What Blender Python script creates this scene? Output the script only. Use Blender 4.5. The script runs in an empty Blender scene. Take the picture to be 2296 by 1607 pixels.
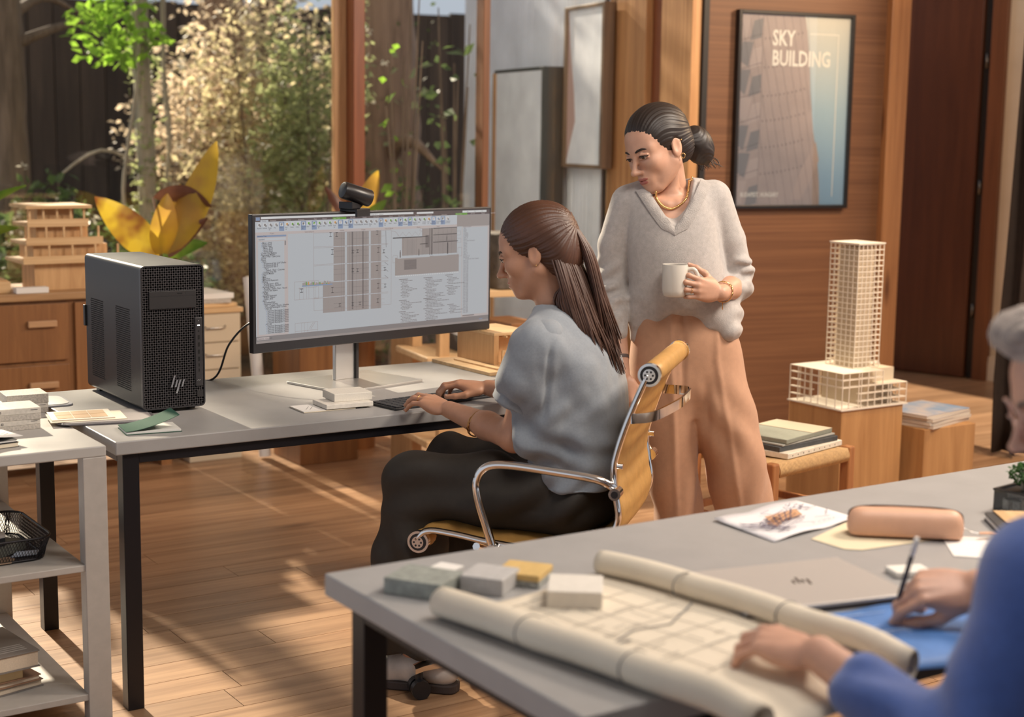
import bpy, bmesh, math, random
import numpy as np
from mathutils import Vector, Matrix

# ------------------------------------------------------------------ camera, world, lights
SC = bpy.context.scene
COL = SC.collection
PI = math.pi
rad = math.radians
CAM_H = 1.55
cam_d = bpy.data.cameras.new('camera')
cam = bpy.data.objects.new('camera', cam_d)
COL.objects.link(cam)
_az, _pi, _ro = rad(56.7), rad(8.46), rad(0.83)
_f = Vector((math.cos(_az) * math.cos(_pi), math.sin(_az) * math.cos(_pi), -math.sin(_pi)))
_r = Vector((math.sin(_az), -math.cos(_az), 0))
_u = _r.cross(_f)
_r2 = _r * math.cos(_ro) + _u * math.sin(_ro)
_u2 = _r2.cross(_f)
_m = Matrix((_r2, _u2, -_f)).transposed().to_4x4()
_m.translation = (0, 0, CAM_H)
cam.matrix_world = _m
cam_d.sensor_width = 36
cam_d.lens = 36 * 3400 / 2296
cam_d.clip_end = 200
cam_d.dof.use_dof = True
cam_d.dof.focus_distance = 4.45
cam_d.dof.aperture_fstop = 2.6
cam_d.dof.aperture_blades = 0
SC.camera = cam
SC.view_settings.view_transform = 'Standard'
SC.view_settings.look = 'None'
SC.view_settings.gamma = 1
SC.view_settings.use_curve_mapping = False
SC.view_settings.exposure = 0.08

world = bpy.data.worlds.new('world')
SC.world = world
world.use_nodes = True
_wn = world.node_tree
_bg = _wn.nodes['Background']
_bg.inputs[0].default_value = (0.80, 0.87, 1.0, 1)
_bg.inputs[1].default_value = 0.62


def lamp(name, kind, loc, energy, color, target=None, size=None, sizey=None, **kw):
    d = bpy.data.lights.new(name, kind)
    d.energy = energy
    d.color = color
    if kind == 'AREA':
        d.shape = 'RECTANGLE' if sizey else 'SQUARE'
        d.size = size
        if sizey:
            d.size_y = sizey
    for k, v in kw.items():
        setattr(d, k, v)
    o = bpy.data.objects.new(name, d)
    COL.objects.link(o)
    o.location = loc
    if target is not None:
        o.rotation_euler = (Vector(target) - Vector(loc)).to_track_quat('-Z', 'Y').to_euler()
    return o


# low afternoon sun coming in through the glazed garden side
lamp('sun', 'SUN', (2, 12, 6), 10.0, (1.0, 0.84, 0.65), target=(1.9, 12 - 6 / math.tan(rad(27.5)), 0), angle=rad(1.3))
# the studio's ceiling lamps, and a side light added as fill
lamp('ceiling_lamp_front', 'AREA', (4.4, 2.15, 3.3), 160, (1.0, 0.86, 0.72), target=(3.2, 3.5, 0.8), size=1.0)
lamp('added_fill_side', 'AREA', (2.3, 1.7, 3.3), 65, (1.0, 0.93, 0.86), target=(2.0, 3.4, 0.6), size=1.2)
lamp('ceiling_lamp_wall', 'AREA', (6.2, 3.6, 2.95), 62, (1.0, 0.70, 0.44), target=(4.6, 5.8, 1.2), size=0.4)

# ------------------------------------------------------------------ helpers
TH = rad(-10.6)
E1 = (math.cos(TH), math.sin(TH))
E2 = (-math.sin(TH), math.cos(TH))


def wp(s, t):
    """point of the building's wall grid (s along the walls, t outwards) -> x, y"""
    return (s * E1[0] + t * E2[0], s * E1[1] + t * E2[1])


MATS = {}


def _newmat(name):
    m = bpy.data.materials.new(name)
    m.use_nodes = True
    nt = m.node_tree
    return m, nt, nt.nodes['Principled BSDF']


def mat(name, col, rough=0.5, metal=0.0, noise=0.0, nscale=20.0, bump=0.0, bscale=80.0, stretch=None,
        emit=None, estr=0.0, spec=None, sheen=0.0, trans=0.0, ior=None, coat=0.0, col2=None, alpha=None, sss=0.0):
    if name in MATS:
        return MATS[name]
    m, nt, b = _newmat(name)
    c = (*col, 1)
    b.inputs['Base Color'].default_value = c
    b.inputs['Roughness'].default_value = rough
    b.inputs['Metallic'].default_value = metal
    if spec is not None:
        b.inputs['Specular IOR Level'].default_value = spec
    if sheen:
        b.inputs['Sheen Weight'].default_value = sheen
        b.inputs['Sheen Roughness'].default_value = 0.6
    if trans:
        b.inputs['Transmission Weight'].default_value = trans
    if ior:
        b.inputs['IOR'].default_value = ior
    if coat:
        b.inputs['Coat Weight'].default_value = coat
    if sss:
        b.inputs['Subsurface Weight'].default_value = sss
        b.inputs['Subsurface Radius'].default_value = (0.012, 0.005, 0.003)
        b.inputs['Subsurface Scale'].default_value = 0.6
    if emit is not None:
        b.inputs['Emission Color'].default_value = (*emit, 1)
        b.inputs['Emission Strength'].default_value = estr
    tc = nt.nodes.new('ShaderNodeTexCoord')
    src = tc.outputs['Object']
    if stretch:
        mp = nt.nodes.new('ShaderNodeMapping')
        mp.inputs['Scale'].default_value = stretch
        nt.links.new(src, mp.inputs[0])
        src = mp.outputs[0]
    if noise or col2:
        n = nt.nodes.new('ShaderNodeTexNoise')
        n.inputs['Scale'].default_value = nscale
        n.inputs['Detail'].default_value = 5
        n.inputs['Roughness'].default_value = 0.6
        nt.links.new(src, n.inputs['Vector'])
        r = nt.nodes.new('ShaderNodeValToRGB')
        r.color_ramp.elements[0].position = 0.32
        r.color_ramp.elements[1].position = 0.68
        k = noise
        c2 = col2 if col2 else tuple(min(1, x * (1 + k)) for x in col)
        c1 = col if col2 else tuple(x * (1 - k) for x in col)
        r.color_ramp.elements[0].color = (*c1, 1)
        r.color_ramp.elements[1].color = (*c2, 1)
        nt.links.new(n.outputs['Fac'], r.inputs[0])
        nt.links.new(r.outputs[0], b.inputs['Base Color'])
    if bump:
        n2 = nt.nodes.new('ShaderNodeTexNoise')
        n2.inputs['Scale'].default_value = bscale
        n2.inputs['Detail'].default_value = 4
        nt.links.new(src, n2.inputs['Vector'])
        bp = nt.nodes.new('ShaderNodeBump')
        bp.inputs['Strength'].default_value = bump
        bp.inputs['Distance'].default_value = 0.004
        nt.links.new(n2.outputs['Fac'], bp.inputs['Height'])
        nt.links.new(bp.outputs[0], b.inputs['Normal'])
    MATS[name] = m
    return m


def wood(name, c1, c2, scale=(1.5, 30, 30), rough=0.45, knots=False, rings=0.0, vary=0.0, bump=0.12, coat=0.0):
    """wood grain: stretched noise along one axis, object colour jitter per piece"""
    if name in MATS:
        return MATS[name]
    m, nt, b = _newmat(name)
    b.inputs['Roughness'].default_value = rough
    if coat:
        b.inputs['Coat Weight'].default_value = coat
        b.inputs['Coat Roughness'].default_value = 0.25
    tc = nt.nodes.new('ShaderNodeTexCoord')
    oi = nt.nodes.new('ShaderNodeObjectInfo')
    add = nt.nodes.new('ShaderNodeVectorMath')
    add.operation = 'ADD'
    sc = nt.nodes.new('ShaderNodeVectorMath')
    sc.operation = 'SCALE'
    sc.inputs['Scale'].default_value = 37.0
    cmb = nt.nodes.new('ShaderNodeCombineXYZ')
    for i in range(3):
        nt.links.new(oi.outputs['Random'], cmb.inputs[i])
    nt.links.new(cmb.outputs[0], sc.inputs[0])
    nt.links.new(tc.outputs['Object'], add.inputs[0])
    nt.links.new(sc.outputs[0], add.inputs[1])
    mp = nt.nodes.new('ShaderNodeMapping')
    mp.inputs['Scale'].default_value = scale
    nt.links.new(add.outputs[0], mp.inputs[0])
    n = nt.nodes.new('ShaderNodeTexNoise')
    n.inputs['Scale'].default_value = 1.0
    n.inputs['Detail'].default_value = 8
    n.inputs['Roughness'].default_value = 0.62
    n.inputs['Distortion'].default_value = 0.6
    nt.links.new(mp.outputs[0], n.inputs['Vector'])
    r = nt.nodes.new('ShaderNodeValToRGB')
    r.color_ramp.elements[0].position = 0.3
    r.color_ramp.elements[1].position = 0.72
    r.color_ramp.elements[0].color = (*c1, 1)
    r.color_ramp.elements[1].color = (*c2, 1)
    nt.links.new(n.outputs['Fac'], r.inputs[0])
    out = r.outputs[0]
    if knots:
        mp2 = nt.nodes.new('ShaderNodeMapping')
        mp2.inputs['Scale'].default_value = tuple(x ** 0.5 * 0.9 for x in scale)
        nt.links.new(add.outputs[0], mp2.inputs[0])
        v = nt.nodes.new('ShaderNodeTexVoronoi')
        v.inputs['Scale'].default_value = 1.0
        nt.links.new(mp2.outputs[0], v.inputs['Vector'])
        kr = nt.nodes.new('ShaderNodeValToRGB')
        kr.color_ramp.elements[0].position = 0.05
        kr.color_ramp.elements[1].position = 0.13
        kr.color_ramp.elements[0].color = (0.28, 0.2, 0.16, 1)
        kr.color_ramp.elements[1].color = (1, 1, 1, 1)
        nt.links.new(v.outputs['Distance'], kr.inputs[0])
        mx = nt.nodes.new('ShaderNodeMix')
        mx.data_type = 'RGBA'
        mx.blend_type = 'MULTIPLY'
        mx.inputs[0].default_value = 0.85
        nt.links.new(out, mx.inputs[6])
        nt.links.new(kr.outputs[0], mx.inputs[7])
        out = mx.outputs[2]
    if vary:
        hs = nt.nodes.new('ShaderNodeHueSaturation')
        mr = nt.nodes.new('ShaderNodeMapRange')
        mr.inputs[3].default_value = 1 - vary
        mr.inputs[4].default_value = 1 + vary
        nt.links.new(oi.outputs['Random'], mr.inputs[0])
        nt.links.new(mr.outputs[0], hs.inputs['Value'])
        nt.links.new(out, hs.inputs['Color'])
        out = hs.outputs[0]
    nt.links.new(out, b.inputs['Base Color'])
    bp = nt.nodes.new('ShaderNodeBump')
    bp.inputs['Strength'].default_value = bump
    bp.inputs['Distance'].default_value = 0.003
    nt.links.new(n.outputs['Fac'], bp.inputs['Height'])
    nt.links.new(bp.outputs[0], b.inputs['Normal'])
    MATS[name] = m
    return m


class MB:
    """collects faces; build() links ONE mesh object"""

    def __init__(s):
        s.v = []
        s.f = []
        s.mi = []
        s.mats = []
        s.cur = 0

    def m(s, material):
        if material not in s.mats:
            s.mats.append(material)
        s.cur = s.mats.index(material)
        return s

    def add(s, vs, fs):
        o = len(s.v)
        s.v.extend([tuple(map(float, p)) for p in vs])
        s.f.extend([tuple(i + o for i in q) for q in fs])
        s.mi.extend([s.cur] * len(fs))
        return s

    def box(s, x0, y0, z0, x1, y1, z1, T=None):
        vs = [(x, y, z) for z in (z0, z1) for y in (y0, y1) for x in (x0, x1)]
        if T is not None:
            vs = [T @ Vector(p) for p in vs]
        return s.add(vs, [(0, 2, 3, 1), (4, 5, 7, 6), (0, 1, 5, 4), (2, 6, 7, 3), (0, 4, 6, 2), (1, 3, 7, 5)])

    def bar(s, a, b, w, h=None, up=(0, 0, 1)):
        h = h or w
        a, b = Vector(a), Vector(b)
        d = (b - a).normalized()
        up = Vector(up)
        if abs(d.dot(up)) > 0.98:
            up = Vector((1, 0, 0))
        r = d.cross(up).normalized()
        u = r.cross(d)
        vs = []
        for p in (a, b):
            for sx, sy in ((-1, -1), (1, -1), (1, 1), (-1, 1)):
                vs.append(p + r * sx * w / 2 + u * sy * h / 2)
        return s.add(vs, [(0, 3, 2, 1), (4, 5, 6, 7), (0, 1, 5, 4), (1, 2, 6, 5), (2, 3, 7, 6), (3, 0, 4, 7)])

    def prism(s, poly, z0, z1, T=None):
        n = len(poly)
        vs = [(p[0], p[1], z0) for p in poly] + [(p[0], p[1], z1) for p in poly]
        if T is not None:
            vs = [T @ Vector(p) for p in vs]
        fs = [tuple(range(n - 1, -1, -1)), tuple(range(n, 2 * n))]
        fs += [(i, (i + 1) % n, n + (i + 1) % n, n + i) for i in range(n)]
        return s.add(vs, fs)

    def quad(s, a, b, c, d):
        return s.add([a, b, c, d], [(0, 1, 2, 3)])

    def rings(s, rs, cap=True, closed=True):
        n = len(rs[0])
        vs = [p for r in rs for p in r]
        fs = []
        for i in range(len(rs) - 1):
            for j in range(n if closed else n - 1):
                k = (j + 1) % n
                fs.append((i * n + j, i * n + k, (i + 1) * n + k, (i + 1) * n + j))
        if cap:
            fs.append(tuple(range(n - 1, -1, -1)))
            fs.append(tuple((len(rs) - 1) * n + j for j in range(n)))
        return s.add(vs, fs)

    def tube(s, path, r, n=8, cap=True, sq=None):
        P = [Vector(p) for p in path]
        if not hasattr(r, '__len__'):
            r = [r] * len(P)
        rs = []
        up = None
        for i, p in enumerate(P):
            d = (P[min(i + 1, len(P) - 1)] - P[max(i - 1, 0)]).normalized()
            if up is None:
                up = Vector((0, 0, 1)) if abs(d.z) < 0.9 else Vector((1, 0, 0))
            x = d.cross(up).normalized()
            up = x.cross(d).normalized()
            ky = sq if sq else 1.0
            rs.append([p + x * math.cos(2 * PI * j / n) * r[i] + up * math.sin(2 * PI * j / n) * r[i] * ky for j in range(n)])
        return s.rings(rs, cap)

    def cyl(s, a, b, r, n=16, r2=None):
        return s.tube([a, b], [r, r2 if r2 is not None else r], n)

    def lathe(s, prof, n=24, c=(0, 0, 0), T=None):
        rs = []
        for (r, z) in prof:
            ring = [Vector((c[0] + r * math.cos(2 * PI * j / n), c[1] + r * math.sin(2 * PI * j / n), c[2] + z)) for j in range(n)]
            if T is not None:
                ring = [T @ p for p in ring]
            rs.append(ring)
        return s.rings(rs, True)

    def sphere(s, c, r, n=12, sc=(1, 1, 1), T=None):
        rs = []
        for i in range(1, n):
            a = PI * i / n
            ring = [Vector((c[0] + r * sc[0] * math.sin(a) * math.cos(2 * PI * j / (2 * n)),
                            c[1] + r * sc[1] * math.sin(a) * math.sin(2 * PI * j / (2 * n)),
                            c[2] - r * sc[2] * math.cos(a))) for j in range(2 * n)]
            if T is not None:
                ring = [T @ p for p in ring]
            rs.append(ring)
        return s.rings(rs, True)

    def text(s, body, size, T, offset=0.0, xs=1.0, align='LEFT'):
        cu = bpy.data.curves.new('t', 'FONT')
        cu.body = body
        cu.size = size
        cu.offset = offset
        cu.align_x = align
        cu.resolution_u = 2
        ob = bpy.data.objects.new('t', cu)
        me = ob.to_mesh()
        vs = [T @ Vector((v.co.x * xs, v.co.y, v.co.z)) for v in me.vertices]
        s.add(vs, [tuple(p.vertices) for p in me.polygons])
        ob.to_mesh_clear()
        bpy.data.objects.remove(ob)
        bpy.data.curves.remove(cu)
        return s

    def build(s, name, material=None, parent=None, smooth=False, bevel=0, seg=2, autosmooth=None, sub=0):
        me = bpy.data.meshes.new(name)
        me.from_pydata(s.v, [], s.f)
        ms = s.mats if s.mats else [material]
        for mm in ms:
            me.materials.append(mm)
        if s.mats:
            me.polygons.foreach_set('material_index', s.mi)
        if smooth:
            me.polygons.foreach_set('use_smooth', [True] * len(me.polygons))
            if autosmooth:
                me.set_sharp_from_angle(angle=rad(autosmooth))
        me.update()
        o = bpy.data.objects.new(name, me)
        COL.objects.link(o)
        if parent is not None:
            o.parent = parent
        if bevel:
            bv = o.modifiers.new('bevel', 'BEVEL')
            bv.width = bevel
            bv.segments = seg
            bv.limit_method = 'ANGLE'
            bv.harden_normals = False
        if sub:
            sm = o.modifiers.new('sub', 'SUBSURF')
            sm.levels = sub
            sm.render_levels = sub
        return o


def tag(o, label, cat, group=None, kind=None):
    if label:
        o['label'] = label
    if cat:
        o['category'] = cat
    if group:
        o['group'] = group
    if kind:
        o['kind'] = kind
    return o


def thing(name, label, cat, loc=(0, 0, 0), rz=0.0, group=None, kind=None):
    o = bpy.data.objects.new(name, None)
    o.empty_display_size = 0.05
    COL.objects.link(o)
    o.location = loc
    o.rotation_euler = (0, 0, rz)
    return tag(o, label, cat, group, kind)


def struct(o):
    o['kind'] = 'structure'
    return o


def copy_tree(o, parent=None):
    c = o.copy()
    COL.objects.link(c)
    if parent is not None:
        c.parent = parent
    for ch in o.children:
        copy_tree(ch, c)
    return c


def rrect(w, h, r, n=4, cx=0, cy=0):
    pts = []
    for (sx, sy, a0) in ((1, 1, 0), (-1, 1, 90), (-1, -1, 180), (1, -1, 270)):
        for i in range(n + 1):
            a = rad(a0 + 90 * i / n)
            pts.append((cx + sx * (w / 2 - r) + r * math.cos(a), cy + sy * (h / 2 - r) + r * math.sin(a)))
    return pts


def spline(pts, n=8):
    """Catmull-Rom through points (tuples)"""
    P = [np.array(p, float) for p in pts]
    P = [2 * P[0] - P[1]] + P + [2 * P[-1] - P[-2]]
    out = []
    for i in range(1, len(P) - 2):
        for k in range(n):
            t = k / n
            a, b, c, d = P[i - 1], P[i], P[i + 1], P[i + 2]
            out.append(tuple(0.5 * ((2 * b) + (-a + c) * t + (2 * a - 5 * b + 4 * c - d) * t * t + (-a + 3 * b - 3 * c + d) * t ** 3)))
    out.append(tuple(P[-2]))
    return out


def Rz(a):
    return Matrix.Rotation(a, 4, 'Z')


def Tr(x, y, z):
    return Matrix.Translation((x, y, z))
# ------------------------------------------------------------------ the setting
random.seed(7)
M_plank = wood('floor_oak', (0.25, 0.130, 0.064), (0.52, 0.315, 0.175), scale=(1.3, 22, 22), rough=0.36, knots=True, vary=0.16, bump=0.06)
M_slab = mat('floor_gap', (0.05, 0.025, 0.012), 0.9)
M_cedar = wood('cedar_post', (0.42, 0.20, 0.075), (0.72, 0.42, 0.19), scale=(26, 26, 1.2), rough=0.42, vary=0.1)
M_redwood = wood('dark_red_post', (0.20, 0.06, 0.022), (0.33, 0.11, 0.04), scale=(26, 26, 1.2), rough=0.4)
M_veneer = wood('wall_veneer', (0.130, 0.055, 0.024), (0.235, 0.110, 0.050), scale=(0.9, 2, 70), rough=0.5, bump=0.05)
M_door = wood('dark_door', (0.075, 0.024, 0.010), (0.13, 0.044, 0.018), scale=(18, 18, 1.0), rough=0.38)
M_whitewall = mat('painted_wall', (0.66, 0.60, 0.50), 0.7, noise=0.05, nscale=4)
M_ceil = mat('ceiling_paint', (0.55, 0.50, 0.44), 0.9)
M_black = mat('near_black', (0.012, 0.011, 0.012), 0.5)


def glass_mat(name, tint=(0.97, 0.98, 0.97), refl=1.0):
    m = bpy.data.materials.new(name)
    m.use_nodes = True
    nt = m.node_tree
    nt.nodes.clear()
    out = nt.nodes.new('ShaderNodeOutputMaterial')
    tr = nt.nodes.new('ShaderNodeBsdfTransparent')
    tr.inputs[0].default_value = (*tint, 1)
    gl = nt.nodes.new('ShaderNodeBsdfGlossy')
    gl.inputs['Roughness'].default_value = 0.01
    fr = nt.nodes.new('ShaderNodeFresnel')
    fr.inputs[0].default_value = 1.5
    mx = nt.nodes.new('ShaderNodeMixShader')
    nt.links.new(fr.outputs[0], mx.inputs[0])
    nt.links.new(tr.outputs[0], mx.inputs[1])
    nt.links.new(gl.outputs[0], mx.inputs[2])
    nt.links.new(mx.outputs[0], out.inputs[0])
    return m


M_glass = glass_mat('window_glass')


def wall_obj(o):
    o.rotation_euler = (0, 0, TH)
    return o


# floor: slab and single planks
fl = struct(MB().box(-0.6, -1.2, -0.12, 9.2, 9.2, -0.02).build('floor', M_slab))
PW = 0.142
plank_meshes = []
for L in (1.7, 2.3, 2.9):
    b = MB().box(0, 0.0012, -0.02, L - 0.002, PW - 0.0012, 0.0)
    tmp = b.build('plank', M_plank, fl, bevel=0.0012, seg=1)
    plank_meshes.append((L, tmp.data))
    bpy.data.objects.remove(tmp)
row = 0
y = 0.7
while y < 8.6:
    xmax = min(9.0, (7.70 - 0.983 * y) / 0.184)
    if y > 5.9:
        xmax = 9.0
    x = 0.1 - random.random() * 1.4 + max(0, (1.6 - y)) * 0.4
    if y > 7.35:
        x = 4.4
    while x < xmax:
        L, me = random.choice(plank_meshes)
        if x + L > 0.1 and x < 8.6:
            o = bpy.data.objects.new('plank', me)
            COL.objects.link(o)
            o.parent = fl
            o.location = (x, y, 0)
        x += L
    y += PW
    row += 1

# window side: mullions, rails, panes
TW = 7.55
mull = MB().box(2.232, TW - 0.10, 0, 2.292, TW + 0.12, 3.5)
wall_obj(struct(mull.build('trim_1', M_redwood, bevel=0.004)))
wall_obj(struct(MB().box(2.948, TW - 0.06, 0, 2.985, TW + 0.05, 3.5).build('trim_2', wood('brown_mullion', (0.17, 0.07, 0.03), (0.28, 0.12, 0.05), scale=(26, 26, 1.2)), bevel=0.003)))
wall_obj(struct(MB().box(-1.6, TW - 0.07, 3.05, 3.74, TW + 0.08, 3.4).build('trim_3', M_redwood, bevel=0.004)))
wall_obj(struct(MB().box(-1.6, TW - 0.05, 0.0, 3.74, TW + 0.06, 0.09).build('trim_4', M_redwood, bevel=0.004)))
wall_obj(struct(MB().box(2.165, TW + 0.02, 0.09, 2.232, TW + 0.07, 3.05).build('trim_5', M_cedar, bevel=0.003)))  # sunlit left side of the red post, its light put in as paler wood
for i, (a, b_) in enumerate(((-1.6, 2.165), (2.292, 2.948), (2.985, 3.72))):
    wall_obj(struct(MB().box(a, TW + 0.03, 0.09, b_, TW + 0.036, 3.05).build('window_%d' % (i + 1), M_glass)))

# cedar return wall between the windows and the veneered wall, built up of boards
ret = struct(wall_obj(MB().box(3.80, 6.74, 0, 3.92, 7.66, 3.4).build('wall_return', M_cedar)))
for (t0, t1, s0, mt) in ((7.33, 7.64, 3.745, M_cedar), (7.19, 7.325, 3.738, M_cedar), (7.06, 7.185, 3.775, M_redwood),
                         (6.80, 7.055, 3.755, M_cedar), (6.715, 6.795, 3.745, M_cedar)):
    o = MB().box(s0, t0, 0, 3.80, t1, 3.5).build('board', mt, ret, bevel=0.004)

# veneered wall with its poster, edge post, dark doorway behind
wv = wall_obj(struct(MB().box(3.80, 6.72, 0, 5.02, 6.80, 3.4).build('wall_veneered', M_veneer)))
wall_obj(struct(MB().box(3.805, 6.70, 0, 3.835, 6.722, 3.5).build('trim_6', M_black)))
wall_obj(struct(MB().box(4.905, 6.675, 0, 5.025, 6.80, 3.4).build('trim_7', wood('orange_post', (0.36, 0.15, 0.05), (0.55, 0.26, 0.10), scale=(30, 30, 1.4), knots=True), bevel=0.005)))
wall_obj(struct(MB().box(-3.2, -3.0, 3.4, 8.2, 7.75, 3.5).build('ceiling', M_ceil)))

wall_obj(struct(MB().box(-3.2, -3.1, 0, 8.2, -3.0, 3.4).build('wall_rear', mat('rear_wall', (0.30, 0.22, 0.16), 0.8))))

# far wall with a dark door leaf (line from (7.45,7.9) to (8.6,4.3))
fw = thing('wall_far', None, None, (7.70, 7.10, 0), math.atan2(-0.954, 0.30))
struct(fw)
MB().box(-1.2, 0.06, 0, 3.2, 0.16, 3.55).m(M_whitewall).build('wall_panel', M_whitewall, fw)
MB().box(0.70, 0.035, 0, 3.2, 0.06, 3.4).build('plaster', M_whitewall, fw)
bb = MB().box(0.68, 0.0, 0, 3.2, 0.035, 0.13).box(0.68, 0.005, 0.13, 3.2, 0.035, 0.16).build('baseboard', M_whitewall, fw, bevel=0.004)
dr = struct(thing('door_1', 'dark brown wooden door leaf standing beyond the doorway', None, (7.70, 7.10, 0), math.atan2(-0.954, 0.30)))
MB().box(-0.9, 0.0, 0.008, 0.54, 0.045, 2.6).build('door_leaf', M_door, dr, bevel=0.004)
MB().box(0.545, 0.03, 0.0, 0.60, 0.06, 2.7).build('door_gap', M_black, dr)
MB().box(0.60, -0.01, 0.0, 0.70, 0.06, 2.7).build('door_jamb', wood('jamb_brown', (0.12, 0.045, 0.018), (0.22, 0.085, 0.034), scale=(20, 20, 1)), dr, bevel=0.004)
for hz in (0.4, 1.2, 2.0):
    MB().cyl((0.57, 0.018, hz), (0.57, 0.018, hz + 0.09), 0.009, 8).build('hinge', mat('dull_steel', (0.25, 0.24, 0.23), 0.4, 1.0), dr, smooth=True)

# ------------------------------------------------------------------ garden outside the glass
M_soil = mat('garden_soil', (0.10, 0.075, 0.045), 0.95, noise=0.4, nscale=6)
wall_obj(struct(MB().box(-3.5, TW + 0.15, -0.35, 7.0, 16.5, -0.10).build('ground', M_soil)))
M_corr = mat('zinc_sheet', (0.74, 0.78, 0.86), 0.5, 0.1, noise=0.10, nscale=3)
mb = MB()
n = 240
pr = []
for i in range(n + 1):
    t = TW + 0.11 + (9.85 - TW - 0.11) * i / n
    ph = (t * 20.0) % 1.0
    pr.append((3.745 - (0.020 if 0.12 < ph < 0.45 else 0.0), t))
vs = [(s, t, z) for z in (-0.1, 3.4) for (s, t) in pr] + [(3.80, t, z) for z in (-0.1, 3.4) for (s, t) in pr]
k = n + 1
fs = [(i, i + 1, k + i + 1, k + i) for i in range(n)]
fs += [(2 * k + i + 1, 2 * k + i, 3 * k + i, 3 * k + i + 1) for i in range(n)]
fs += [(k - 1, 3 * k - 1, 4 * k - 1, 2 * k - 1)]
mb.add(vs, fs)
wc = wall_obj(struct(mb.build('wall_corrugated', M_corr)))
M_fence = wood('old_fence', (0.035, 0.024, 0.018), (0.085, 0.058, 0.04), scale=(12, 12, 1.0), rough=0.8, vary=0.3)
wg = wall_obj(struct(MB().box(-3.0, 13.3, -0.2, 7.0, 13.4, 2.6).build('wall_garden', M_fence)))
bm = None
for i in range(48):
    hh = 2.55 + random.uniform(-0.06, 0.06)
    if bm is None:
        o = MB().box(0, 0, -0.2, 0.195, 0.03, 2.6).build('board', M_fence, wg, bevel=0.004, seg=1)
        bm = o.data
    else:
        o = bpy.data.objects.new('board', bm)
        COL.objects.link(o)
        o.parent = wg
    o.location = (-2.9 + i * 0.205, 13.26 + random.uniform(-0.008, 0.008), random.uniform(-0.04, 0.02))


def leaf_mat(name, col, tr=0.35, var=0.35):
    m, nt, b = _newmat(name)
    b.inputs['Roughness'].default_value = 0.45
    b.inputs['Base Color'].default_value = (*col, 1)
    geo = nt.nodes.new('ShaderNodeNewGeometry')
    hs = nt.nodes.new('ShaderNodeHueSaturation')
    hs.inputs['Color'].default_value = (*col, 1)
    mr = nt.nodes.new('ShaderNodeMapRange')
    mr.inputs[3].default_value = 1 - var
    mr.inputs[4].default_value = 1 + var
    nt.links.new(geo.outputs['Random Per Island'], mr.inputs[0])
    nt.links.new(mr.outputs[0], hs.inputs['Value'])
    nt.links.new(hs.outputs[0], b.inputs['Base Color'])
    tl = nt.nodes.new('ShaderNodeBsdfTranslucent')
    nt.links.new(hs.outputs[0], tl.inputs[0])
    mx = nt.nodes.new('ShaderNodeMixShader')
    mx.inputs[0].default_value = tr
    nt.links.new(b.outputs[0], mx.inputs[1])
    nt.links.new(tl.outputs[0], mx.inputs[2])
    nt.links.new(mx.outputs[0], nt.nodes['Material Output'].inputs[0])
    return m


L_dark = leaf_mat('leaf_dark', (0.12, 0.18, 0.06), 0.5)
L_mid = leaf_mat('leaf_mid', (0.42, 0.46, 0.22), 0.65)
L_olive = leaf_mat('leaf_olive', (0.68, 0.60, 0.36), 0.65)
L_dry = leaf_mat('leaf_dry', (0.78, 0.64, 0.46), 0.62)
L_bright = leaf_mat('leaf_bright', (0.30, 0.52, 0.06), 0.6)
L_white = leaf_mat('blossom_white', (0.85, 0.80, 0.66), 0.3, 0.1)
M_bark = wood('bark', (0.09, 0.065, 0.045), (0.26, 0.19, 0.14), scale=(26, 26, 2.2), rough=0.9, bump=0.8)
M_bark2 = wood('pale_bark', (0.22, 0.19, 0.14), (0.46, 0.41, 0.32), scale=(30, 30, 3), rough=0.9, bump=0.6)
M_bark3 = wood('red_bark', (0.16, 0.10, 0.065), (0.42, 0.28, 0.19), scale=(20, 20, 1.6), rough=0.9, bump=0.8)


def leaves(mb, pts, size, rng):
    """small folded leaf: two triangles pairs round a midrib"""
    for p in pts:
        a = rng.uniform(0, 2 * PI)
        e = rng.uniform(-0.9, 0.9)
        d = Vector((math.cos(a) * math.cos(e), math.sin(a) * math.cos(e), math.sin(e)))
        u = Vector((rng.gauss(0, 1), rng.gauss(0, 1), rng.gauss(0, 1) + 1.0))
        w = d.cross(u).normalized()
        nn = w.cross(d)
        L = size * rng.uniform(0.6, 1.3)
        W = L * 0.28
        P = Vector(p)
        a0, b0, c0, d0 = P, P + d * L * 0.5 + w * W + nn * L * 0.08, P + d * L, P + d * L * 0.5 - w * W + nn * L * 0.08
        mb.add([a0, b0, c0, d0], [(0, 1, 2), (0, 2, 3)])


def shell_pts(rng, n, c, rx, ry, rz, inner=0.35):
    out = []
    for _ in range(n):
        v = Vector((rng.gauss(0, 1), rng.gauss(0, 1), rng.gauss(0, 1))).normalized()
        r = inner + (1 - inner) * rng.random() ** 0.5
        out.append((c[0] + v.x * rx * r, c[1] + v.y * ry * r, c[2] + v.z * rz * r))
    return out


def trunk_mesh(path, radii, n=12, rough=0.12, rng=None):
    mb = MB()
    P = spline(path, 6)
    m_ = len(P)
    rr = np.interp(np.linspace(0, 1, m_), np.linspace(0, 1, len(radii)), radii)
    ph = [rng.uniform(0.85, 1.15) for _ in range(n)]
    rs = []
    for i, p in enumerate(P):
        rs.append([Vector((p[0] + math.cos(2 * PI * j / n) * rr[i] * ph[j] * rng.uniform(1 - rough, 1 + rough),
                           p[1] + math.sin(2 * PI * j / n) * rr[i] * ph[j] * rng.uniform(1 - rough, 1 + rough), p[2])) for j in range(n)])
    return mb.rings(rs)


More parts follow.
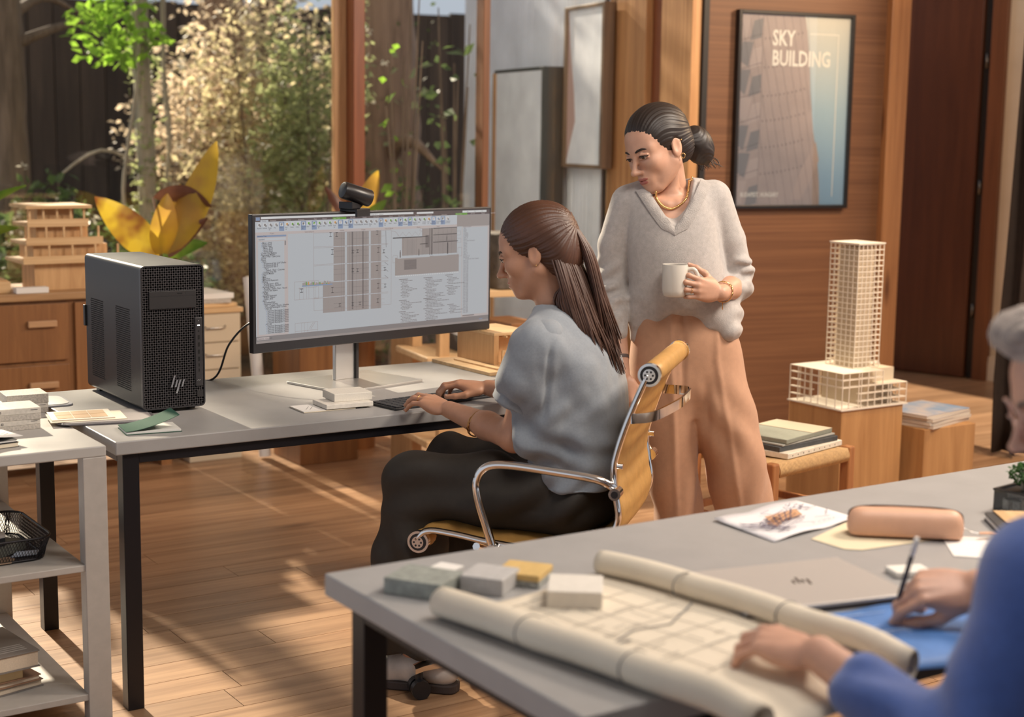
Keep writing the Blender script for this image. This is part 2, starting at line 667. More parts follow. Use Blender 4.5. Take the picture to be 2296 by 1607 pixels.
def tree(label, s, t, r, h, bark, lm, nleaf, crown, lsize, seed, lean=(0, 0), ivy=None, branches=5, name='tree'):
    rng = random.Random(seed)
    x, y = wp(s, t)
    root = thing(name, label, 'tree', (x, y, -0.1), TH, group='garden trees')
    tm = trunk_mesh([(0, 0, 0), (lean[0] * 0.3, lean[1] * 0.3, h * 0.33), (lean[0] * 0.7, lean[1] * 0.7, h * 0.66), (lean[0], lean[1], h)], [r * 1.25, r, r * 0.92, r * 0.8], 14, 0.07, rng)
    tm.build('trunk', bark, root, smooth=True)
    for b_ in range(branches):
        z0 = h * rng.uniform(0.35, 0.95)
        a = rng.uniform(0, 2 * PI)
        L = rng.uniform(0.5, 1.2)
        br = MB().tube(spline([(0, 0, z0), (math.cos(a) * L * 0.5, math.sin(a) * L * 0.5, z0 + L * 0.2), (math.cos(a) * L, math.sin(a) * L, z0 + L * rng.uniform(-0.2, 0.5))], 4), list(np.linspace(r * 0.28, 0.008, 9)), 6)
        br.build('branch', bark, root, smooth=True)
    if ivy:
        mb = MB()
        pts = []
        for _ in range(ivy[0]):
            z = rng.uniform(0.05, 1.0) * h
            a = rng.uniform(0, 2 * PI)
            rr = r * rng.uniform(1.0, 1.35) + 0.02
            k_ = z / h
            pts.append((lean[0] * k_ + math.cos(a) * rr, lean[1] * k_ + math.sin(a) * rr, z))
        leaves(mb, pts, ivy[2], rng)
        mb.build('ivy', ivy[1], root)
    if nleaf:
        mb = MB()
        for (cx, cy, cz, cr) in crown:
            leaves(mb, shell_pts(rng, nleaf // len(crown), (cx, cy, cz), cr, cr, cr * 0.8), lsize, rng)
        mb.build('foliage', lm, root)
    return root


def shrub(label, s, t, rx, ry, h, lm, n, lsize, seed, blossoms=0, name='shrub', z0=-0.1, bm_=None):
    rng = random.Random(seed)
    x, y = wp(s, t)
    root = thing(name, label, 'shrub', (x, y, z0), TH, group='garden shrubs')
    mb = MB()
    cl = []
    for _ in range(9):
        cl.append((rng.uniform(-0.6, 0.6) * rx, rng.uniform(-0.6, 0.6) * ry, h * rng.uniform(0.25, 0.85), rng.uniform(0.3, 0.55)))
    for (cx, cy, cz, q) in cl:
        leaves(mb, shell_pts(rng, n // 9, (cx, cy, cz), rx * q, ry * q, h * q * 0.55, 0.2), lsize, rng)
    mb.build('foliage', lm, root)
    st_ = MB()
    for _ in range(8):
        a = rng.uniform(0, 2 * PI)
        st_.tube(spline([(rng.uniform(-.1, .1), rng.uniform(-.1, .1), 0), (math.cos(a) * rx * .25, math.sin(a) * ry * .25, h * .45), (math.cos(a) * rx * .5, math.sin(a) * ry * .5, h * rng.uniform(.7, 1.0))], 4), list(np.linspace(0.012, 0.004, 9)), 5)
    st_.build('stems', M_bark, root)
    if blossoms:
        mb = MB()
        for _ in range(blossoms):
            q = rng.choice(cl)
            c = (q[0] + rng.uniform(-1, 1) * rx * q[3], q[1] - abs(rng.gauss(0, .6)) * ry * q[3], q[2] + rng.uniform(-.7, 1) * h * q[3] * .6)
            for _k in range(5):
                leaves(mb, [(c[0] + rng.gauss(0, .012), c[1] + rng.gauss(0, .012), c[2] + rng.gauss(0, .012))], 0.035, rng)
        mb.build('blossoms', bm_ or L_white, root)
    return root


tree('broad dark tree trunk at the far left of the garden', 0.78, 10.6, 0.17, 3.4, M_bark, L_dark, 500, [(0.3, 0, 3.3, 0.7)], 0.09, 1)
tree('slender pale trunk wrapped in ivy behind the desktop computer', 1.59, 9.74, 0.055, 3.2, M_bark2, L_bright, 260, [(-0.22, -0.1, 2.25, 0.30)], 0.09, 2, lean=(-0.06, 0), ivy=(700, L_mid, 0.05), branches=2)
tree('brown tree trunk behind the large indoor plant', 2.38, 11.2, 0.17, 3.4, M_bark3, L_dry, 1500, [(0.2, -0.2, 2.2, 0.75), (-0.3, -0.3, 1.6, 0.6)], 0.06, 3, ivy=(900, L_dry, 0.05))
tree('grey brown trunk left of the red window post', 2.95, 12.0, 0.20, 3.4, M_bark, L_olive, 1800, [(-0.2, -0.6, 2.0, 0.8), (0.2, -0.5, 1.3, 0.7)], 0.065, 4)
tree('thick reddish trunk seen through the middle window pane', 3.38, 10.75, 0.34, 3.4, M_bark3, L_mid, 60, [(-0.3, -0.5, 1.8, 0.6)], 0.10, 5, ivy=(260, L_dark, 0.05), branches=1)
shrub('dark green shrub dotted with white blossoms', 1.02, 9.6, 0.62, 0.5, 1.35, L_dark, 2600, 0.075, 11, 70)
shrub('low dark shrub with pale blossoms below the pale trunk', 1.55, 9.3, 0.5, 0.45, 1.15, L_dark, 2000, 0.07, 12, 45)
shrub('tall olive hedge shrub with cream flower clusters', 2.45, 10.2, 0.75, 0.5, 2.5, L_olive, 4200, 0.06, 13, 120)
shrub('grey green hedge bush beside the red window post', 2.62, 9.7, 0.42, 0.4, 2.45, L_mid, 3000, 0.06, 14, 60)
shrub('dry brown creeper bush behind the indoor plant', 1.95, 10.9, 0.6, 0.4, 2.5, L_dry, 3200, 0.055, 15, 40)
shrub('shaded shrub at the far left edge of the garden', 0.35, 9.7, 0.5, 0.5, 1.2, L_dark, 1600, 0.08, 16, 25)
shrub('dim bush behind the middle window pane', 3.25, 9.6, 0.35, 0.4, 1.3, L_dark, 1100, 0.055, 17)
shrub('tall thin vine with bright leaves before the middle pane', 2.80, 8.35, 0.22, 0.10, 2.5, L_bright, 27, 0.075, 18)
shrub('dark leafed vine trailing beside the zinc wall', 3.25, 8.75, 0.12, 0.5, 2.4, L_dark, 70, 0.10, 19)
# an unseen high, sparse crown added to break up the sunlight
tree('tall tree out of view, added to break up the sunlight', -0.6, 10.9, 0.14, 4.6, M_bark, L_mid, 1350, [(1.2, -0.2, 4.1, 0.9), (2.4, 0.0, 4.4, 0.9), (3.3, 0.1, 4.0, 0.8), (4.2, 0.0, 4.6, 0.8), (0.2, 0.0, 4.8, 0.9)], 0.11, 20, lean=(0.5, 0))
rng = random.Random(3)
for i, (s, t) in enumerate(((1.46, 9.6), (1.70, 9.85), (1.85, 10.6))):
    x, y = wp(s, t)
    p = [(rng.uniform(-.05, .05), rng.uniform(-.05, .05), z) for z in np.linspace(0, 3.2, 9)]
    tag(MB().tube(spline(p, 5), 0.012, 6).build('vine', M_bark2, smooth=True), ('thin twisted vine left of the pale trunk', 'thin twisted vine right of the pale trunk', 'thin vine hanging before the brown creeper bush')[i], 'vine', 'garden vines').location = (x, y, -0.1)

# framed pictures on the corrugated wall
M_print = mat('pale_print', (0.80, 0.82, 0.90), 0.35, noise=0.14, nscale=3.5)
M_greywood = wood('grey_wood', (0.15, 0.10, 0.065), (0.26, 0.18, 0.12), scale=(20, 20, 1.5))
pc = thing('framed_picture', 'pale framed print with a pinkish corner hanging on the zinc wall', 'picture', (*wp(3.70, 7.80), 1.38), TH)
MB().box(-0.02, -0.25, 0, 0.03, 0.25, 0.86).build('print', M_print, pc)
f_ = MB().box(-0.035, 0.23, -0.02, 0.03, 0.26, 0.88).box(-0.035, -0.26, -0.02, 0.03, -0.23, 0.88).box(-0.035, -0.23, -0.02, 0.03, 0.23, 0.0).box(-0.035, -0.23, 0.86, 0.03, 0.23, 0.88)
f_.build('frame', M_greywood, pc, bevel=0.003)
MB().prism([(0.228, 0.02), (0.228, 0.86), (0.20, 0.66), (0.14, 0.40), (0.12, 0.24)], -0.0215, -0.0205, Matrix(((0, 0, 1, 0), (1, 0, 0, 0), (0, 1, 0, 0), (0, 0, 0, 1)))).build('print_corner', mat('print_pink', (0.52, 0.36, 0.33), 0.4), pc)
bx = thing('display_case', 'tall pale display panel with a deep dark edge against the zinc wall', 'case', (*wp(3.57, 8.49), -0.1), TH)
MB().box(-0.02, -0.41, 0, 0.12, -0.38, 2.03).box(-0.015, -0.38, 2.01, 0.12, 0.36, 2.03).box(-0.015, -0.38, 0, 0.12, 0.36, 0.04).build('dark_frame', mat('dark_frame', (0.035, 0.037, 0.036), 0.5), bx, bevel=0.004)
MB().box(-0.025, 0.33, 0.04, 0.12, 0.36, 2.01).build('wood_edge', wood('case_wood', (0.40, 0.20, 0.08), (0.56, 0.30, 0.12), scale=(20, 20, 1.5)), bx, bevel=0.003)
MB().box(-0.012, -0.38, 0.04, 0.02, 0.33, 2.01).build('back_panel', M_print, bx)
# ------------------------------------------------------------------ desks
M_top = mat('grey_laminate', (0.36, 0.352, 0.345), 0.42, noise=0.05, nscale=9, bump=0.04, bscale=300)
M_edge = mat('edge_band', (0.46, 0.43, 0.40), 0.5, noise=0.06, nscale=200)
M_frame = mat('black_steel', (0.012, 0.011, 0.014), 0.38, 0.2)
M_paint = mat('warm_grey_paint', (0.45, 0.42, 0.385), 0.5, noise=0.05, nscale=30)
M_paper = mat('paper', (0.82, 0.80, 0.76), 0.75)
M_cream = mat('cream_paper', (0.80, 0.71, 0.55), 0.75)
M_ink = mat('ink', (0.05, 0.05, 0.06), 0.7)
M_chrome = mat('chrome', (0.82, 0.78, 0.74), 0.10, 1.0)
M_steel = mat('satin_aluminium', (0.62, 0.60, 0.57), 0.34, 1.0)
M_plastic = mat('black_plastic', (0.014, 0.014, 0.016), 0.36)
M_ply = wood('ply_pale', (0.58, 0.36, 0.17), (0.78, 0.55, 0.30), scale=(2, 40, 40), rough=0.55, bump=0.05)
M_ply2 = wood('ply_vertical', (0.50, 0.28, 0.12), (0.70, 0.44, 0.21), scale=(30, 30, 3), rough=0.55, bump=0.05)
M_sapele = wood('sapele', (0.20, 0.085, 0.030), (0.34, 0.155, 0.055), scale=(24, 24, 1.4), rough=0.42)


def steel_table(name, label, x0, y0, x1, y1, z, th, leg, inset, beam):
    d = thing(name, label, 'table' if name == 'work_table' else 'desk', (x0, y0, 0))
    w, h = x1 - x0, y1 - y0
    MB().box(0, 0, z - th, w, h, z).build('table_top', M_top, d, bevel=0.003)
    zz = z - th
    for ix in (inset, w - inset - leg):
        for iy in (0.012, h - 0.012 - leg):
            MB().box(ix, iy, 0, ix + leg, iy + leg, zz).build('leg', M_frame, d, bevel=0.002)
    for iy in (0.012, h - 0.012 - leg):
        MB().box(inset + leg, iy, zz - beam, w - inset - leg, iy + leg, zz).build('rail', M_frame, d, bevel=0.002)
    for ix in (inset, w - inset - leg):
        MB().box(ix, 0.012 + leg, zz - beam, ix + leg, h - 0.012 - leg, zz).build('rail', M_frame, d, bevel=0.002)
    return d


steel_table('desk', 'grey topped desk with black steel frame carrying the computer and monitor', 1.262, 3.792, 2.96, 4.63, 0.74, 0.036, 0.045, 0.022, 0.028)
steel_table('work_table', 'grey table with black steel legs in the foreground holding rolled drawings', 1.205, 1.64, 3.75, 2.456, 0.74, 0.042, 0.05, 0.05, 0.045)

# grey shelf unit left of the desk
su = thing('shelf_unit', 'low warm grey shelf unit with two shelves left of the desk', 'shelf', (0.10, 3.785, 0))
MB().box(0, 0, 0.708, 1.135, 0.885, 0.736).build('unit_top', mat('unit_top_grey', (0.47, 0.455, 0.43), 0.45, noise=0.05, nscale=8), su, bevel=0.003)
for (lx, ly, m_) in ((1.073, 0.0, M_paint), (1.03, 0.80, M_paint), (0.0, 0.0, M_paint), (0.0, 0.80, M_paint)):
    MB().box(lx, ly, 0, lx + 0.062, ly + (0.045 if ly == 0 else 0.06), 0.708).build('leg', m_, su, bevel=0.002)
for zz in (0.425, 0.075):
    MB().box(0.06, 0.004, zz - 0.018, 1.075, 0.80, zz).build('shelf', M_paint, su, bevel=0.002)
# ---- sample blocks
M_stoneA = mat('terrazzo', (0.50, 0.46, 0.41), 0.7, noise=0.25, nscale=180)
M_stoneB = mat('limestone', (0.62, 0.58, 0.52), 0.7, noise=0.12, nscale=90)
M_stoneC = mat('granite_grey', (0.33, 0.34, 0.32), 0.6, noise=0.35, nscale=120)
M_stoneD = mat('pale_slab', (0.72, 0.68, 0.61), 0.65, noise=0.08, nscale=60)
M_label = mat('label_white', (0.78, 0.75, 0.70), 0.6)


def block(label, x, y, z, w, d, h, rz, m_top, m_low=None, tagm=False, group='sample blocks', chip=None):
    t = thing('sample_block', label, 'sample block', (x, y, z), rz, group)
    if m_low:
        MB().box(0, 0, 0, w, d, h * 0.5).build('stone_layer', m_low, t, bevel=0.0015)
        MB().box(0, 0, h * 0.5, w, d, h).build('top_layer', m_top, t, bevel=0.0015)
    else:
        MB().box(0, 0, 0, w, d, h).build('slab', m_top, t, bevel=0.0018)
    if tagm:
        lb = MB()
        zz0, zz1 = h * 0.55, h * 0.95
        lb.m(M_ink)
        q = 0.0055
        cx, cz = w * 0.14, (zz0 + zz1) / 2
        for (a, b_, c, e) in ((-q / 2, -q / 2, q / 2, -q / 2 + .001), (-q / 2, q / 2 - .001, q / 2, q / 2), (-q / 2, -q / 2, -q / 2 + .001, q / 2), (q / 2 - .001, -q / 2, q / 2, q / 2)):
            lb.box(cx + a, -0.0006, cz + b_, cx + c, -0.0001, cz + e)
        lb.build('label_mark', M_ink, t)
        MB().box(w * 0.78, -0.0006, cz + 0.002, w * 0.93, -0.0001, cz + 0.0032).build('label_line', M_ink, t)
    return t


block('speckled sample block under the left stack on the shelf unit', 1.035, 4.085, 0.736, 0.120, 0.115, 0.027, rad(2), M_stoneB, M_stoneA, True)
block('tan sample block on top of the left stack on the shelf unit', 1.030, 4.090, 0.763, 0.126, 0.118, 0.033, rad(-2), M_stoneB, M_stoneA, True)
block('cream labelled sample block at the base of the stack beside the computer', 1.135, 4.33, 0.736, 0.110, 0.10, 0.026, rad(-4), M_stoneD, M_stoneA, True)
block('rough granite sample block on top of the stack beside the computer', 1.130, 4.335, 0.762, 0.118, 0.105, 0.027, rad(-3), M_stoneA)
# folders and swatches
fd = thing('grey_folder', 'blue grey rounded folder lying under the sample stack', 'folder', (1.13, 4.46, 0.7405), rad(-3))
MB().prism(rrect(0.42, 0.17, 0.03), 0, 0.004).build('cover', mat('folder_blue', (0.38, 0.39, 0.43), 0.45), fd, bevel=0.001)
MB().prism(rrect(0.40, 0.15, 0.03), 0.004, 0.006).build('sheet', M_paper, fd)
sw = thing('swatch_plate', 'dark grey rounded tray under the wood swatch card', 'plate', (1.345, 4.135, 0.7405), rad(-12))
MB().prism(rrect(0.27, 0.20, 0.05), 0, 0.005).build('plate', mat('plate_grey', (0.16, 0.15, 0.16), 0.4), sw, bevel=0.002)
MB().prism(rrect(0.25, 0.18, 0.045), 0.005, 0.0065).build('lining', mat('plate_lining', (0.40, 0.37, 0.36), 0.35), sw)
sc_ = thing('swatch_card', 'cream card showing six pale wood veneer swatches', 'card', (1.285, 4.15, 0.747), rad(-10))
MB().box(-0.09, -0.075, 0, 0.115, 0.055, 0.002).build('lower_card', M_cream, sc_)
MB().box(-0.085, -0.06, 0.002, 0.085, 0.075, 0.005).build('card', mat('card_white', (0.74, 0.66, 0.55), 0.6), sc_, bevel=0.0008)
for i in range(3):
    for j in range(2):
        MB().box(-0.068 + i * 0.046, -0.045 + j * 0.054, 0.005, -0.0245 + i * 0.046, 0.006 + j * 0.054, 0.0058).build('veneer', wood('veneer_sw', (0.50, 0.32, 0.17), (0.64, 0.45, 0.26), scale=(4, 60, 4), vary=0.08), sc_)
# green notebook with lifted cover
nb = thing('notebook', 'slim notebook with a lifted green cover in front of the computer', 'notebook', (1.315, 3.865, 0.7405), rad(-8))
MB().box(0, 0, 0, 0.150, 0.012 + 0.098, 0.0015).build('back_cover', mat('green_card', (0.035, 0.105, 0.070), 0.85, spec=0.2), nb)
MB().box(0.002, 0.002, 0.0015, 0.148, 0.107, 0.0075).build('pages', M_paper, nb, bevel=0.0006)
mb = MB()
N = 12
top = []
for i in range(N + 1):
    u = i / N
    top.append((0.150 * u * (1 - 0.04 * u), 0.008 + 0.038 * u ** 1.6))
vs = [(x, y_, z) for y_ in (0.0, 0.11) for (x, z) in top] + [(x, y_, z + 0.0012) for y_ in (0.0, 0.11) for (x, z) in top]
k = N + 1
fs = [(i + 1, i, k + i, k + i + 1) for i in range(N)] + [(2 * k + i, 2 * k + i + 1, 3 * k + i + 1, 3 * k + i) for i in range(N)]
fs += [(i, i + 1, 2 * k + i + 1, 2 * k + i) for i in range(N)] + [(k + i + 1, k + i, 3 * k + i, 3 * k + i + 1) for i in range(N)]
fs += [(0, 2 * k, 3 * k, k), (k - 1, 2 * k - 1, 4 * k - 1, 3 * k - 1)]
mb.add(vs, fs).build('front_cover', mat('green_card', (0.035, 0.105, 0.070), 0.85, spec=0.2), nb, smooth=True, autosmooth=40)
# small notebooks at the left edge
for i, (lab, z, h, dx, m_) in enumerate((('black notebook at the bottom of the small pile on the shelf unit', 0.7362, 0.013, 0.0, M_cream), ('dark notebook in the middle of the small pile on the shelf unit', 0.7496, 0.007, -0.004, M_paper))):
    t = thing('pocket_notebook', lab, 'notebook', (0.90 + dx, 3.855, z), rad(9))
    MB().box(0, 0, 0, 0.14, 0.10, 0.0015).build('back_cover', M_plastic, t)
    MB().box(0.001, 0.001, 0.0015, 0.138, 0.098, h - 0.0015).build('pages', m_, t)
    MB().box(0, 0, h - 0.0015, 0.14, 0.10, h).build('front_cover', M_plastic, t)
t = thing('loose_sheet', 'curled white sheet on the small notebook pile', 'sheet', (0.90, 3.86, 0.757), rad(14))
mb = MB()
N = 10
for i in range(N):
    for (a, b_) in ((i, i + 1),):
        u0, u1 = a / N, b_ / N
        z0, z1 = 0.002 + 0.03 * (1 - u0) ** 2, 0.002 + 0.03 * (1 - u1) ** 2
        mb.add([(0.16 * u0, 0, z0), (0.16 * u1, 0, z1), (0.16 * u1, 0.11, z1), (0.16 * u0, 0.11, z0), (0.16 * u0, 0, z0 + .0008), (0.16 * u1, 0, z1 + .0008), (0.16 * u1, 0.11, z1 + .0008), (0.16 * u0, 0.11, z0 + .0008)],
               [(3, 2, 1, 0), (4, 5, 6, 7), (0, 1, 5, 4), (2, 3, 7, 6)])
mb.build('page', M_paper, t, smooth=True)
MB().bar((0.10, 0.02, 0.0045), (0.145, 0.05, 0.0035), 0.002, 0.0004).bar((0.10, 0.035, 0.0045), (0.145, 0.065, 0.0035), 0.002, 0.0004).build('print_lines', M_ink, t)

# wire mesh tray with stone pieces on the middle shelf
ty = thing('mesh_tray', 'black wire mesh tray on the middle shelf', 'tray', (0.86, 4.04, 0.4255), rad(1))
M_wire = mat('wire_black', (0.03, 0.027, 0.03), 0.4, 0.6)
rim = [(p[0], p[1], 0.062) for p in rrect(0.52, 0.33, 0.05, 6)]
MB().tube(rim + [rim[0], rim[1]], 0.0035, 6).build('rim', M_wire, ty, smooth=True)
base = [(p[0], p[1], 0.004) for p in rrect(0.49, 0.30, 0.045, 6)]
MB().tube(base + [base[0], base[1]], 0.003, 6).build('base_ring', M_wire, ty, smooth=True)
mb = MB()
nr = len(rim)
P0 = spline(base + [base[0]], 3)
P1 = spline(rim + [rim[0]], 3)
lens = [0]
for i in range(1, len(P1)):
    lens.append(lens[-1] + (Vector(P1[i]) - Vector(P1[i - 1])).length)


def per(P, q):
    L = lens[-1]
    q = (q % 1.0) * L
    for i in range(1, len(lens)):
        if lens[i] >= q:
            u = (q - lens[i - 1]) / max(1e-6, lens[i] - lens[i - 1])
            return Vector(P[i - 1]).lerp(Vector(P[i]), u)
    return Vector(P[-1])


NW = 230
for i in range(NW):
    for dq in (0.016, -0.016):
        a, b_ = per(P0, i / NW), per(P1, i / NW + dq)
        mb.bar(a, b_, 0.0011)
mb.build('mesh_sides', M_wire, ty)
MB().prism(rrect(0.485, 0.295, 0.04, 6), 0.002, 0.0035).build('bottom', M_wire, ty)


def slab_piece(name, label, poly, h, loc, rz, m_, m2=None):
    t = thing(name, label, 'stone sample', loc, rz, 'stone samples in the mesh tray')
    MB().prism(poly, 0, h).build('stone', m_, t, bevel=0.001)
    if m2:
        MB().prism(poly, h, h + 0.001).build('polished_face', m2, t)
    return t


hexp = [(0, 0), (0.05, -0.03), (0.115, 0.0), (0.12, 0.055), (0.06, 0.10), (0.0, 0.075)]
slab_piece('stone_sample', 'grey green stone slab piece in the mesh tray', [(0, 0), (0.10, -0.035), (0.20, 0.02), (0.17, 0.085), (0.02, 0.10)], 0.024, (0.885, 3.955, 0.431), 0.12, mat('slate_green', (0.15, 0.155, 0.13), 0.6, noise=0.2, nscale=40))
slab_piece('stone_sample', 'black edged marble hexagon lying on the stone in the tray', hexp, 0.022, (0.905, 3.985, 0.456), -0.15, mat('black_stone', (0.02, 0.022, 0.026), 0.4), mat('marble', (0.62, 0.61, 0.60), 0.25, noise=0.25, nscale=25))
slab_piece('stone_sample', 'cream stone block at the left of the mesh tray', [(0, 0), (0.11, 0), (0.11, 0.09), (0, 0.09)], 0.05, (0.76, 3.945, 0.4295), 0.1, M_stoneD)
t = tag(MB().prism([(0, 0), (0.33, 0), (0.35, 0.03), (0.34, 0.06), (0, 0.06)], 0, 0.002).build('brown_card', mat('kraft', (0.36, 0.25, 0.17), 0.7)), 'brown card lying along the front of the mesh tray', 'card')
t.location = (0.68, 3.885, 0.4295)
t = tag(MB().prism([(0, 0), (0.07, -0.005), (0.085, 0.035), (0.03, 0.045)], 0, 0.002).build('blue_card', mat('blue_card', (0.48, 0.56, 0.70), 0.5)), 'small pale blue card in the corner of the mesh tray', 'card')
t.location = (1.02, 3.93, 0.432)


def book(label, loc, rz, w, d, h, cov, pg, group='books on the lower shelf', title=None):
    t = thing('book', label, 'book', loc, rz, group)
    MB().box(0, 0, 0, w, d, 0.003).build('back_cover', cov, t)
    MB().box(0.003, 0.004, 0.003, w - 0.004, d - 0.004, h - 0.003).build('pages', pg, t, bevel=0.001)
    c = MB().box(0, 0, h - 0.003, w, d, h).build('front_cover', cov, t, bevel=0.001)
    MB().box(0, 0, 0.003, 0.003, d, h - 0.003).build('spine', cov, t)
    if title:
        mb = MB().m(title)
        mb.sphere((w * 0.62, d * 0.58, h), 0.014, 6, (1, 1, 0.04))
        for i in range(4):
            mb.box(w * 0.62, d * 0.12 + i * 0.014, h, w * 0.92, d * 0.12 + i * 0.014 + 0.004, h + 0.0004)
        mb.build('cover_print', title, c)
    return t


M_pg = mat('book_pages', (0.66, 0.55, 0.42), 0.8, noise=0.08, nscale=300)
M_pg2 = mat('book_pages_yellow', (0.70, 0.55, 0.30), 0.8)
cv1 = mat('book_grey', (0.20, 0.18, 0.165), 0.5)
cv2 = mat('book_brown', (0.30, 0.17, 0.10), 0.5)
book('thin grey book at the bottom of the pile on the lower shelf', (0.80, 3.84, 0.0755), rad(14), 0.30, 0.24, 0.020, cv1, M_pg)
book('slim brown book second from the bottom on the lower shelf', (0.80, 3.845, 0.0957), rad(12), 0.29, 0.23, 0.016, cv2, M_pg)
book('thick yellow edged book in the lower shelf pile', (0.79, 3.85, 0.1119), rad(9), 0.25, 0.21, 0.034, cv2, M_pg2)
book('grey hardback with printed cover on top of the lower shelf pile', (0.79, 3.83, 0.1461), rad(8), 0.285, 0.24, 0.045, cv1, M_pg, title=mat('cover_print', (0.48, 0.46, 0.43), 0.5))

# ------------------------------------------------------------------ workstation tower
pcx, pcy = 1.457, 4.135
PWD, PDP, PH = 0.188, 0.49, 0.413
pc_ = thing('desktop_computer', 'tall black workstation tower with a lattice front on the desk', 'computer', (pcx, pcy, 0.74))
M_case = mat('case_graphite', (0.028, 0.026, 0.027), 0.42, 0.5)
M_case2 = mat('case_rim', (0.060, 0.058, 0.062), 0.38, 0.5)
M_dark = mat('case_void', (0.003, 0.003, 0.003), 0.8)
T_ = Matrix(((1, 0, 0, 0), (0, 0, -1, 0), (0, 1, 0, 0), (0, 0, 0, 1)))   # prism xy -> x,z ; extrude along -y
prof = rrect(PWD, PH, 0.013, 5, PWD / 2, PH / 2 + 0.011)
MB().prism(prof, -PDP, -0.006, T_).build('case', M_case, pc_, smooth=True, autosmooth=30)
mb = MB()
inn = rrect(PWD - 0.008, PH - 0.008, 0.010, 5, PWD / 2, PH / 2 + 0.011)
n_ = len(prof)
ring = [[T_ @ Vector((p[0], p[1], zz)) for p in q] for (q, zz) in ((prof, -0.006), (prof, 0.006), (inn, 0.006), (inn, -0.004))]
mb.rings(ring, cap=False)
mb.build('front_rim', M_case2, pc_, smooth=True, autosmooth=30)
MB().prism(inn, -0.006, -0.0045, T_).build('front_backing', M_dark, pc_)
# diagonal lattice, clipped to the rim
mb = MB()
x0, x1, z0, z1 = 0.004, PWD - 0.004, 0.015, PH + 0.007
step = 0.0175


def clip(xa, za, dx, dz, big=2.0):
    lo, hi = -big, big
    for (p, d, a, b_) in ((xa, dx, x0, x1), (za, dz, z0, z1)):
        ta, tb = (a - p) / d, (b_ - p) / d
        lo = max(lo, min(ta, tb))
        hi = min(hi, max(ta, tb))
    return lo, hi


for sgn in (1, -1):
    for i in range(-40, 60):
        lo, hi = clip(x0 + i * step * 0.78, z0, 0.7071 * sgn, 0.7071)
        if hi - lo > 0.004:
            a = (x0 + i * step * 0.78 + 0.7071 * sgn * lo, -0.002, z0 + 0.7071 * lo)
            b_ = (x0 + i * step * 0.78 + 0.7071 * sgn * hi, -0.002, z0 + 0.7071 * hi)
            mb.bar(a, b_, 0.0022, 0.0040, up=(1, 0, 1) if sgn < 0 else (1, 0, -1))
lat = mb.build('front_lattice', mat('lattice', (0.075, 0.070, 0.074), 0.42, 0.4), pc_)
mb = MB()
nx = int((x1 - x0) / (step * 0.78)) + 1
for iz in range(int((z1 - z0) / (step * 0.39))):
    for ix in range(nx):
        cx = x0 + 0.006 + ix * step * 0.78 + (step * 0.39 if iz % 2 else 0)
        cz = z0 + 0.006 + iz * step * 0.39
        if iz % 4 > 1 and cx < x1 - 0.004 and cz < z1 - 0.004:
            for dx, dz in ((0.0034, 0.0034), (0.0034, -0.0034)):
                mb.bar((cx - dx, 0.0016, cz - dz), (cx + dx, 0.0016, cz + dz), 0.0014, 0.0014)
mb.build('lattice_crosses', mat('lattice_cross', (0.30, 0.245, 0.235), 0.4, 0.6), pc_)
# optical drive panel, port strip, badge
bay = MB().box(0.024, -0.008, 0.300, 0.164, 0.0, 0.351).build('drive_bay', mat('bay', (0.026, 0.024, 0.025), 0.5), pc_, bevel=0.001)
MB().box(0.024, -0.0085, 0.3365, 0.164, -0.0079, 0.3372).build('bay_seam', M_case2, bay)
MB().box(0.108, -0.0086, 0.342, 0.122, -0.0079, 0.3445).box(0.131, -0.0086, 0.3425, 0.1325, -0.0079, 0.344).build('eject_slot', M_dark, bay)
MB().box(0.026, -0.0083, 0.302, 0.162, -0.0079, 0.302 + 0.0005).build('bay_lip', M_case2, bay)
ps = MB().box(0.159, -0.0075, 0.070, 0.182, 0.0, 0.271).build('port_strip', mat('strip', (0.05, 0.047, 0.05), 0.45, 0.3), pc_, bevel=0.002)
MB().box(0.166, -0.0085, 0.246, 0.1735, -0.0074, 0.2495).build('power_button', mat('power_led', (0.9, 0.9, 0.9), 0.5, emit=(1, 1, 1), estr=1.6), ps)
MB().sphere((0.170, -0.0076, 0.261), 0.0009, 5).build('status_light', mat('power_led2', (0.6, 0.6, 0.6), 0.5), ps)
MB().cyl((0.170, -0.0082, 0.231), (0.170, -0.0074, 0.231), 0.0022, 10).build('audio_jack', M_dark, ps)
for zz in (0.213, 0.192, 0.171, 0.150):
    MB().box(0.1675, -0.0081, zz - 0.006, 0.1725, -0.0074, zz + 0.006).build('port', M_dark, ps)
for zz in (0.132, 0.117):
    MB().box(0.1685, -0.0081, zz - 0.0045, 0.1715, -0.0074, zz + 0.0045).build('port', M_dark, ps)
mb = MB()
for dx in (0.0, 0.0052):
    T2 = Tr(0.1655 + dx, -0.0078, 0.087) @ Matrix(((1, 0.25, 0, 0), (0, 0, -1, 0), (0, 1, 0, 0), (0, 0, 0, 1)))
    mb.tube([T2 @ Vector(p) for p in ((-0.0012, -0.0015, 0), (0.0, 0.0026, 0), (0.0022, 0.0022, 0), (0.0018, -0.0002, 0))], 0.0006, 5)
mb.build('round_badge', M_steel, ps)
MB().box(0.164, -0.0045, 0.038, 0.183, 0.0, 0.057).build('blank_cover', mat('bay', (0.026, 0.024, 0.025)), pc_)
# slanted four-bar badge
mb = MB()


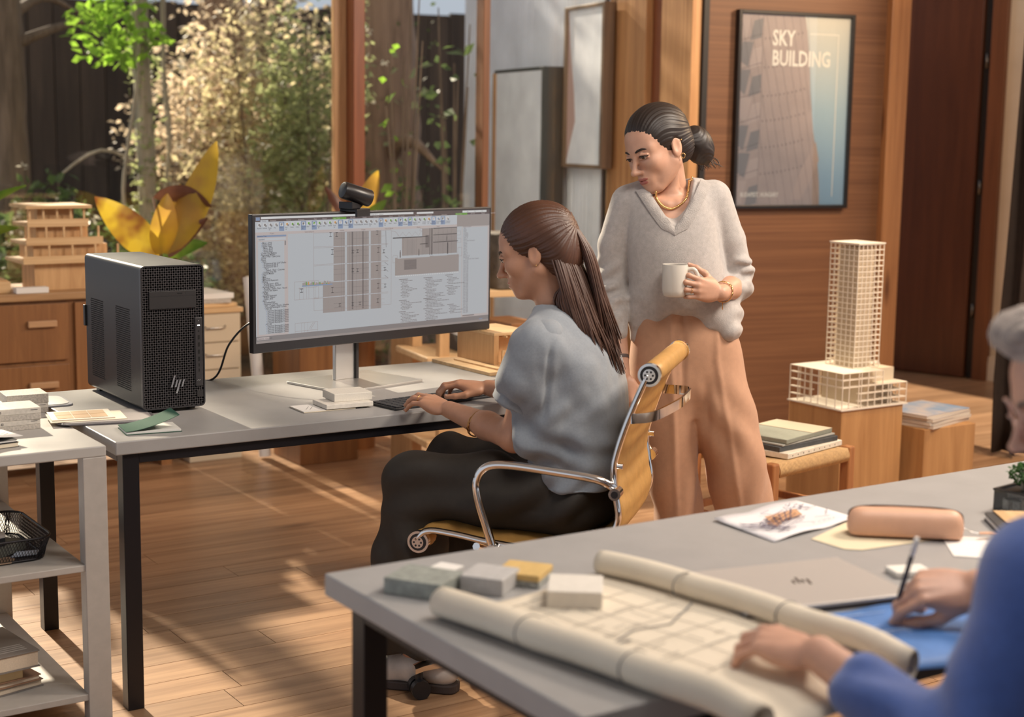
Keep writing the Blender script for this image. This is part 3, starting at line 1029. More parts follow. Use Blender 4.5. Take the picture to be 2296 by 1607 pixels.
def slant(xc, za, zb, wd=0.0052, sh=0.30):
    mb.add([(xc + sh * za, -0.0105, za), (xc + wd + sh * za, -0.0105, za), (xc + wd + sh * zb, -0.0105, zb), (xc + sh * zb, -0.0105, zb),
            (xc + sh * za, -0.0075, za), (xc + wd + sh * za, -0.0075, za), (xc + wd + sh * zb, -0.0075, zb), (xc + sh * zb, -0.0075, zb)],
           [(0, 1, 2, 3), (7, 6, 5, 4), (0, 4, 5, 1), (1, 5, 6, 2), (2, 6, 7, 3), (3, 7, 4, 0)])


LX = 0.060
slant(LX, 0.073, 0.107)
slant(LX + 0.0115, 0.073, 0.094)
slant(LX + 0.0205, 0.055, 0.094)
slant(LX + 0.0315, 0.073, 0.094)
mb.build('logo', mat('badge_silver', (0.75, 0.74, 0.72), 0.22, 1.0), pc_)
# side vents: perforated fields on the left side
for (ya, yb) in ((0.045, 0.165), (0.275, 0.40)):
    mb = MB()
    zt0, zt1 = 0.055, 0.30
    ny, nz = int((yb - ya) / 0.0062), int((zt1 - zt0) / 0.0062)
    for iz in range(nz):
        for iy in range(ny):
            cy = PDP - yb + 0 + iy * 0.0062 + (0.0031 if iz % 2 else 0)
            cz = zt0 + iz * 0.0062
            r_ = 0.0022
            mb.add([(-0.0004, cy + r_ * math.cos(q * PI / 3), cz + r_ * math.sin(q * PI / 3)) for q in range(6)], [tuple(range(5, -1, -1))])
    o = mb.build('side_vent', M_dark, pc_)
    o['kind'] = 'stuff'
for (fx, fy) in ((0.02, 0.03), (0.15, 0.03), (0.02, 0.44), (0.15, 0.44)):
    MB().box(fx, fy, 0, fx + 0.02, fy + 0.03, 0.012).build('foot', M_plastic, pc_)
MB().box(-0.006, PDP - 0.004, 0.20, 0.012, PDP + 0.012, 0.265).build('side_latch', M_plastic, pc_, bevel=0.002)

# power cable between computer and monitor
cb = spline([(1.62, 4.64, 0.80), (1.72, 4.62, 0.745), (1.86, 4.60, 0.745), (1.90, 4.56, 0.86), (1.96, 4.53, 0.93), (2.05, 4.50, 0.955), (2.16, 4.47, 0.965)], 8)
tag(MB().tube(cb, 0.0035, 8).build('monitor_cable', M_plastic, smooth=True), 'black cable arching from the desk up to the monitor', 'cable')

# ------------------------------------------------------------------ monitor
mon = thing('monitor', 'very wide monitor showing architectural section drawings on a square silver stand', 'monitor', (2.245, 4.345, 0.74), rad(10.5))
MB().prism(rrect(0.35, 0.275, 0.006, 2, 0.0, 0.0), 0, 0.008, Rz(rad(4))).build('stand_base', mat('stand_silver', (0.60, 0.585, 0.56), 0.3, 0.75), mon, bevel=0.0015)
MB().box(-0.052, 0.035, 0.008, 0.025, 0.052, 0.34).build('stand_column', mat('stand_silver', (0.60, 0.585, 0.56), 0.3, 0.75), mon, bevel=0.002)
MB().box(0.0255, 0.026, 0.008, 0.036, 0.06, 0.34).build('column_edge', mat('stand_dark', (0.05, 0.048, 0.05), 0.4, 0.5), mon, bevel=0.001)
MW, MH = 0.985, 0.425
mcx, mz0, mfy = 0.092, 0.131, -0.012
MB().box(mcx - MW / 2, mfy, mz0, mcx + MW / 2, mfy + 0.022, mz0 + MH).build('housing', mat('housing', (0.024, 0.023, 0.026), 0.4), mon, bevel=0.003)
MB().box(mcx - 0.2, mfy + 0.022, mz0 + 0.06, mcx + 0.2, mfy + 0.045, mz0 + 0.34).build('rear_hump', mat('housing', (0.024, 0.023, 0.026)), mon, bevel=0.008)
# ---- what the screen shows (flat print on the panel)
def scr(name, c):
    return mat('scr_' + name, (0.02, 0.02, 0.02), 0.35, emit=c, estr=1.0)


C_bg, C_white, C_bar = scr('bg', (0.34, 0.355, 0.375)), scr('white', (0.46, 0.46, 0.46)), scr('bar', (0.070, 0.050, 0.050))
C_rib, C_pink, C_blue = scr('rib', (0.37, 0.385, 0.41)), scr('pink', (0.37, 0.32, 0.31)), scr('blue', (0.16, 0.21, 0.31))
C_taupe, C_line, C_ink = scr('taupe', (0.235, 0.205, 0.195)), scr('line', (0.24, 0.185, 0.17)), scr('ink', (0.028, 0.025, 0.03))
C_grey, C_green, C_org = scr('grey', (0.17, 0.155, 0.155)), scr('green', (0.10, 0.24, 0.03)), scr('orange', (0.42, 0.20, 0.04))
C_dt, C_lbar = scr('darktaupe', (0.115, 0.10, 0.10)), scr('lightbar', (0.50, 0.50, 0.50))
SX0, SX1 = mcx - MW / 2 + 0.011, mcx + MW / 2 - 0.009
SZ1, SZ0 = mz0 + MH - 0.008, mz0 + 0.030
sb = MB()
LAY = [0]


def SP(u, v, k=0):
    return (SX0 + (SX1 - SX0) * u, mfy - 0.0006 - 0.00012 * k, SZ1 - (SZ1 - SZ0) * v)


def R(u0, v0, u1, v1, c, k=1):
    sb.m(c).quad(SP(u0, v1, k), SP(u1, v1, k), SP(u1, v0, k), SP(u0, v0, k))


def Ln(u0, v0, u1, v1, c, w=0.0009, k=3):
    a, b_ = Vector(SP(u0, v0, k)), Vector(SP(u1, v1, k))
    d = (b_ - a).normalized()
    n_ = Vector((-d.z, 0, d.x)) * w / 2
    sb.m(c).quad(a - n_, b_ - n_, b_ + n_, a + n_)


def Tx(u, v, body, c, size=0.0078, k=3, xs=0.9, off=0.0):
    p = SP(u, v, k)
    sb.m(c).text(body, size, Tr(*p) @ Matrix(((1, 0, 0, 0), (0, 0, -1, 0), (0, 1, 0, 0), (0, 0, 0, 1))), offset=off, xs=xs)


def Box(u0, v0, u1, v1, c, w=0.0008):
    Ln(u0, v0, u1, v0, c, w)
    Ln(u0, v1, u1, v1, c, w)
    Ln(u0, v0, u0, v1, c, w)
    Ln(u1, v0, u1, v1, c, w)


def Ibeam(u, v0, v1, w=0.009):
    Ln(u, v0, u, v1, C_ink, 0.0012)
    Ln(u - w, v0, u + w, v0, C_ink, 0.0018)
    Ln(u - w, v1, u + w, v1, C_ink, 0.0018)


rs_ = random.Random(5)
R(0, 0, 1, 1, C_bg, 0)
R(0, 0, 1, 0.040, C_bar)
R(0.022, 0.002, 0.645, 0.019, C_lbar, 2)
R(0.66, 0.004, 0.735, 0.019, C_lbar, 2)
R(0.87, 0.004, 0.985, 0.022, C_lbar, 2)
for q in (0.89, 0.925, 0.96):
    R(q, 0.012, q + 0.008, 0.014, C_ink, 3)
R(0.003, 0.004, 0.018, 0.03, C_blue, 2)
Tx(0.40, 0.016, 'Autodesk Navisworks Manage 2019   Untitled', C_dt, 0.0065)
R(0.02, 0.026, 0.05, 0.042, C_rib, 2)
Tx(0.026, 0.039, 'Home', C_dt, 0.0065)
u = 0.056
for w_ in ('Viewpoint', 'Review', 'Animation', 'View', 'Output', 'Item Tools', 'BIM 360', 'Render', 'Link Tools', 'Cloud', 'Site Layout', 'Add-Ins', 'Quick find', 'Saved sets', 'Item Tools', 'BIM 360', 'Render', 'Animation'):
    if w_ == 'Item Tools':
        R(u - 0.004, 0.024, u + 0.052, 0.041, C_green, 2)
    Tx(u, 0.037, w_, C_pink, 0.0062)
    u += 0.0105 + 0.0058 * len(w_)
R(0, 0.041, 0.845, 0.122, C_rib)
R(0.845, 0.041, 1, 0.142, C_taupe)
R(0, 0.122, 0.845, 0.143, C_pink)
for (u_, w_) in ((0.055, 'Project'), (0.19, 'Select & Search'), (0.33, 'Visibility'), (0.42, 'Display'), (0.52, 'Select & Search'), (0.66, 'Display'), (0.75, 'Tools')):
    Tx(u_, 0.138, w_, C_dt, 0.0062)
names = ['Append', 'Refresh', 'Reset', 'File', 'Select', 'Save', 'Select', 'Select', 'Selection', 'Find', 'Hide', 'Require', 'Hide', 'Unhide', 'Links', 'Quick', 'Properties', 'Clash', 'TimeLiner']
u = 0.008
for rep in range(2):
    for i, w_ in enumerate(names):
        if u > 0.80:
            break
        hi = i in (4, 8, 10, 15, 17)
        if hi:
            R(u - 0.002, 0.045, u + 0.0175, 0.117, C_blue, 2)
        ic = (C_grey, C_grey, C_grey, C_taupe, C_grey, C_org, C_green, C_green, C_dt, C_green, C_green, C_green, C_grey, C_green, C_org, C_pink, C_blue, C_dt, C_pink)[i]
        R(u + 0.002, 0.052, u + 0.013, 0.078, C_lbar, 3)
        R(u + 0.004, 0.056, u + 0.011, 0.074, ic, 4)
        R(u + 0.0085, 0.066, u + 0.014, 0.080, C_grey if not hi else C_white, 5)
        Tx(u - 0.001, 0.095, w_, C_ink, 0.0058)
        if i % 3 == 2:
            Tx(u + 0.001, 0.109, 'All', C_ink, 0.0055)
        u += 0.0212
for (u_, w_) in ((0.60, 'Autodesk'), (0.645, 'Animator'), (0.685, 'Scripter'), (0.72, 'Appearance Profiler'), (0.79, 'DataTools')):
    Tx(u_, 0.108, w_, C_ink, 0.0055)
# selection tree
R(0.003, 0.143, 0.124, 0.945, C_pink)
R(0.006, 0.147, 0.118, 0.161, C_blue, 2)
Tx(0.008, 0.158, 'Selection Tree', C_ink, 0.0062)
R(0.010, 0.168, 0.116, 0.188, C_rib, 2)
Tx(0.012, 0.184, 'Standard', C_ink, 0.0068)
R(0.010, 0.195, 0.110, 0.93, C_bg, 2)
R(0.1115, 0.195, 0.1165, 0.23, C_grey, 2)
items = [(2, 'Mono - STKS'), (2, 'System Panel'), (2, 'System Panel'), (3, 'Mono - STKS'), (3, 'System Panel'), (3, 'System Panel'), (1, 'Curtain Wall Mullions'), (1, 'Rectangular Mullion'), (2, 'Mono Wall - Open Joints'),
         (1, 'Doors'), (1, 'Floors'), (2, 'Floor'), (3, 'Architectural Slab 3 1/4" (Perforated)'), (3, 'Architectural Slab 4"'), (3, 'Architectural Slab 6"'), (4, 'Floor'), (5, 'Default - Floor - Concrete'),
         (3, 'Loading Area Slab'), (2, 'Generic Models'), (2, 'Lines'), (2, 'Mass'), (2, 'Mass Floor'), (2, 'Mechanical Equipment'), (2, 'Parking'), (3, 'Parking Space - ADA'), (3, 'Parking Space - Standard'),
         (2, 'Plumbing Fixtures'), (3, 'Plumbing - Drain - Floor - Round'), (3, 'Service Sink Square'), (2, 'Railings'), (3, 'Railing'), (2, 'Specialty Equipment'), (3, 'Bollard - Round'), (3, 'Ladder_8415'), (2, 'Stairs'),
         (3, 'Assembled Stair'), (3, 'Structural Columns'), (4, 'HSS - Column - Round - Schedule'), (4, 'Concrete Rectangular Column'), (5, '30 x 30')] + [(6, 'Concrete Rectangular Column')] * 8 + [(5, '42 x 42')] + [(6, 'Concrete Rectangular Column')] * 5
for i, (ind, w_) in enumerate(items):
    v = 0.213 + i * 0.01345
    uu = 0.018 + ind * 0.0042
    R(uu - 0.004, v - 0.007, uu - 0.0018, v - 0.001, C_blue, 3)
    Tx(uu, v, w_[:int((0.113 - uu) / 0.00245)], C_ink, 0.0074, xs=0.86, off=0.0001)
# sections, three tall strips cut by white bands
for (u0, u1) in ((0.262, 0.352), (0.360, 0.452), (0.460, 0.505)):
    R(u0 if u0 > 0.3 else 0.305, 0.146, u1, 0.55, C_taupe, 1)
    R(u0, 0.55, u1, 0.80, C_taupe, 1)
for v in (0.258, 0.402, 0.545, 0.668):
    R(0.245, v, 0.53, v + 0.009, C_bg, 2)
    Ln(0.225, v, 0.535, v, C_line, 0.0007)
    Ln(0.225, v + 0.009, 0.535, v + 0.009, C_line, 0.0007)
for u0 in (0.262, 0.283, 0.331, 0.338, 0.345, 0.372, 0.40, 0.413, 0.436, 0.441, 0.47, 0.492, 0.497):
    Ln(u0, 0.55 if u0 < 0.30 else 0.146, u0, 0.80, C_line if u0 in (0.283, 0.331, 0.413, 0.47) else C_dt, 0.0006)
for u0, w_ in ((0.380, 0.006), (0.424, 0.006)):
    R(u0, 0.146, u0 + w_, 0.79, C_dt, 2)
for v in (0.20, 0.30, 0.345, 0.45, 0.49, 0.60, 0.64, 0.73, 0.765):
    Ln(0.305, v, 0.352, v, C_dt, 0.0006)
    Ln(0.384, v + 0.004, 0.452, v + 0.004, C_dt, 0.0006)
    Ln(0.46, v - 0.006, 0.52, v - 0.006, C_line, 0.0006)
for (u_, va, vb) in ((0.293, 0.146, 0.178), (0.300, 0.285, 0.325), (0.300, 0.595, 0.638), (0.384, 0.30, 0.322), (0.404, 0.298, 0.322), (0.487, 0.148, 0.18), (0.492, 0.29, 0.33), (0.516, 0.31, 0.335), (0.487, 0.44, 0.48), (0.52, 0.46, 0.482),
                    (0.404, 0.455, 0.48), (0.384, 0.45, 0.478), (0.492, 0.59, 0.63), (0.522, 0.60, 0.625), (0.330, 0.735, 0.755), (0.384, 0.735, 0.757), (0.414, 0.735, 0.757), (0.49, 0.72, 0.75), (0.318, 0.148, 0.18)):
    Ibeam(u_, va, vb, 0.0048)
for i in range(4):
    Ln(0.52, 0.36 + 0.055 * i, 0.535, 0.385 + 0.055 * i, C_dt, 0.0012)
Ln(0.524, 0.15, 0.526, 0.29, C_dt, 0.0014)
Box(0.225, 0.146, 0.548, 0.775, C_line)
Box(0.148, 0.53, 0.244, 0.675, C_line)
R(0.178, 0.563, 0.300, 0.573, C_blue, 3)
for i in range(26):
    uu = 0.18 + i * 0.0045
    R(uu, 0.556 - rs_.random() * 0.022, uu + 0.004, 0.563, (C_green, C_taupe, C_org)[i % 3] if i % 2 else C_taupe, 3)
Ibeam(0.176, 0.59, 0.617, 0.006)
for u0 in (0.168, 0.183, 0.196, 0.205, 0.23):
    Ln(u0, 0.575, u0, 0.675, C_line, 0.0006)
Ln(0.165, 0.585, 0.24, 0.58, C_line)
Box(0.15, 0.865, 0.24, 0.945, C_line)
for u0 in (0.175, 0.187, 0.20):
    Ln(u0, 0.865, u0, 0.945, C_line, 0.0006)
Ln(0.205, 0.92, 0.222, 0.868, C_line)
Ln(0.212, 0.92, 0.229, 0.868, C_line)
Ln(0.15, 0.93, 0.24, 0.93, C_line)
# big building section
R(0.612, 0.235, 0.655, 0.36, C_taupe, 1)
R(0.595, 0.215, 0.845, 0.37, C_taupe, 1)
R(0.685, 0.145, 0.845, 0.37, C_taupe, 1)
R(0.565, 0.385, 0.855, 0.535, C_taupe, 1)
R(0.575, 0.380, 0.72, 0.392, C_bg, 2)
R(0.735, 0.376, 0.80, 0.388, C_bg, 2)
R(0.605, 0.405, 0.66, 0.49, C_dt, 2)
for i in range(9):
    Ln(0.605, 0.41 + i * 0.009, 0.66, 0.41 + i * 0.009, C_taupe, 0.0006, 4)
R(0.555, 0.212, 0.685, 0.220, C_ink, 3)
for (ua, ub, v) in ((0.735, 0.845, 0.205), (0.735, 0.85, 0.268), (0.675, 0.71, 0.278), (0.685, 0.71, 0.215), (0.735, 0.845, 0.148)):
    Ln(ua, v, ub, v - 0.002, C_ink, 0.0022)
R(0.718, 0.145, 0.722, 0.375, C_dt, 3)
R(0.727, 0.145, 0.731, 0.375, C_ink, 3)
R(0.700, 0.205, 0.717, 0.31, C_dt, 2)
for u0 in (0.60, 0.62, 0.64, 0.66, 0.685, 0.76, 0.78, 0.80, 0.82, 0.845):
    Ln(u0, 0.215 if u0 < 0.68 else 0.146, u0, 0.375, C_dt, 0.0005)
R(0.80, 0.275, 0.804, 0.375, C_ink, 3)
for (u_, v0, v1) in ((0.585, 0.335, 0.385), (0.668, 0.33, 0.375), (0.795, 0.225, 0.262)):
    R(u_, v0, u_ + 0.005, v1, C_dt, 3)
    R(u_ + 0.0008, v0 - 0.012, u_ + 0.0042, v0 - 0.002, C_dt, 3)
for i in range(26):
    uu = 0.745 + (i % 13) * 0.0075
    Ln(uu, 0.20 if i < 13 else 0.263, uu + rs_.uniform(-.002, .002), 0.186 if i < 13 else 0.248, C_dt, 0.0007)
for i in range(9):
    Ln(0.57 + i * 0.014, 0.17 + (i % 2) * 0.035, 0.584 + i * 0.014, 0.205 - (i % 2) * 0.035, C_line, 0.0006)
for i in range(5):
    a0, a1 = i * PI / 10, (i + 1) * PI / 10
    Ln(0.55 + 0.028 * math.sin(a0), 0.205 - 0.05 * math.cos(a0), 0.55 + 0.028 * math.sin(a1), 0.205 - 0.05 * math.cos(a1), C_line)
for (a, b_, c, d_) in ((0.555, 0.365, 0.575, 0.425), (0.845, 0.18, 0.862, 0.215), (0.845, 0.245, 0.864, 0.28), (0.85, 0.325, 0.868, 0.40), (0.675, 0.145, 0.69, 0.165)):
    Box(a, b_, c, d_, C_line)
for i in range(34):
    R(0.568 + i * 0.0085, 0.538, 0.572 + i * 0.0085, 0.546, C_lbar, 3)
# note blocks
def notes(u0, v0, n, wmax, ind=True):
    R(u0 - 0.008, v0 - 0.006, u0 + rs_.uniform(0.02, 0.035), v0 - 0.0015, C_dt, 3)
    for i in range(n):
        v = v0 + 0.008 + i * 0.0125
        w_ = wmax * rs_.uniform(0.3, 1.0)
        iu = 0.006 * (i % 2)
        q = u0 + iu
        while q < u0 + iu + w_:
            l_ = rs_.uniform(0.004, 0.014)
            R(q, v, min(q + l_, u0 + iu + w_), v + 0.0042, C_dt, 3)
            q += l_ + 0.0018


notes(0.59, 0.575, 12, 0.085)
notes(0.70, 0.575, 6, 0.085)
notes(0.70, 0.665, 8, 0.09)
notes(0.80, 0.565, 6, 0.08)
notes(0.80, 0.66, 6, 0.065)
notes(0.59, 0.755, 6, 0.10)
notes(0.70, 0.755, 6, 0.11)
notes(0.59, 0.852, 7, 0.085)
notes(0.70, 0.845, 8, 0.105)
notes(0.81, 0.825, 6, 0.08)
# right list
R(0.868, 0.143, 1.0, 0.945, C_pink)
R(0.871, 0.150, 0.992, 0.925, C_bg, 2)
Tx(0.874, 0.150, 'Saved Viewpoints', C_dt, 0.0058)
lab = ['{3D}', 'Views', 'Plans', 'A1.00.01', 'A1.00.02', 'A1.00.03', 'View 12', 'View 2', 'Main View Viewpoint'] + ['View %d' % i for i in range(3, 12)] + ['Elevation 13', 'Elevational', 'L - 3D View for Stair Transfer'] + ['View (%d)' % i for i in range(13, 58)]
for i, w_ in enumerate(lab[:56]):
    Tx(0.876, 0.166 + i * 0.0135, w_, C_dt, 0.0066)
R(0.874, 0.928, 0.93, 0.938, C_grey, 3)
R(0, 0.945, 1, 1.0, C_grey, 1)
R(0.004, 0.952, 0.05, 0.972, C_pink, 2)
Tx(0.006, 0.968, 'TimeLiner   Comments', C_ink, 0.0062)
R(0, 0.982, 1, 1.0, C_taupe, 2)
R(0.955, 0.972, 0.97, 0.978, C_blue, 3)
sb.build('screen', None, mon)

# webcam clipped to the monitor's top edge
wcx = mcx - 0.100
wcm = thing('webcam', 'black cylindrical webcam perched on the top edge of the monitor', 'webcam', tuple(mon.matrix_basis @ Vector((wcx, mfy + 0.008, mz0 + MH))), rad(10.5) + rad(24))
MB().box(-0.036, -0.028, 0.0, 0.040, 0.024, 0.007).box(-0.036, -0.030, -0.014, 0.040, -0.023, 0.007).build('mount', M_plastic, wcm, bevel=0.002)
MB().prism([(-0.044, 0), (0.0, 0.0), (0.02, 0.009), (-0.044, 0.02)], -0.022, 0.02, Tr(0, 0, 0.007) @ Matrix(((1, 0, 0, 0), (0, 0, -1, 0), (0, 1, 0, 0), (0, 0, 0, 1)))).build('clip', M_plastic, wcm, bevel=0.002)
ca, cb_ = Vector((-0.040, 0.012, 0.058)), Vector((0.028, -0.034, 0.034))
dv = (cb_ - ca).normalized()
MB().tube([ca - dv * 0.002, ca, ca + dv * 0.004, cb_ - dv * 0.003, cb_], [0.016, 0.0215, 0.0235, 0.0235, 0.0225], 24).build('barrel', mat('webcam_black', (0.018, 0.016, 0.017), 0.33), wcm, smooth=True, autosmooth=40)
MB().cyl(cb_, cb_ + dv * 0.0012, 0.0195, 24).build('face_glass', mat('lens_glass', (0.004, 0.004, 0.005), 0.08), wcm)
MB().tube([cb_ + dv * 0.0012, cb_ + dv * 0.0024], [0.010, 0.0085], 20).build('lens', mat('lens_ring', (0.05, 0.045, 0.05), 0.2, 0.6), wcm)
MB().cyl((0.0, -0.004, 0.006), (0.0, -0.010, 0.03), 0.007, 10).build('hinge', M_plastic, wcm)

wcm.scale = (1.18, 1.18, 1.18)
# keyboard
kb = thing('keyboard', 'flat black keyboard under the seated woman\'s hands', 'keyboard', (2.115, 3.835, 0.7405), rad(9))
MB().box(0, 0, 0.0, 0.435, 0.132, 0.0075).build('keyboard_body', mat('keyboard_body', (0.020, 0.020, 0.022), 0.45), kb, bevel=0.002)
km = None
for r_ in range(5):
    for c in range(17):
        xk = 0.006 + c * 0.0250
        if xk + 0.022 > 0.432:
            continue
        if km is None:
            o = MB().box(0, 0, 0, 0.0222, 0.0208, 0.0035).build('key', mat('keycap', (0.028, 0.028, 0.032), 0.5), kb, bevel=0.001, seg=1)
            km = o.data
        else:
            o = bpy.data.objects.new('key', km)
            COL.objects.link(o)
            o.parent = kb
            bv = o.modifiers.new('bevel', 'BEVEL')
            bv.width = 0.001
            bv.segments = 1
        o.location = (xk, 0.006 + r_ * 0.0245, 0.0075)
ms = thing('computer_mouse', 'black and white computer mouse beyond the seated woman\'s hands', 'mouse', (2.68, 4.10, 0.7405), rad(75))
MB().sphere((0, 0, 0.0195), 0.05, 10, (1.15, 0.68, 0.38)).build('shell', mat('mouse_black', (0.02, 0.02, 0.023), 0.3), ms, smooth=True)
MB().sphere((0.012, 0.0, 0.0145), 0.0505, 10, (1.0, 0.69, 0.28)).build('side_band', mat('mouse_white', (0.7, 0.69, 0.66), 0.35), ms, smooth=True)

# booklet and two pale sample blocks by the keyboard
t = thing('booklet', 'open cream booklet under the pale sample blocks by the keyboard', 'booklet', (1.865, 3.93, 0.7405), rad(-2))
MB().box(0, 0, 0, 0.165, 0.105, 0.003).build('pages', M_cream, t, bevel=0.0006)
MB().box(0.0, 0.0, 0.003, 0.07, 0.105, 0.0042).build('top_page', M_paper, t)
MB().bar((0.02, 0.03, 0.0044), (0.045, 0.07, 0.0044), 0.0012, 0.0002).bar((0.03, 0.025, 0.0044), (0.055, 0.065, 0.0044), 0.0012, 0.0002).build('print_lines', M_ink, t)
block('flat cream sample board lying on the booklet by the keyboard', 1.935, 3.925, 0.745, 0.15, 0.105, 0.014, rad(-3), M_stoneD, group='pale samples by the keyboard')
block('thick pale stone sample on top by the keyboard', 1.975, 3.955, 0.759, 0.12, 0.10, 0.024, rad(-6), mat('pale_stone', (0.75, 0.71, 0.63), 0.7, noise=0.05, nscale=200), group='pale samples by the keyboard')

# timber house model on the desk
hm = thing('house_model', 'pale plywood house model on a board at the far right of the desk', 'model', (2.700, 4.245, 0.7405), rad(2))
MB().box(0, 0, 0, 0.255, 0.365, 0.012).build('base_board', M_ply, hm, bevel=0.001)
MB().box(0.05, 0.03, 0.012, 0.255, 0.30, 0.018).build('terrace', M_ply, hm, bevel=0.0008)
MB().box(0.085, 0.10, 0.018, 0.105, 0.33, 0.118).build('side_wall', M_ply2, hm, bevel=0.0008)
MB().box(0.105, 0.31, 0.018, 0.25, 0.33, 0.118).build('back_wall', M_ply2, hm, bevel=0.0008)
MB().box(0.085, 0.10, 0.118, 0.25, 0.33, 0.128).build('roof', M_ply, hm, bevel=0.0008)
for i in range(5):
    MB().box(0.125 + i * 0.027, 0.085, 0.112, 0.131 + i * 0.027, 0.33, 0.118).build('rafter', M_ply, hm)
MB().box(0.105, 0.16, 0.018, 0.25, 0.165, 0.112).build('inner_wall', M_ply2, hm)
fr = MB()
for (a, b_, c, d_) in ((0.11, 0.018, 0.116, 0.068), (0.168, 0.018, 0.174, 0.068), (0.116, 0.062, 0.168, 0.068), (0.116, 0.018, 0.168, 0.023)):
    fr.box(a, 0.085, b_, c, 0.092, d_)
fr.build('window_frame', M_ply, hm)

# ------------------------------------------------------------------ tan office chair
CH_C, CH_A = (2.33, 3.42), rad(131.5)
chair = thing('office_chair', 'tan leather office chair with polished metal ribs and arms', 'chair', (CH_C[0], CH_C[1], 0), CH_A)
M_tan = mat('tan_leather', (0.50, 0.27, 0.075), 0.45, noise=0.10, nscale=30, bump=0.10, bscale=160)
ribp = [(0.268, 0.462), (0.235, 0.487), (0.165, 0.484), (0.06, 0.470), (-0.06, 0.462), (-0.18, 0.468), (-0.25, 0.498), (-0.283, 0.56), (-0.272, 0.64), (-0.270, 0.71), (-0.298, 0.81), (-0.335, 0.905), (-0.352, 0.945)]
rp = spline([(a, 0, b_) for a, b_ in ribp], 6)
HW = 0.235
for sy in (-1, 1):
    P = [(p[0], sy * HW, p[2]) for p in rp]
    mb = MB()
    for off in (-0.006, 0.006):
        pass
    mb.tube(P, 0.0125, 8, sq=0.75)
    mb.build('side_rib', M_chrome, chair, smooth=True)
    for (px_, pz_) in ((0.262, 0.455), (-0.356, 0.945)):
        cp = MB().m(M_chrome).cyl((px_, sy * (HW - 0.01), pz_), (px_, sy * (HW + 0.008), pz_), 0.030, 24)
        cp.m(M_black).cyl((px_, sy * (HW + 0.008), pz_), (px_, sy * (HW + 0.0095), pz_), 0.0235, 20)
        cp.m(M_chrome).cyl((px_, sy * (HW + 0.0095), pz_), (px_, sy * (HW + 0.0115), pz_), 0.0165, 16)
        for q in range(6):
            a = q * PI / 3
            cp.m(M_black).cyl((px_ + 0.010 * math.cos(a), sy * (HW + 0.0115), pz_ + 0.010 * math.sin(a)), (px_ + 0.010 * math.cos(a), sy * (HW + 0.0122), pz_ + 0.010 * math.sin(a)), 0.0030, 6)
        cp.build('end_cap', None, chair, smooth=True, autosmooth=40)
# quilted sling: padded ribs across
mb = MB()
SL = []
n_ = len(rp)
for i, p in enumerate(rp):
    a, b_ = rp[max(0, i - 1)], rp[min(n_ - 1, i + 1)]
    d = Vector((b_[0] - a[0], 0, b_[2] - a[2])).normalized()
    nn = Vector((d.z, 0, -d.x))
    SL.append((Vector((p[0], 0, p[2])), nn))
top, bot = [], []
cum = 0
rings_ = []
for i, (p, nn) in enumerate(SL):
    if i:
        cum += (p - SL[i - 1][0]).length
    puff = 0.013 + 0.006 * abs(math.sin(PI * cum / 0.055))
    ring = []
    for (yy, th) in ((-HW + 0.012, 0.3), (-HW * 0.8, 0.85), (0, 1.0), (HW * 0.8, 0.85), (HW - 0.012, 0.3)):
        ring.append(Vector((p.x, yy, p.z)) - nn * puff * th * -1.0)
    for (yy, th) in ((HW - 0.012, 0.3), (HW * 0.8, 0.85), (0, 1.0), (-HW * 0.8, 0.85), (-HW + 0.012, 0.3)):
        ring.append(Vector((p.x, yy, p.z)) + nn * puff * th * -1.0)
    rings_.append(ring)
mb.rings(rings_, True)
mb.build('leather_sling', M_tan, chair, smooth=True, sub=1)
for (px_, pz_) in ((0.262, 0.455), (-0.356, 0.945)):
    MB().tube([(px_, y_, pz_) for y_ in np.linspace(-HW + 0.012, HW - 0.012, 9)], [0.026] + [0.0285] * 7 + [0.026], 16).build('rolled_edge', M_tan, chair, smooth=True)
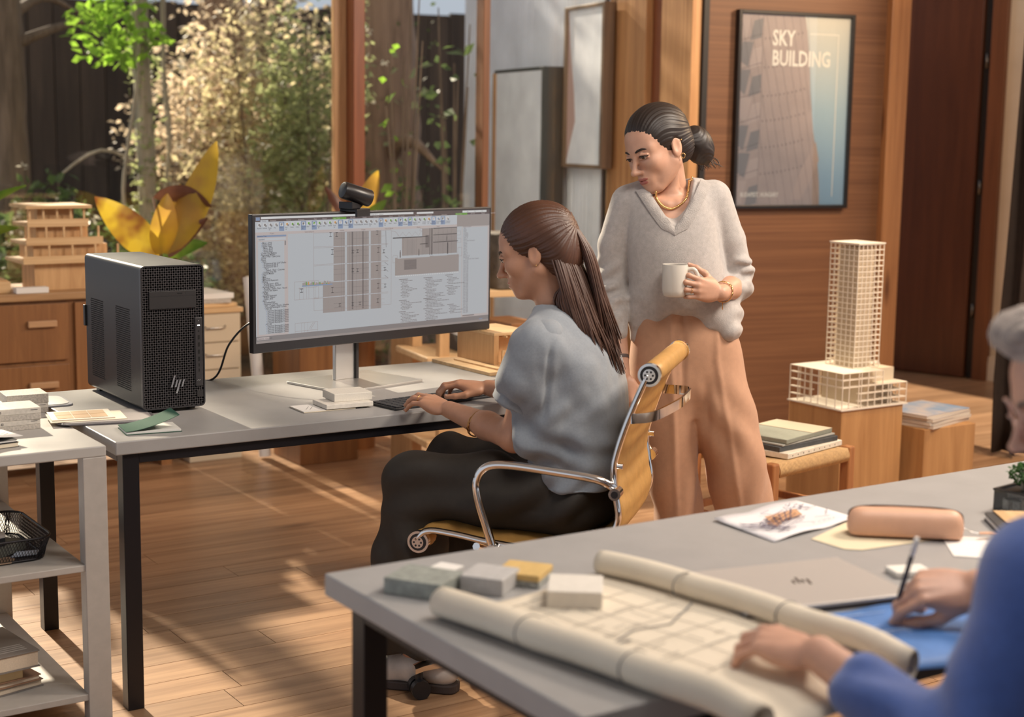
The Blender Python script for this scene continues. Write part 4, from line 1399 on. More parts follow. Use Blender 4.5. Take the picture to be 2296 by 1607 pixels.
# back and seat stretchers, arm loops
for (px_, pz_) in ((-0.345, 0.83),):
    st_ = spline([(px_ + 0.03, -HW - 0.01, pz_ + 0.0), (px_ - 0.02, -HW + 0.02, pz_ + 0.005), (px_ - 0.065, -HW * 0.45, pz_ + 0.02), (px_ - 0.07, 0, pz_ + 0.02), (px_ - 0.065, HW * 0.45, pz_ + 0.02), (px_ - 0.02, HW - 0.02, pz_ + 0.005), (px_ + 0.03, HW + 0.01, pz_)], 5)
    mb = MB()
    rs2 = []
    for p in st_:
        rs2.append([Vector((p[0] + a, p[1], p[2] + b_)) for a, b_ in ((-0.003, -0.013), (0.003, -0.013), (0.003, 0.013), (-0.003, 0.013))])
    mb.rings(rs2)
    mb.build('back_stretcher', M_chrome, chair, smooth=True, autosmooth=40)
for sy in (-1, 1):
    MB().cyl((-0.268, sy * (HW - 0.004), 0.70), (-0.292, sy * (HW - 0.004), 0.70), 0.008, 12).build('bolt', M_chrome, chair, smooth=True, autosmooth=40)
    ap = spline([(0.045, sy * (HW + 0.03), 0.462), (0.062, sy * (HW + 0.036), 0.52), (0.086, sy * (HW + 0.04), 0.60), (0.088, sy * (HW + 0.04), 0.65), (0.060, sy * (HW + 0.04), 0.684), (0.0, sy * (HW + 0.04), 0.692), (-0.12, sy * (HW + 0.04), 0.684), (-0.225, sy * (HW + 0.038), 0.673), (-0.262, sy * (HW + 0.03), 0.658), (-0.278, sy * (HW + 0.012), 0.640)], 6)
    MB().tube(ap, 0.0115, 10).build('arm', M_chrome, chair, smooth=True)
    for (q, r_) in (((0.045, 0.458), 0.017), ((-0.281, 0.636), 0.016)):
        cp = MB().m(M_chrome).cyl((q[0], sy * (HW + 0.004), q[1]), (q[0], sy * (HW + 0.045), q[1]), r_, 16)
        cp.m(M_black).cyl((q[0], sy * (HW + 0.045), q[1]), (q[0], sy * (HW + 0.047), q[1]), r_ * 0.6, 12)
        cp.build('arm_pivot', None, chair, smooth=True, autosmooth=40)
st_ = MB()
for xx in (0.10, -0.10):
    st_.tube(spline([(xx, -HW, 0.455), (xx * 0.8, -0.1, 0.41), (xx * 0.8, 0.1, 0.41), (xx, HW, 0.455)], 5), 0.011, 8)
st_.box(-0.11, -0.09, 0.385, 0.11, 0.09, 0.41)
st_.build('seat_spider', M_chrome, chair, smooth=True, autosmooth=40)
MB().cyl((0, 0, 0.10), (0, 0, 0.39), 0.022, 16).cyl((0, 0, 0.10), (0, 0, 0.24), 0.033, 16).build('gas_column', M_plastic, chair, smooth=True, autosmooth=40)
MB().lathe([(0.02, 0.07), (0.05, 0.075), (0.05, 0.12), (0.03, 0.13)], 20).build('hub', M_chrome, chair, smooth=True, autosmooth=40)
CR = 0.335
for q in range(5):
    a = rad(35.4 + 72 * q)
    ca_, sa = math.cos(a), math.sin(a)
    mb = MB()
    rs2 = []
    for (r_, z, w_, h_) in ((0.03, 0.098, 0.030, 0.020), (0.12, 0.102, 0.024, 0.016), (0.24, 0.098, 0.019, 0.012), (CR - 0.01, 0.090, 0.020, 0.010), (CR + 0.015, 0.082, 0.018, 0.010)):
        rs2.append([Vector((ca_ * r_ - sa * sx * w_ / 1.0, sa * r_ + ca_ * sx * w_ / 1.0, z + sz * h_)) for sx, sz in ((-1, -1), (1, -1), (1, 0.4), (0.5, 1), (-0.5, 1), (-1, 0.4))])
    mb.rings(rs2)
    mb.build('base_spoke', M_chrome, chair, smooth=True, autosmooth=50)
    cst = MB().cyl((ca_ * CR, sa * CR, 0.05), (ca_ * CR, sa * CR, 0.085), 0.011, 10)
    for s_ in (-1, 1):
        px_, py_ = ca_ * (CR) - sa * 0.016 * s_, sa * (CR) + ca_ * 0.016 * s_
        cst.cyl((px_ + sa * 0.011, py_ - ca_ * 0.011, 0.027), (px_ - sa * 0.011, py_ + ca_ * 0.011, 0.027), 0.0268, 18)
    cst.build('caster', M_plastic, chair, smooth=True, autosmooth=40)
# ------------------------------------------------------------------ on the foreground table
G2 = 'sample blocks on the foreground table'
block('pitted grey green stone sample nearest the table corner', 1.300, 2.196, 0.7405, 0.096, 0.112, 0.030, rad(33), mat('greenstone', (0.30, 0.32, 0.29), 0.65, noise=0.2, nscale=60), group=G2)
block('light grey stone sample lying between two other samples', 1.408, 2.163, 0.7405, 0.086, 0.082, 0.031, rad(36), mat('palegrey_stone', (0.50, 0.49, 0.48), 0.6, noise=0.08, nscale=80), group=G2)
block('ochre topped sample block at the back of the sample cluster', 1.490, 2.170, 0.7405, 0.085, 0.085, 0.024, rad(38), mat('ochre', (0.66, 0.45, 0.17), 0.6, noise=0.08, nscale=60), M_stoneC, group=G2)
block('white thick sample block beside the rolled drawing', 1.428, 2.055, 0.7480, 0.095, 0.105, 0.030, rad(-37), mat('whitestone', (0.74, 0.70, 0.63), 0.65, noise=0.04, nscale=60), group=G2)
wsl = tag(MB().box(0, 0, 0, 0.085, 0.05, 0.0025).build('white_tag', M_paper), 'small white card tucked behind the grey stone samples', 'card')
wsl.location = (1.372, 2.318, 0.741)
wsl.rotation_euler = (0, 0, rad(28))

# long drawing rolled at both sides
M_roll = mat('tracing_paper', (0.74, 0.66, 0.53), 0.7, noise=0.05, nscale=8)
sd = thing('rolled_drawing', 'long cream drawing sheet rolled up along both sides on the foreground table', 'drawing', (1.262, 2.125, 0.7410), rad(-79))
SLN, SWD = 0.665, 0.385
prof_ = []
for i in range(46):
    a = 2 * PI * 1.9 * (1 - i / 45)
    r_ = 0.026 - 0.0022 * a / (2 * PI)
    prof_.append((-math.sin(a) * r_ * -1.0 * -1, 0.026 - math.cos(a) * r_))
for i in range(1, 12):
    u_ = i / 12
    prof_.append((SWD * u_, 0.0008 + 0.004 * math.sin(PI * u_)))
for i in range(46):
    a = 2 * PI * 1.9 * (i / 45)
    r_ = 0.023 - 0.0020 * a / (2 * PI)
    prof_.append((SWD + math.sin(a) * r_, 0.023 - math.cos(a) * r_))
mb = MB()
ns = 26
rows = []
for i in range(ns + 1):
    u_ = i / ns
    x_ = SLN * u_
    over = max(0.0, x_ - 0.56)
    sag = -1.6 * over ** 2
    wav = 0.0025 * math.sin(u_ * 9)
    rows.append([Vector((x_ + (0.02 * math.sin(7 * p[0]) if i in (0, ns) else 0), p[0] * (1 + 0.03 * math.sin(u_ * 5)), p[1] + sag + abs(wav))) for p in prof_])
vs = [p for r_ in rows for p in r_]
k = len(prof_)
fs = [(i * k + j, (i + 1) * k + j, (i + 1) * k + j + 1, i * k + j + 1) for i in range(ns) for j in range(k - 1)]
mb.add(vs, fs)
o = mb.build('drawing_sheet', M_roll, sd, smooth=True)
sm = o.modifiers.new('solid', 'SOLIDIFY')
sm.thickness = 0.0006
M_pencil = mat('pencil_grey', (0.24, 0.23, 0.22), 0.7)
dl = random.Random(4)
mb = MB()


def dline(xa, ya, xb, yb, w_=0.0012):
    n__ = 6
    for i in range(n__):
        p0 = Vector((xa + (xb - xa) * i / n__, ya + (yb - ya) * i / n__, 0))
        p1 = Vector((xa + (xb - xa) * (i + 1) / n__, ya + (yb - ya) * (i + 1) / n__, 0))
        for p in (p0, p1):
            over = max(0.0, p.x - 0.56)
            p.z = 0.0008 + 0.004 * math.sin(PI * p.y / SWD) + 0.0020 - 1.6 * over ** 2 + abs(0.0025 * math.sin(p.x / SLN * 9))
        mb.bar(p0, p1, w_, 0.0003)


for i in range(7):
    dline(0.06 + i * 0.07, 0.07, 0.06 + i * 0.07, 0.33)
for yy in (0.07, 0.13, 0.20, 0.27, 0.33):
    dline(0.06, yy, 0.48, yy)
for i in range(22):
    xa, ya = dl.uniform(0.08, 0.44), dl.uniform(0.08, 0.30)
    if dl.random() < 0.5:
        dline(xa, ya, xa + dl.uniform(0.02, 0.07), ya)
    else:
        dline(xa, ya, xa, ya + dl.uniform(0.02, 0.06))
pts_ = [(0.22, 0.035), (0.30, 0.10), (0.28, 0.17), (0.30, 0.24), (0.26, 0.33), (0.24, 0.37)]
for a, b_ in zip(pts_[:-1], pts_[1:]):
    dline(a[0], a[1], b_[0], b_[1], 0.004)
dline(0.30, 0.05, 0.31, 0.13, 0.006)
lo = mb.build('pencil_lines', M_pencil, sd)
for yy, r_ in ((0.0, 0.0262), (SWD, 0.0232)):
    for xx in (0.21, 0.43):
        ring = [(xx + 0.008 * math.sin(a), yy + (r_ + 0.0006) * math.sin(a), r_ - 0.0 + (r_ + 0.0006) * -math.cos(a)) for a in np.linspace(PI * 0.25, PI * 1.75, 18)]
        MB().tube(ring, 0.0014, 5).build('band_line', M_pencil, sd)

lp = thing('laptop', 'closed silver laptop with a dark slanted emblem on the foreground table', 'laptop', (1.742, 2.083, 0.7405), rad(-12))
M_lap = mat('laptop_silver', (0.55, 0.52, 0.49), 0.38, 0.3)
MB().box(0, -0.245, 0.0, 0.34, 0, 0.008).build('laptop_base', mat('laptop_dark', (0.10, 0.095, 0.10), 0.4, 0.5), lp, bevel=0.003)
MB().box(0.001, -0.246, 0.0085, 0.339, -0.001, 0.0155).build('lid', M_lap, lp, bevel=0.0025)
mb = MB()
for (xo, za, zb) in ((0, 0.0, 0.030), (0.011, 0.0, 0.018), (0.0195, -0.014, 0.018), (0.030, 0.0, 0.018)):
    pts4 = [(xo + 0.3 * za, za), (xo + 0.0052 + 0.3 * za, za), (xo + 0.0052 + 0.3 * zb, zb), (xo + 0.3 * zb, zb)]
    mb.prism([(0.205 - q[0], -0.11 - q[1]) for q in pts4], 0.0155, 0.0159)
mb.build('logo', mat('badge_dark', (0.02, 0.02, 0.022), 0.2), lp)

bp_ = thing('blueprint', 'blue blueprint sheet hanging over the near table edge', 'blueprint', (1.715, 1.815, 0.742), rad(-9))
mb = MB()
NX, NY = 14, 8
g_ = [[(0.46 * i / NX + (0.02 * j / NY), -0.26 * j / NY + 0.004 * math.sin(i), 0.001 + 0.002 * abs(math.sin(i * 0.7)) - (max(0, j / NY - 0.66) ** 2) * 0.10) for i in range(NX + 1)] for j in range(NY + 1)]
mb.add([p for r_ in g_ for p in r_], [(j * (NX + 1) + i, (j + 1) * (NX + 1) + i, (j + 1) * (NX + 1) + i + 1, j * (NX + 1) + i + 1) for j in range(NY) for i in range(NX)])
o = mb.build('sheet', mat('blueprint_blue', (0.075, 0.20, 0.50), 0.6, noise=0.15, nscale=12), bp_, smooth=True)
o.modifiers.new('s', 'SOLIDIFY').thickness = 0.0006
mb = MB()
for i in range(9):
    a, b_ = dl.uniform(0.05, 0.25), dl.uniform(-0.14, -0.03)
    mb.bar((a, b_, 0.0042), (a + dl.uniform(0.06, 0.15), b_, 0.0042), 0.0018, 0.0003)
    mb.bar((a, b_, 0.0042), (a, b_ - dl.uniform(0.01, 0.03), 0.0042), 0.0018, 0.0003)
mb.build('white_lines', mat('blueprint_line', (0.38, 0.52, 0.78), 0.6), bp_)
er = tag(MB().box(0, 0, 0, 0.075, 0.05, 0.012).build('eraser', mat('eraser_white', (0.80, 0.77, 0.70), 0.7), bevel=0.003), 'white eraser block lying behind the laptop near the writing hand', 'eraser')
er.location = (2.10, 1.885, 0.7405)
er.rotation_euler = (0, 0, rad(-20))
# leather pencil case
pcs = thing('pencil_case', 'peach leather pencil case with dark zip on the foreground table', 'pencil case', (2.345, 2.090, 0.743), rad(-40))
M_peach = mat('peach_leather', (0.70, 0.40, 0.26), 0.5, noise=0.04, nscale=30, bump=0.08, bscale=260)
mb = MB()
sec = []
for i in range(13):
    u_ = -1 + 2 * i / 12
    L_ = 0.118
    e = max(0.0, abs(u_) - 0.86) / 0.14
    sw_ = 1 - 0.35 * e ** 2
    hh = 0.060 * (1 - 0.22 * e ** 2)
    ring = []
    for (yy, zz) in ((-1, 0.02), (-1.03, 0.25), (-0.98, 0.62), (-0.62, 0.92), (0, 1.0), (0.62, 0.92), (0.98, 0.62), (1.03, 0.25), (1, 0.02), (0, 0)):
        ring.append((u_ * L_, yy * 0.036 * sw_, zz * hh))
    sec.append(ring)
mb.rings(sec)
mb.build('case_body', M_peach, pcs, smooth=True, sub=2)
MB().tube(spline([(-0.116, 0, 0.03), (-0.108, 0, 0.052), (-0.06, 0, 0.0605), (0.06, 0, 0.0605), (0.108, 0, 0.052), (0.117, 0, 0.03)], 6), 0.0016, 6).build('zip', mat('zip_dark', (0.06, 0.03, 0.02), 0.5), pcs)
MB().tube(spline([(0.117, 0, 0.02), (0.135, 0.002, 0.012), (0.15, 0.0, 0.010)], 4), 0.0018, 6).build('zip_pull', M_steel, pcs, smooth=True)
mb = MB()
sp = spline([(0.15, 0.0, 0.010), (0.18, 0.012, 0.008), (0.215, 0.014, 0.005), (0.245, 0.022, 0.003)], 5)
mb.rings([[Vector((p[0], p[1] - 0.006, p[2])), Vector((p[0], p[1] + 0.006, p[2])), Vector((p[0], p[1] + 0.006, p[2] + 0.0025)), Vector((p[0], p[1] - 0.006, p[2] + 0.0025))] for p in sp])
mb.build('leather_strap', M_peach, pcs, smooth=True, autosmooth=40)
# sketch and note sheets
sk = thing('sketch_sheet', 'white sheet with an ink and ochre perspective sketch of a house', 'drawing', (2.078, 2.190, 0.741), rad(9))
mb = MB()
NX = 12
g_ = [[(0.285 * i / NX + 0.035 * j, 0.19 * j / 6 + 0.0, 0.001 + 0.006 * abs(math.sin(i * 0.42 + j * 0.2)) * (1 if j in (0, 6) else 0.6)) for i in range(NX + 1)] for j in range(7)]
g_ = [[(p[0] - 0.035 * j + 0.006 * j, p[1], p[2]) for p in r_] for j, r_ in enumerate(g_)]
mb.add([p for r_ in g_ for p in r_], [(j * 13 + i, j * 13 + i + 1, (j + 1) * 13 + i + 1, (j + 1) * 13 + i) for j in range(6) for i in range(NX)])
o = mb.build('sheet', mat('sketch_paper', (0.78, 0.75, 0.76), 0.7), sk, smooth=True)
o.modifiers.new('s', 'SOLIDIFY').thickness = 0.0005
mb = MB()
M_ochre = mat('ochre_ink', (0.62, 0.33, 0.16), 0.7)
M_inkp = mat('purple_ink', (0.10, 0.08, 0.14), 0.7)
zt = 0.0085
mb.m(M_ochre)
for i in range(12):
    mb.bar((0.10 + i * 0.009, 0.085, zt), (0.13 + i * 0.009, 0.125, zt), 0.006, 0.0003)
for i in range(5):
    mb.bar((0.085, 0.06 + i * 0.006, zt), (0.14, 0.085 + i * 0.006, zt), 0.003, 0.0003)
mb.m(M_inkp)
for (a, b_) in (((0.02, 0.10), (0.075, 0.02)), ((0.035, 0.12), (0.09, 0.03)), ((0.02, 0.10), (0.08, 0.075)), ((0.03, 0.11), (0.10, 0.085)), ((0.03, 0.085), (0.09, 0.055)), ((0.045, 0.065), (0.10, 0.04)), ((0.06, 0.04), (0.11, 0.03))):
    mb.bar((*a, zt + 0.0003), (*b_, zt + 0.0003), 0.0035, 0.0003)
for i in range(14):
    a = (dl.uniform(0.10, 0.26), dl.uniform(0.05, 0.16))
    mb.bar((*a, zt + 0.0003), (a[0] + dl.uniform(0.01, 0.04), a[1] + dl.uniform(-0.02, 0.03), zt + 0.0003), 0.0012, 0.0003)
for i in range(16):
    a = (dl.gauss(0.25, 0.012), dl.gauss(0.135, 0.012))
    mb.bar((*a, zt + 0.0004), (a[0] + 0.008, a[1] + dl.uniform(-.006, .006), zt + 0.0004), 0.002, 0.0003)
for i in range(9):
    mb.bar((0.16 + i * 0.009, 0.022 + (i % 2) * 0.004, zt), (0.165 + i * 0.009, 0.03, zt), 0.0012, 0.0003)
for i in range(6):
    mb.bar((0.05 + i * 0.02, 0.045 + i * 0.006, zt + 0.0004), (0.08 + i * 0.028, 0.10 + i * 0.006, zt + 0.0004), 0.0022, 0.0003)
    mb.bar((0.07, 0.035 + i * 0.012, zt + 0.0004), (0.20, 0.075 + i * 0.012, zt + 0.0004), 0.0016, 0.0003)
mb.build('sketch_lines', None, sk)
ys = tag(MB().prism([(0, 0.11), (0.012, 0.02), (0.04, 0.0), (0.24, 0.0), (0.35, 0.20), (0.22, 0.22)], 0, 0.0008).build('note_sheet', mat('yellow_paper', (0.76, 0.66, 0.46), 0.7)), 'cream note sheet under the pencil case', 'sheet')
ys.location = (2.150, 2.062, 0.7408)
ys.rotation_euler = (0, 0, rad(-6))
nb2 = thing('notebook', 'dark grey notebook with rounded corners at the right edge of the table', 'notebook', (2.640, 1.985, 0.7405), rad(-37))
MB().prism(rrect(0.20, 0.15, 0.012), 0, 0.003).build('back_cover', mat('charcoal_cover', (0.05, 0.05, 0.053), 0.5), nb2)
MB().prism(rrect(0.196, 0.146, 0.010), 0.003, 0.012).build('pages', M_paper, nb2)
MB().prism(rrect(0.20, 0.15, 0.012), 0.012, 0.016).build('front_cover', mat('charcoal_cover', (0.05, 0.05, 0.053)), nb2, bevel=0.001)
cbd = tag(MB().box(-0.05, -0.10, 0, 0.05, 0.10, 0.003).build('wood_swatch', M_ply), 'pale wooden swatch lying on the dark notebook', 'swatch')
cbd.location = (2.675, 1.995, 0.757)
cbd.rotation_euler = (0, 0, rad(55))
sh = tag(MB().prism([(0, 0), (0.16, -0.12), (0.26, 0.02), (0.08, 0.13)], 0, 0.0008).build('note_sheet', M_paper), 'blank white sheet at the right edge of the foreground table', 'sheet')
sh.location = (2.315, 1.935, 0.7408)
sh.rotation_euler = (0, 0, rad(-8))
# miniature tree in a clear box
ab = thing('plant_box', 'small clear box with pebbles and a miniature tree', 'planter', (2.735, 2.105, 0.7405), rad(8))
M_acr = glass_mat('acrylic', (0.94, 0.95, 0.95))
for (a, b_, c, d_) in ((-0.045, -0.045, 0.045, -0.043), (-0.045, 0.043, 0.045, 0.045), (-0.045, -0.043, -0.043, 0.043), (0.043, -0.043, 0.045, 0.043)):
    MB().box(a, b_, 0, c, d_, 0.047).build('clear_wall', M_acr, ab)
mb = MB()
for (a, b_, c, d_) in ((-0.047, -0.047, 0.047, -0.038), (-0.047, 0.038, 0.047, 0.047), (-0.047, -0.038, -0.038, 0.038), (0.038, -0.038, 0.047, 0.038)):
    mb.box(a, b_, 0.047, c, d_, 0.051)
mb.box(-0.038, -0.038, 0.045, 0.038, 0.038, 0.047)
mb.build('black_rim', M_plastic, ab)
mb = MB()
for i in range(14):
    mb.box(-0.012, -0.012, -0.012, 0.012, 0.012, 0.012, Tr(dl.uniform(-0.03, 0.03), dl.uniform(-0.03, 0.03), 0.0135 + 0.010 * (i % 2)) @ Matrix.Rotation(dl.uniform(0, 3), 4, 'Z'))
o = mb.build('stone_cubes', M_stoneC, ab)
o['kind'] = 'stuff'
MB().tube(spline([(0, 0, 0.045), (-0.006, 0, 0.06), (0.004, 0.004, 0.075), (0.0, 0, 0.09)], 4), 0.004, 6).build('trunk', M_bark2, ab, smooth=True)
mb = MB()
leaves(mb, shell_pts(random.Random(9), 420, (0.004, 0, 0.085), 0.033, 0.033, 0.026), 0.012, random.Random(8))
mb.build('foliage', leaf_mat('mini_leaf', (0.05, 0.13, 0.03)), ab)

# ------------------------------------------------------------------ poster on the veneered wall
po = thing('poster', 'black framed poster reading SKY BUILDING with a facade against blue sky', 'poster', (*wp(3.995, 6.72), 1.185), TH)
PW_, PH_ = 0.69, 0.99
T3 = Matrix(((1, 0, 0, 0), (0, 0, 1, 0), (0, 1, 0, 0), (0, 0, 0, 1)))     # prism (u,z) extruded along t
M_pf = mat('poster_frame', (0.012, 0.010, 0.010), 0.35)
fr = MB()
fw_ = 0.018
for (a, b_, c, d_) in ((0, 0, fw_, PH_), (PW_ - fw_, 0, PW_, PH_), (fw_, 0, PW_ - fw_, fw_), (fw_, PH_ - fw_, PW_ - fw_, PH_)):
    fr.box(a, -0.040, b_, c, -0.002, d_)
fr.build('frame', M_pf, po, bevel=0.002)
IW, IH = PW_ - 2 * fw_, PH_ - 2 * fw_


def pq(poly, m_, k=0):
    return [(fw_ + IW * p[0], fw_ + IH * (1 - p[1])) for p in poly]


def prn(mb, poly, m_, k):
    y_ = -0.022 - 0.0002 * k
    pts = pq(poly, m_)
    mb.m(m_).add([(p[0], y_, p[1]) for p in pts], [tuple(range(len(pts)))])


m_, nt, b = _newmat('poster_sky')
MATS['poster_sky'] = m_
tc = nt.nodes.new('ShaderNodeTexCoord')
sx = nt.nodes.new('ShaderNodeSeparateXYZ')
nt.links.new(tc.outputs['Object'], sx.inputs[0])
cr = nt.nodes.new('ShaderNodeValToRGB')
cr.color_ramp.elements[0].position = 0.15
cr.color_ramp.elements[0].color = (0.33, 0.50, 0.70, 1)
cr.color_ramp.elements[1].position = 0.95
cr.color_ramp.elements[1].color = (0.68, 0.66, 0.62, 1)
e_ = cr.color_ramp.elements.new(0.5)
e_.color = (0.42, 0.56, 0.68, 1)
nt.links.new(sx.outputs[2], cr.inputs[0])
nt.links.new(cr.outputs[0], b.inputs['Base Color'])
b.inputs['Roughness'].default_value = 0.4
P_sky = m_
P_f0 = mat('print_facade', (0.44, 0.345, 0.325), 0.45, noise=0.08, nscale=6)
P_f1, P_f2, P_f3 = mat('print_grey', (0.25, 0.225, 0.23), 0.45), mat('print_mauve', (0.50, 0.40, 0.385), 0.45), mat('print_glow', (0.49, 0.375, 0.345), 0.45)
P_ln, P_wh = mat('print_line', (0.11, 0.085, 0.08), 0.5), mat('print_white', (0.92, 0.87, 0.82), 0.5)
mb = MB()
prn(mb, [(0, 1), (1, 1), (1, 0), (0, 0)], P_sky, 0)
edge_ = [(0.575, 0.0), (0.60, 0.08), (0.625, 0.2), (0.65, 0.4), (0.69, 0.6), (0.745, 0.78), (0.765, 0.88), (0.775, 1.0)]
prn(mb, [(0, 1)] + [(0.775, 1.0)] + edge_[::-1][1:] + [(0, 0)], P_f0, 1)
prn(mb, [(0.60, 0.97), (0.70, 0.85), (0.755, 0.76), (0.72, 0.66), (0.60, 0.80), (0.50, 0.97)], P_f3, 2)
for q in range(7):
    v0 = q * 0.145
    prn(mb, [(0.0, v0 + 0.10), (0.055 + 0.02 * (q % 2), v0 + 0.13), (0.10 + 0.02 * (q % 2), v0 + 0.0), (0.02, v0 - 0.0)], P_f1 if q % 3 else P_f2, 2)
    prn(mb, [(0.085, v0 + 0.14), (0.19, v0 + 0.12), (0.20, v0 + 0.02), (0.12, v0 + 0.035)], P_f2 if q % 2 else P_f1, 2)


def pl(u0, v0, u1, v1, m_=P_ln, w_=0.0022, k=4):
    a = Vector((fw_ + IW * u0, -0.022 - 0.0002 * k, fw_ + IH * (1 - v0)))
    b2 = Vector((fw_ + IW * u1, -0.022 - 0.0002 * k, fw_ + IH * (1 - v1)))
    d = (b2 - a).normalized()
    n2 = Vector((-d.z, 0, d.x)) * w_ / 2
    mb.m(m_).quad(a - n2, b2 - n2, b2 + n2, a + n2)


for i in range(9):
    u0 = 0.02 + i * 0.075
    v1 = min(1.0, 1.0)
    pl(max(0, u0 - 0.02), 0.0, min(u0 + 0.30, 0.76), 1.0, w_=0.0012) if u0 + 0.3 < 0.78 else pl(u0 - 0.02, 0.0, 0.62 + (u0 - 0.45) * 0.3, 0.5, w_=0.001)
for v0 in (0.12, 0.27, 0.42, 0.55, 0.69, 0.83):
    pl(0.0, v0 + 0.02, 0.20, v0 - 0.02, w_=0.002)
    for i in range(11):
        uu = 0.22 + i * 0.037
        vv = v0 - 0.002 * i * (1 + i * 0.12)
        if uu < 0.56 + vv * 0.18:
            prn(mb, [(uu, vv + 0.011), (uu + 0.006, vv + 0.011), (uu + 0.006, vv), (uu, vv)], P_ln, 4)
pl(0.20, 0.0, 0.20, 1.0, w_=0.0012)
for (u0, v0, u1, v1) in ((0.625, 0.092, 0.892, 0.092), (0.8895, 0.092, 0.8895, 0.955)):
    pl(u0, v0, u1, v1, P_wh, 0.0048, 5)
for (tx, u0, v0, sz, xs_) in (('SKY', 0.285, 0.157, 0.108, 0.72), ('BUILDING', 0.285, 0.262, 0.108, 0.72), ('BUDAPEST, HUNGARY', 0.045, 0.955, 0.031, 0.72)):
    mb.m(P_wh).text(tx, sz, Tr(fw_ + IW * u0, -0.0235, fw_ + IH * (1 - v0)) @ Matrix(((1, 0, 0, 0), (0, 0, -1, 0), (0, 1, 0, 0), (0, 0, 0, 1))), offset=sz * 0.022, xs=xs_)
mb.build('print', None, po)
MB().box(fw_, -0.034, fw_, PW_ - fw_, -0.032, PH_ - fw_).build('glazing', M_glass, po)

# ------------------------------------------------------------------ plinths, white tower model, magazines, stool
M_plinth = wood('plinth_ply', (0.36, 0.175, 0.062), (0.56, 0.31, 0.125), scale=(16, 16, 1.3), rough=0.5)
tag(MB().box(-0.18, -0.155, 0, 0.18, 0.155, 0.44).build('plinth', M_plinth, bevel=0.003), 'square timber plinth under the white tower model', 'plinth').location = (4.675, 4.528, 0)
tag(MB().box(-0.16, -0.13, 0, 0.16, 0.13, 0.335).build('plinth', M_plinth, bevel=0.003), 'lower timber plinth carrying a pile of magazines', 'plinth').location = (5.075, 4.43, 0)
M_model = mat('model_white', (0.78, 0.70, 0.58), 0.6)
M_mslab = mat('model_slab', (0.74, 0.67, 0.57), 0.6)
tm = thing('tower_model', 'white lattice tower model standing on its podium', 'model', (4.49, 4.37, 0.4405))
MB().box(-0.005, -0.005, 0, 0.385, 0.315, 0.005).build('base_plate', M_mslab, tm)


def deck(x0, y0, x1, y1, z, nm='floor_slab', th=0.003):
    return MB().box(x0, y0, z, x1, y1, z + th).build(nm, M_model, tm)


def col(x, y, z0, z1, w_=0.0032, nm='column'):
    return MB().box(x - w_ / 2, y - w_ / 2, z0, x + w_ / 2, y + w_ / 2, z1).build(nm, M_model, tm)


PHT = 0.155
for i in range(1, 6):
    z = PHT * i / 5
    if i == 5:
        deck(0, 0, 0.235, 0.31, z - 0.003)
        deck(0.235, 0.16, 0.38, 0.31, z - 0.003)
    elif i in (3, 4):
        MB().box(0, 0, z, 0.235, 0.03, z + 0.003).build('floor_slab', M_model, tm)
        MB().box(0.0, 0.03, z, 0.02, 0.31, z + 0.003).build('floor_slab', M_model, tm)
        deck(0.235, 0.14 if i == 4 else 0.0, 0.38, 0.31, z)
    else:
        MB().box(0.10, 0, z, 0.38, 0.02, z + 0.003).build('floor_slab', M_model, tm)
        deck(0.0, 0.18, 0.02, 0.31, z)
        deck(0.25, 0.02, 0.38, 0.31, z)
for x in (0.0015, 0.04, 0.095, 0.11, 0.15, 0.19, 0.235, 0.27, 0.285, 0.335, 0.3785):
    col(x, 0.0015, 0.005, PHT - 0.003 if x < 0.25 else PHT * 3 / 5)
for y in (0.04, 0.09, 0.14, 0.18, 0.22, 0.26, 0.3085):
    col(0.0015, y, 0.005, PHT - 0.003)
for y in (0.06, 0.11, 0.16, 0.21, 0.26, 0.3085):
    col(0.3785, y, 0.005, PHT * 3 / 5 if y < 0.15 else PHT - 0.003)
for x in (0.06, 0.12, 0.18, 0.24, 0.30):
    col(x, 0.3085, 0.005, PHT - 0.003)
MB().box(0.16, 0.06, 0.005, 0.36, 0.28, PHT - 0.004).build('podium_core', mat('model_core', (0.60, 0.50, 0.36), 0.7), tm)
tx0, ty0, tw_, td_ = 0.135, 0.075, 0.150, 0.165
THT, NF = 0.515, 23
MB().box(tx0 + 0.03, ty0 + 0.03, PHT, tx0 + tw_ - 0.03, ty0 + td_ - 0.03, PHT + THT - 0.01).build('tower_core', mat('model_core2', (0.58, 0.47, 0.33), 0.7), tm)
me_ = None
for i in range(NF + 1):
    z = PHT + THT * i / NF
    if me_ is None:
        o = MB().box(0, 0, 0, tw_, 0.006, 0.0036).box(0, td_ - 0.006, 0, tw_, td_, 0.0036).box(0, 0.006, 0, 0.006, td_ - 0.006, 0.0036).box(tw_ - 0.006, 0.006, 0, tw_, td_ - 0.006, 0.0036).build('floor_ring', M_model, tm)
        me_ = o.data
    else:
        o = bpy.data.objects.new('floor_ring', me_)
        COL.objects.link(o)
        o.parent = tm
    o.location = (tx0, ty0, z)
for i in range(7):
    col(tx0 + 0.002 + (tw_ - 0.004) * i / 6, ty0 + 0.002, PHT, PHT + THT, 0.003)
    col(tx0 + 0.002 + (tw_ - 0.004) * i / 6, ty0 + td_ - 0.002, PHT, PHT + THT, 0.003)
    if 0 < i < 6:
        col(tx0 + 0.002, ty0 + 0.002 + (td_ - 0.004) * i / 6, PHT, PHT + THT, 0.003)
        col(tx0 + tw_ - 0.002, ty0 + 0.002 + (td_ - 0.004) * i / 6, PHT, PHT + THT, 0.003)
MB().box(tx0 - 0.003, ty0 - 0.003, PHT + THT + 0.0036, tx0 + tw_ + 0.003, ty0 + td_ + 0.003, PHT + THT + 0.009).build('roof_slab', M_model, tm)
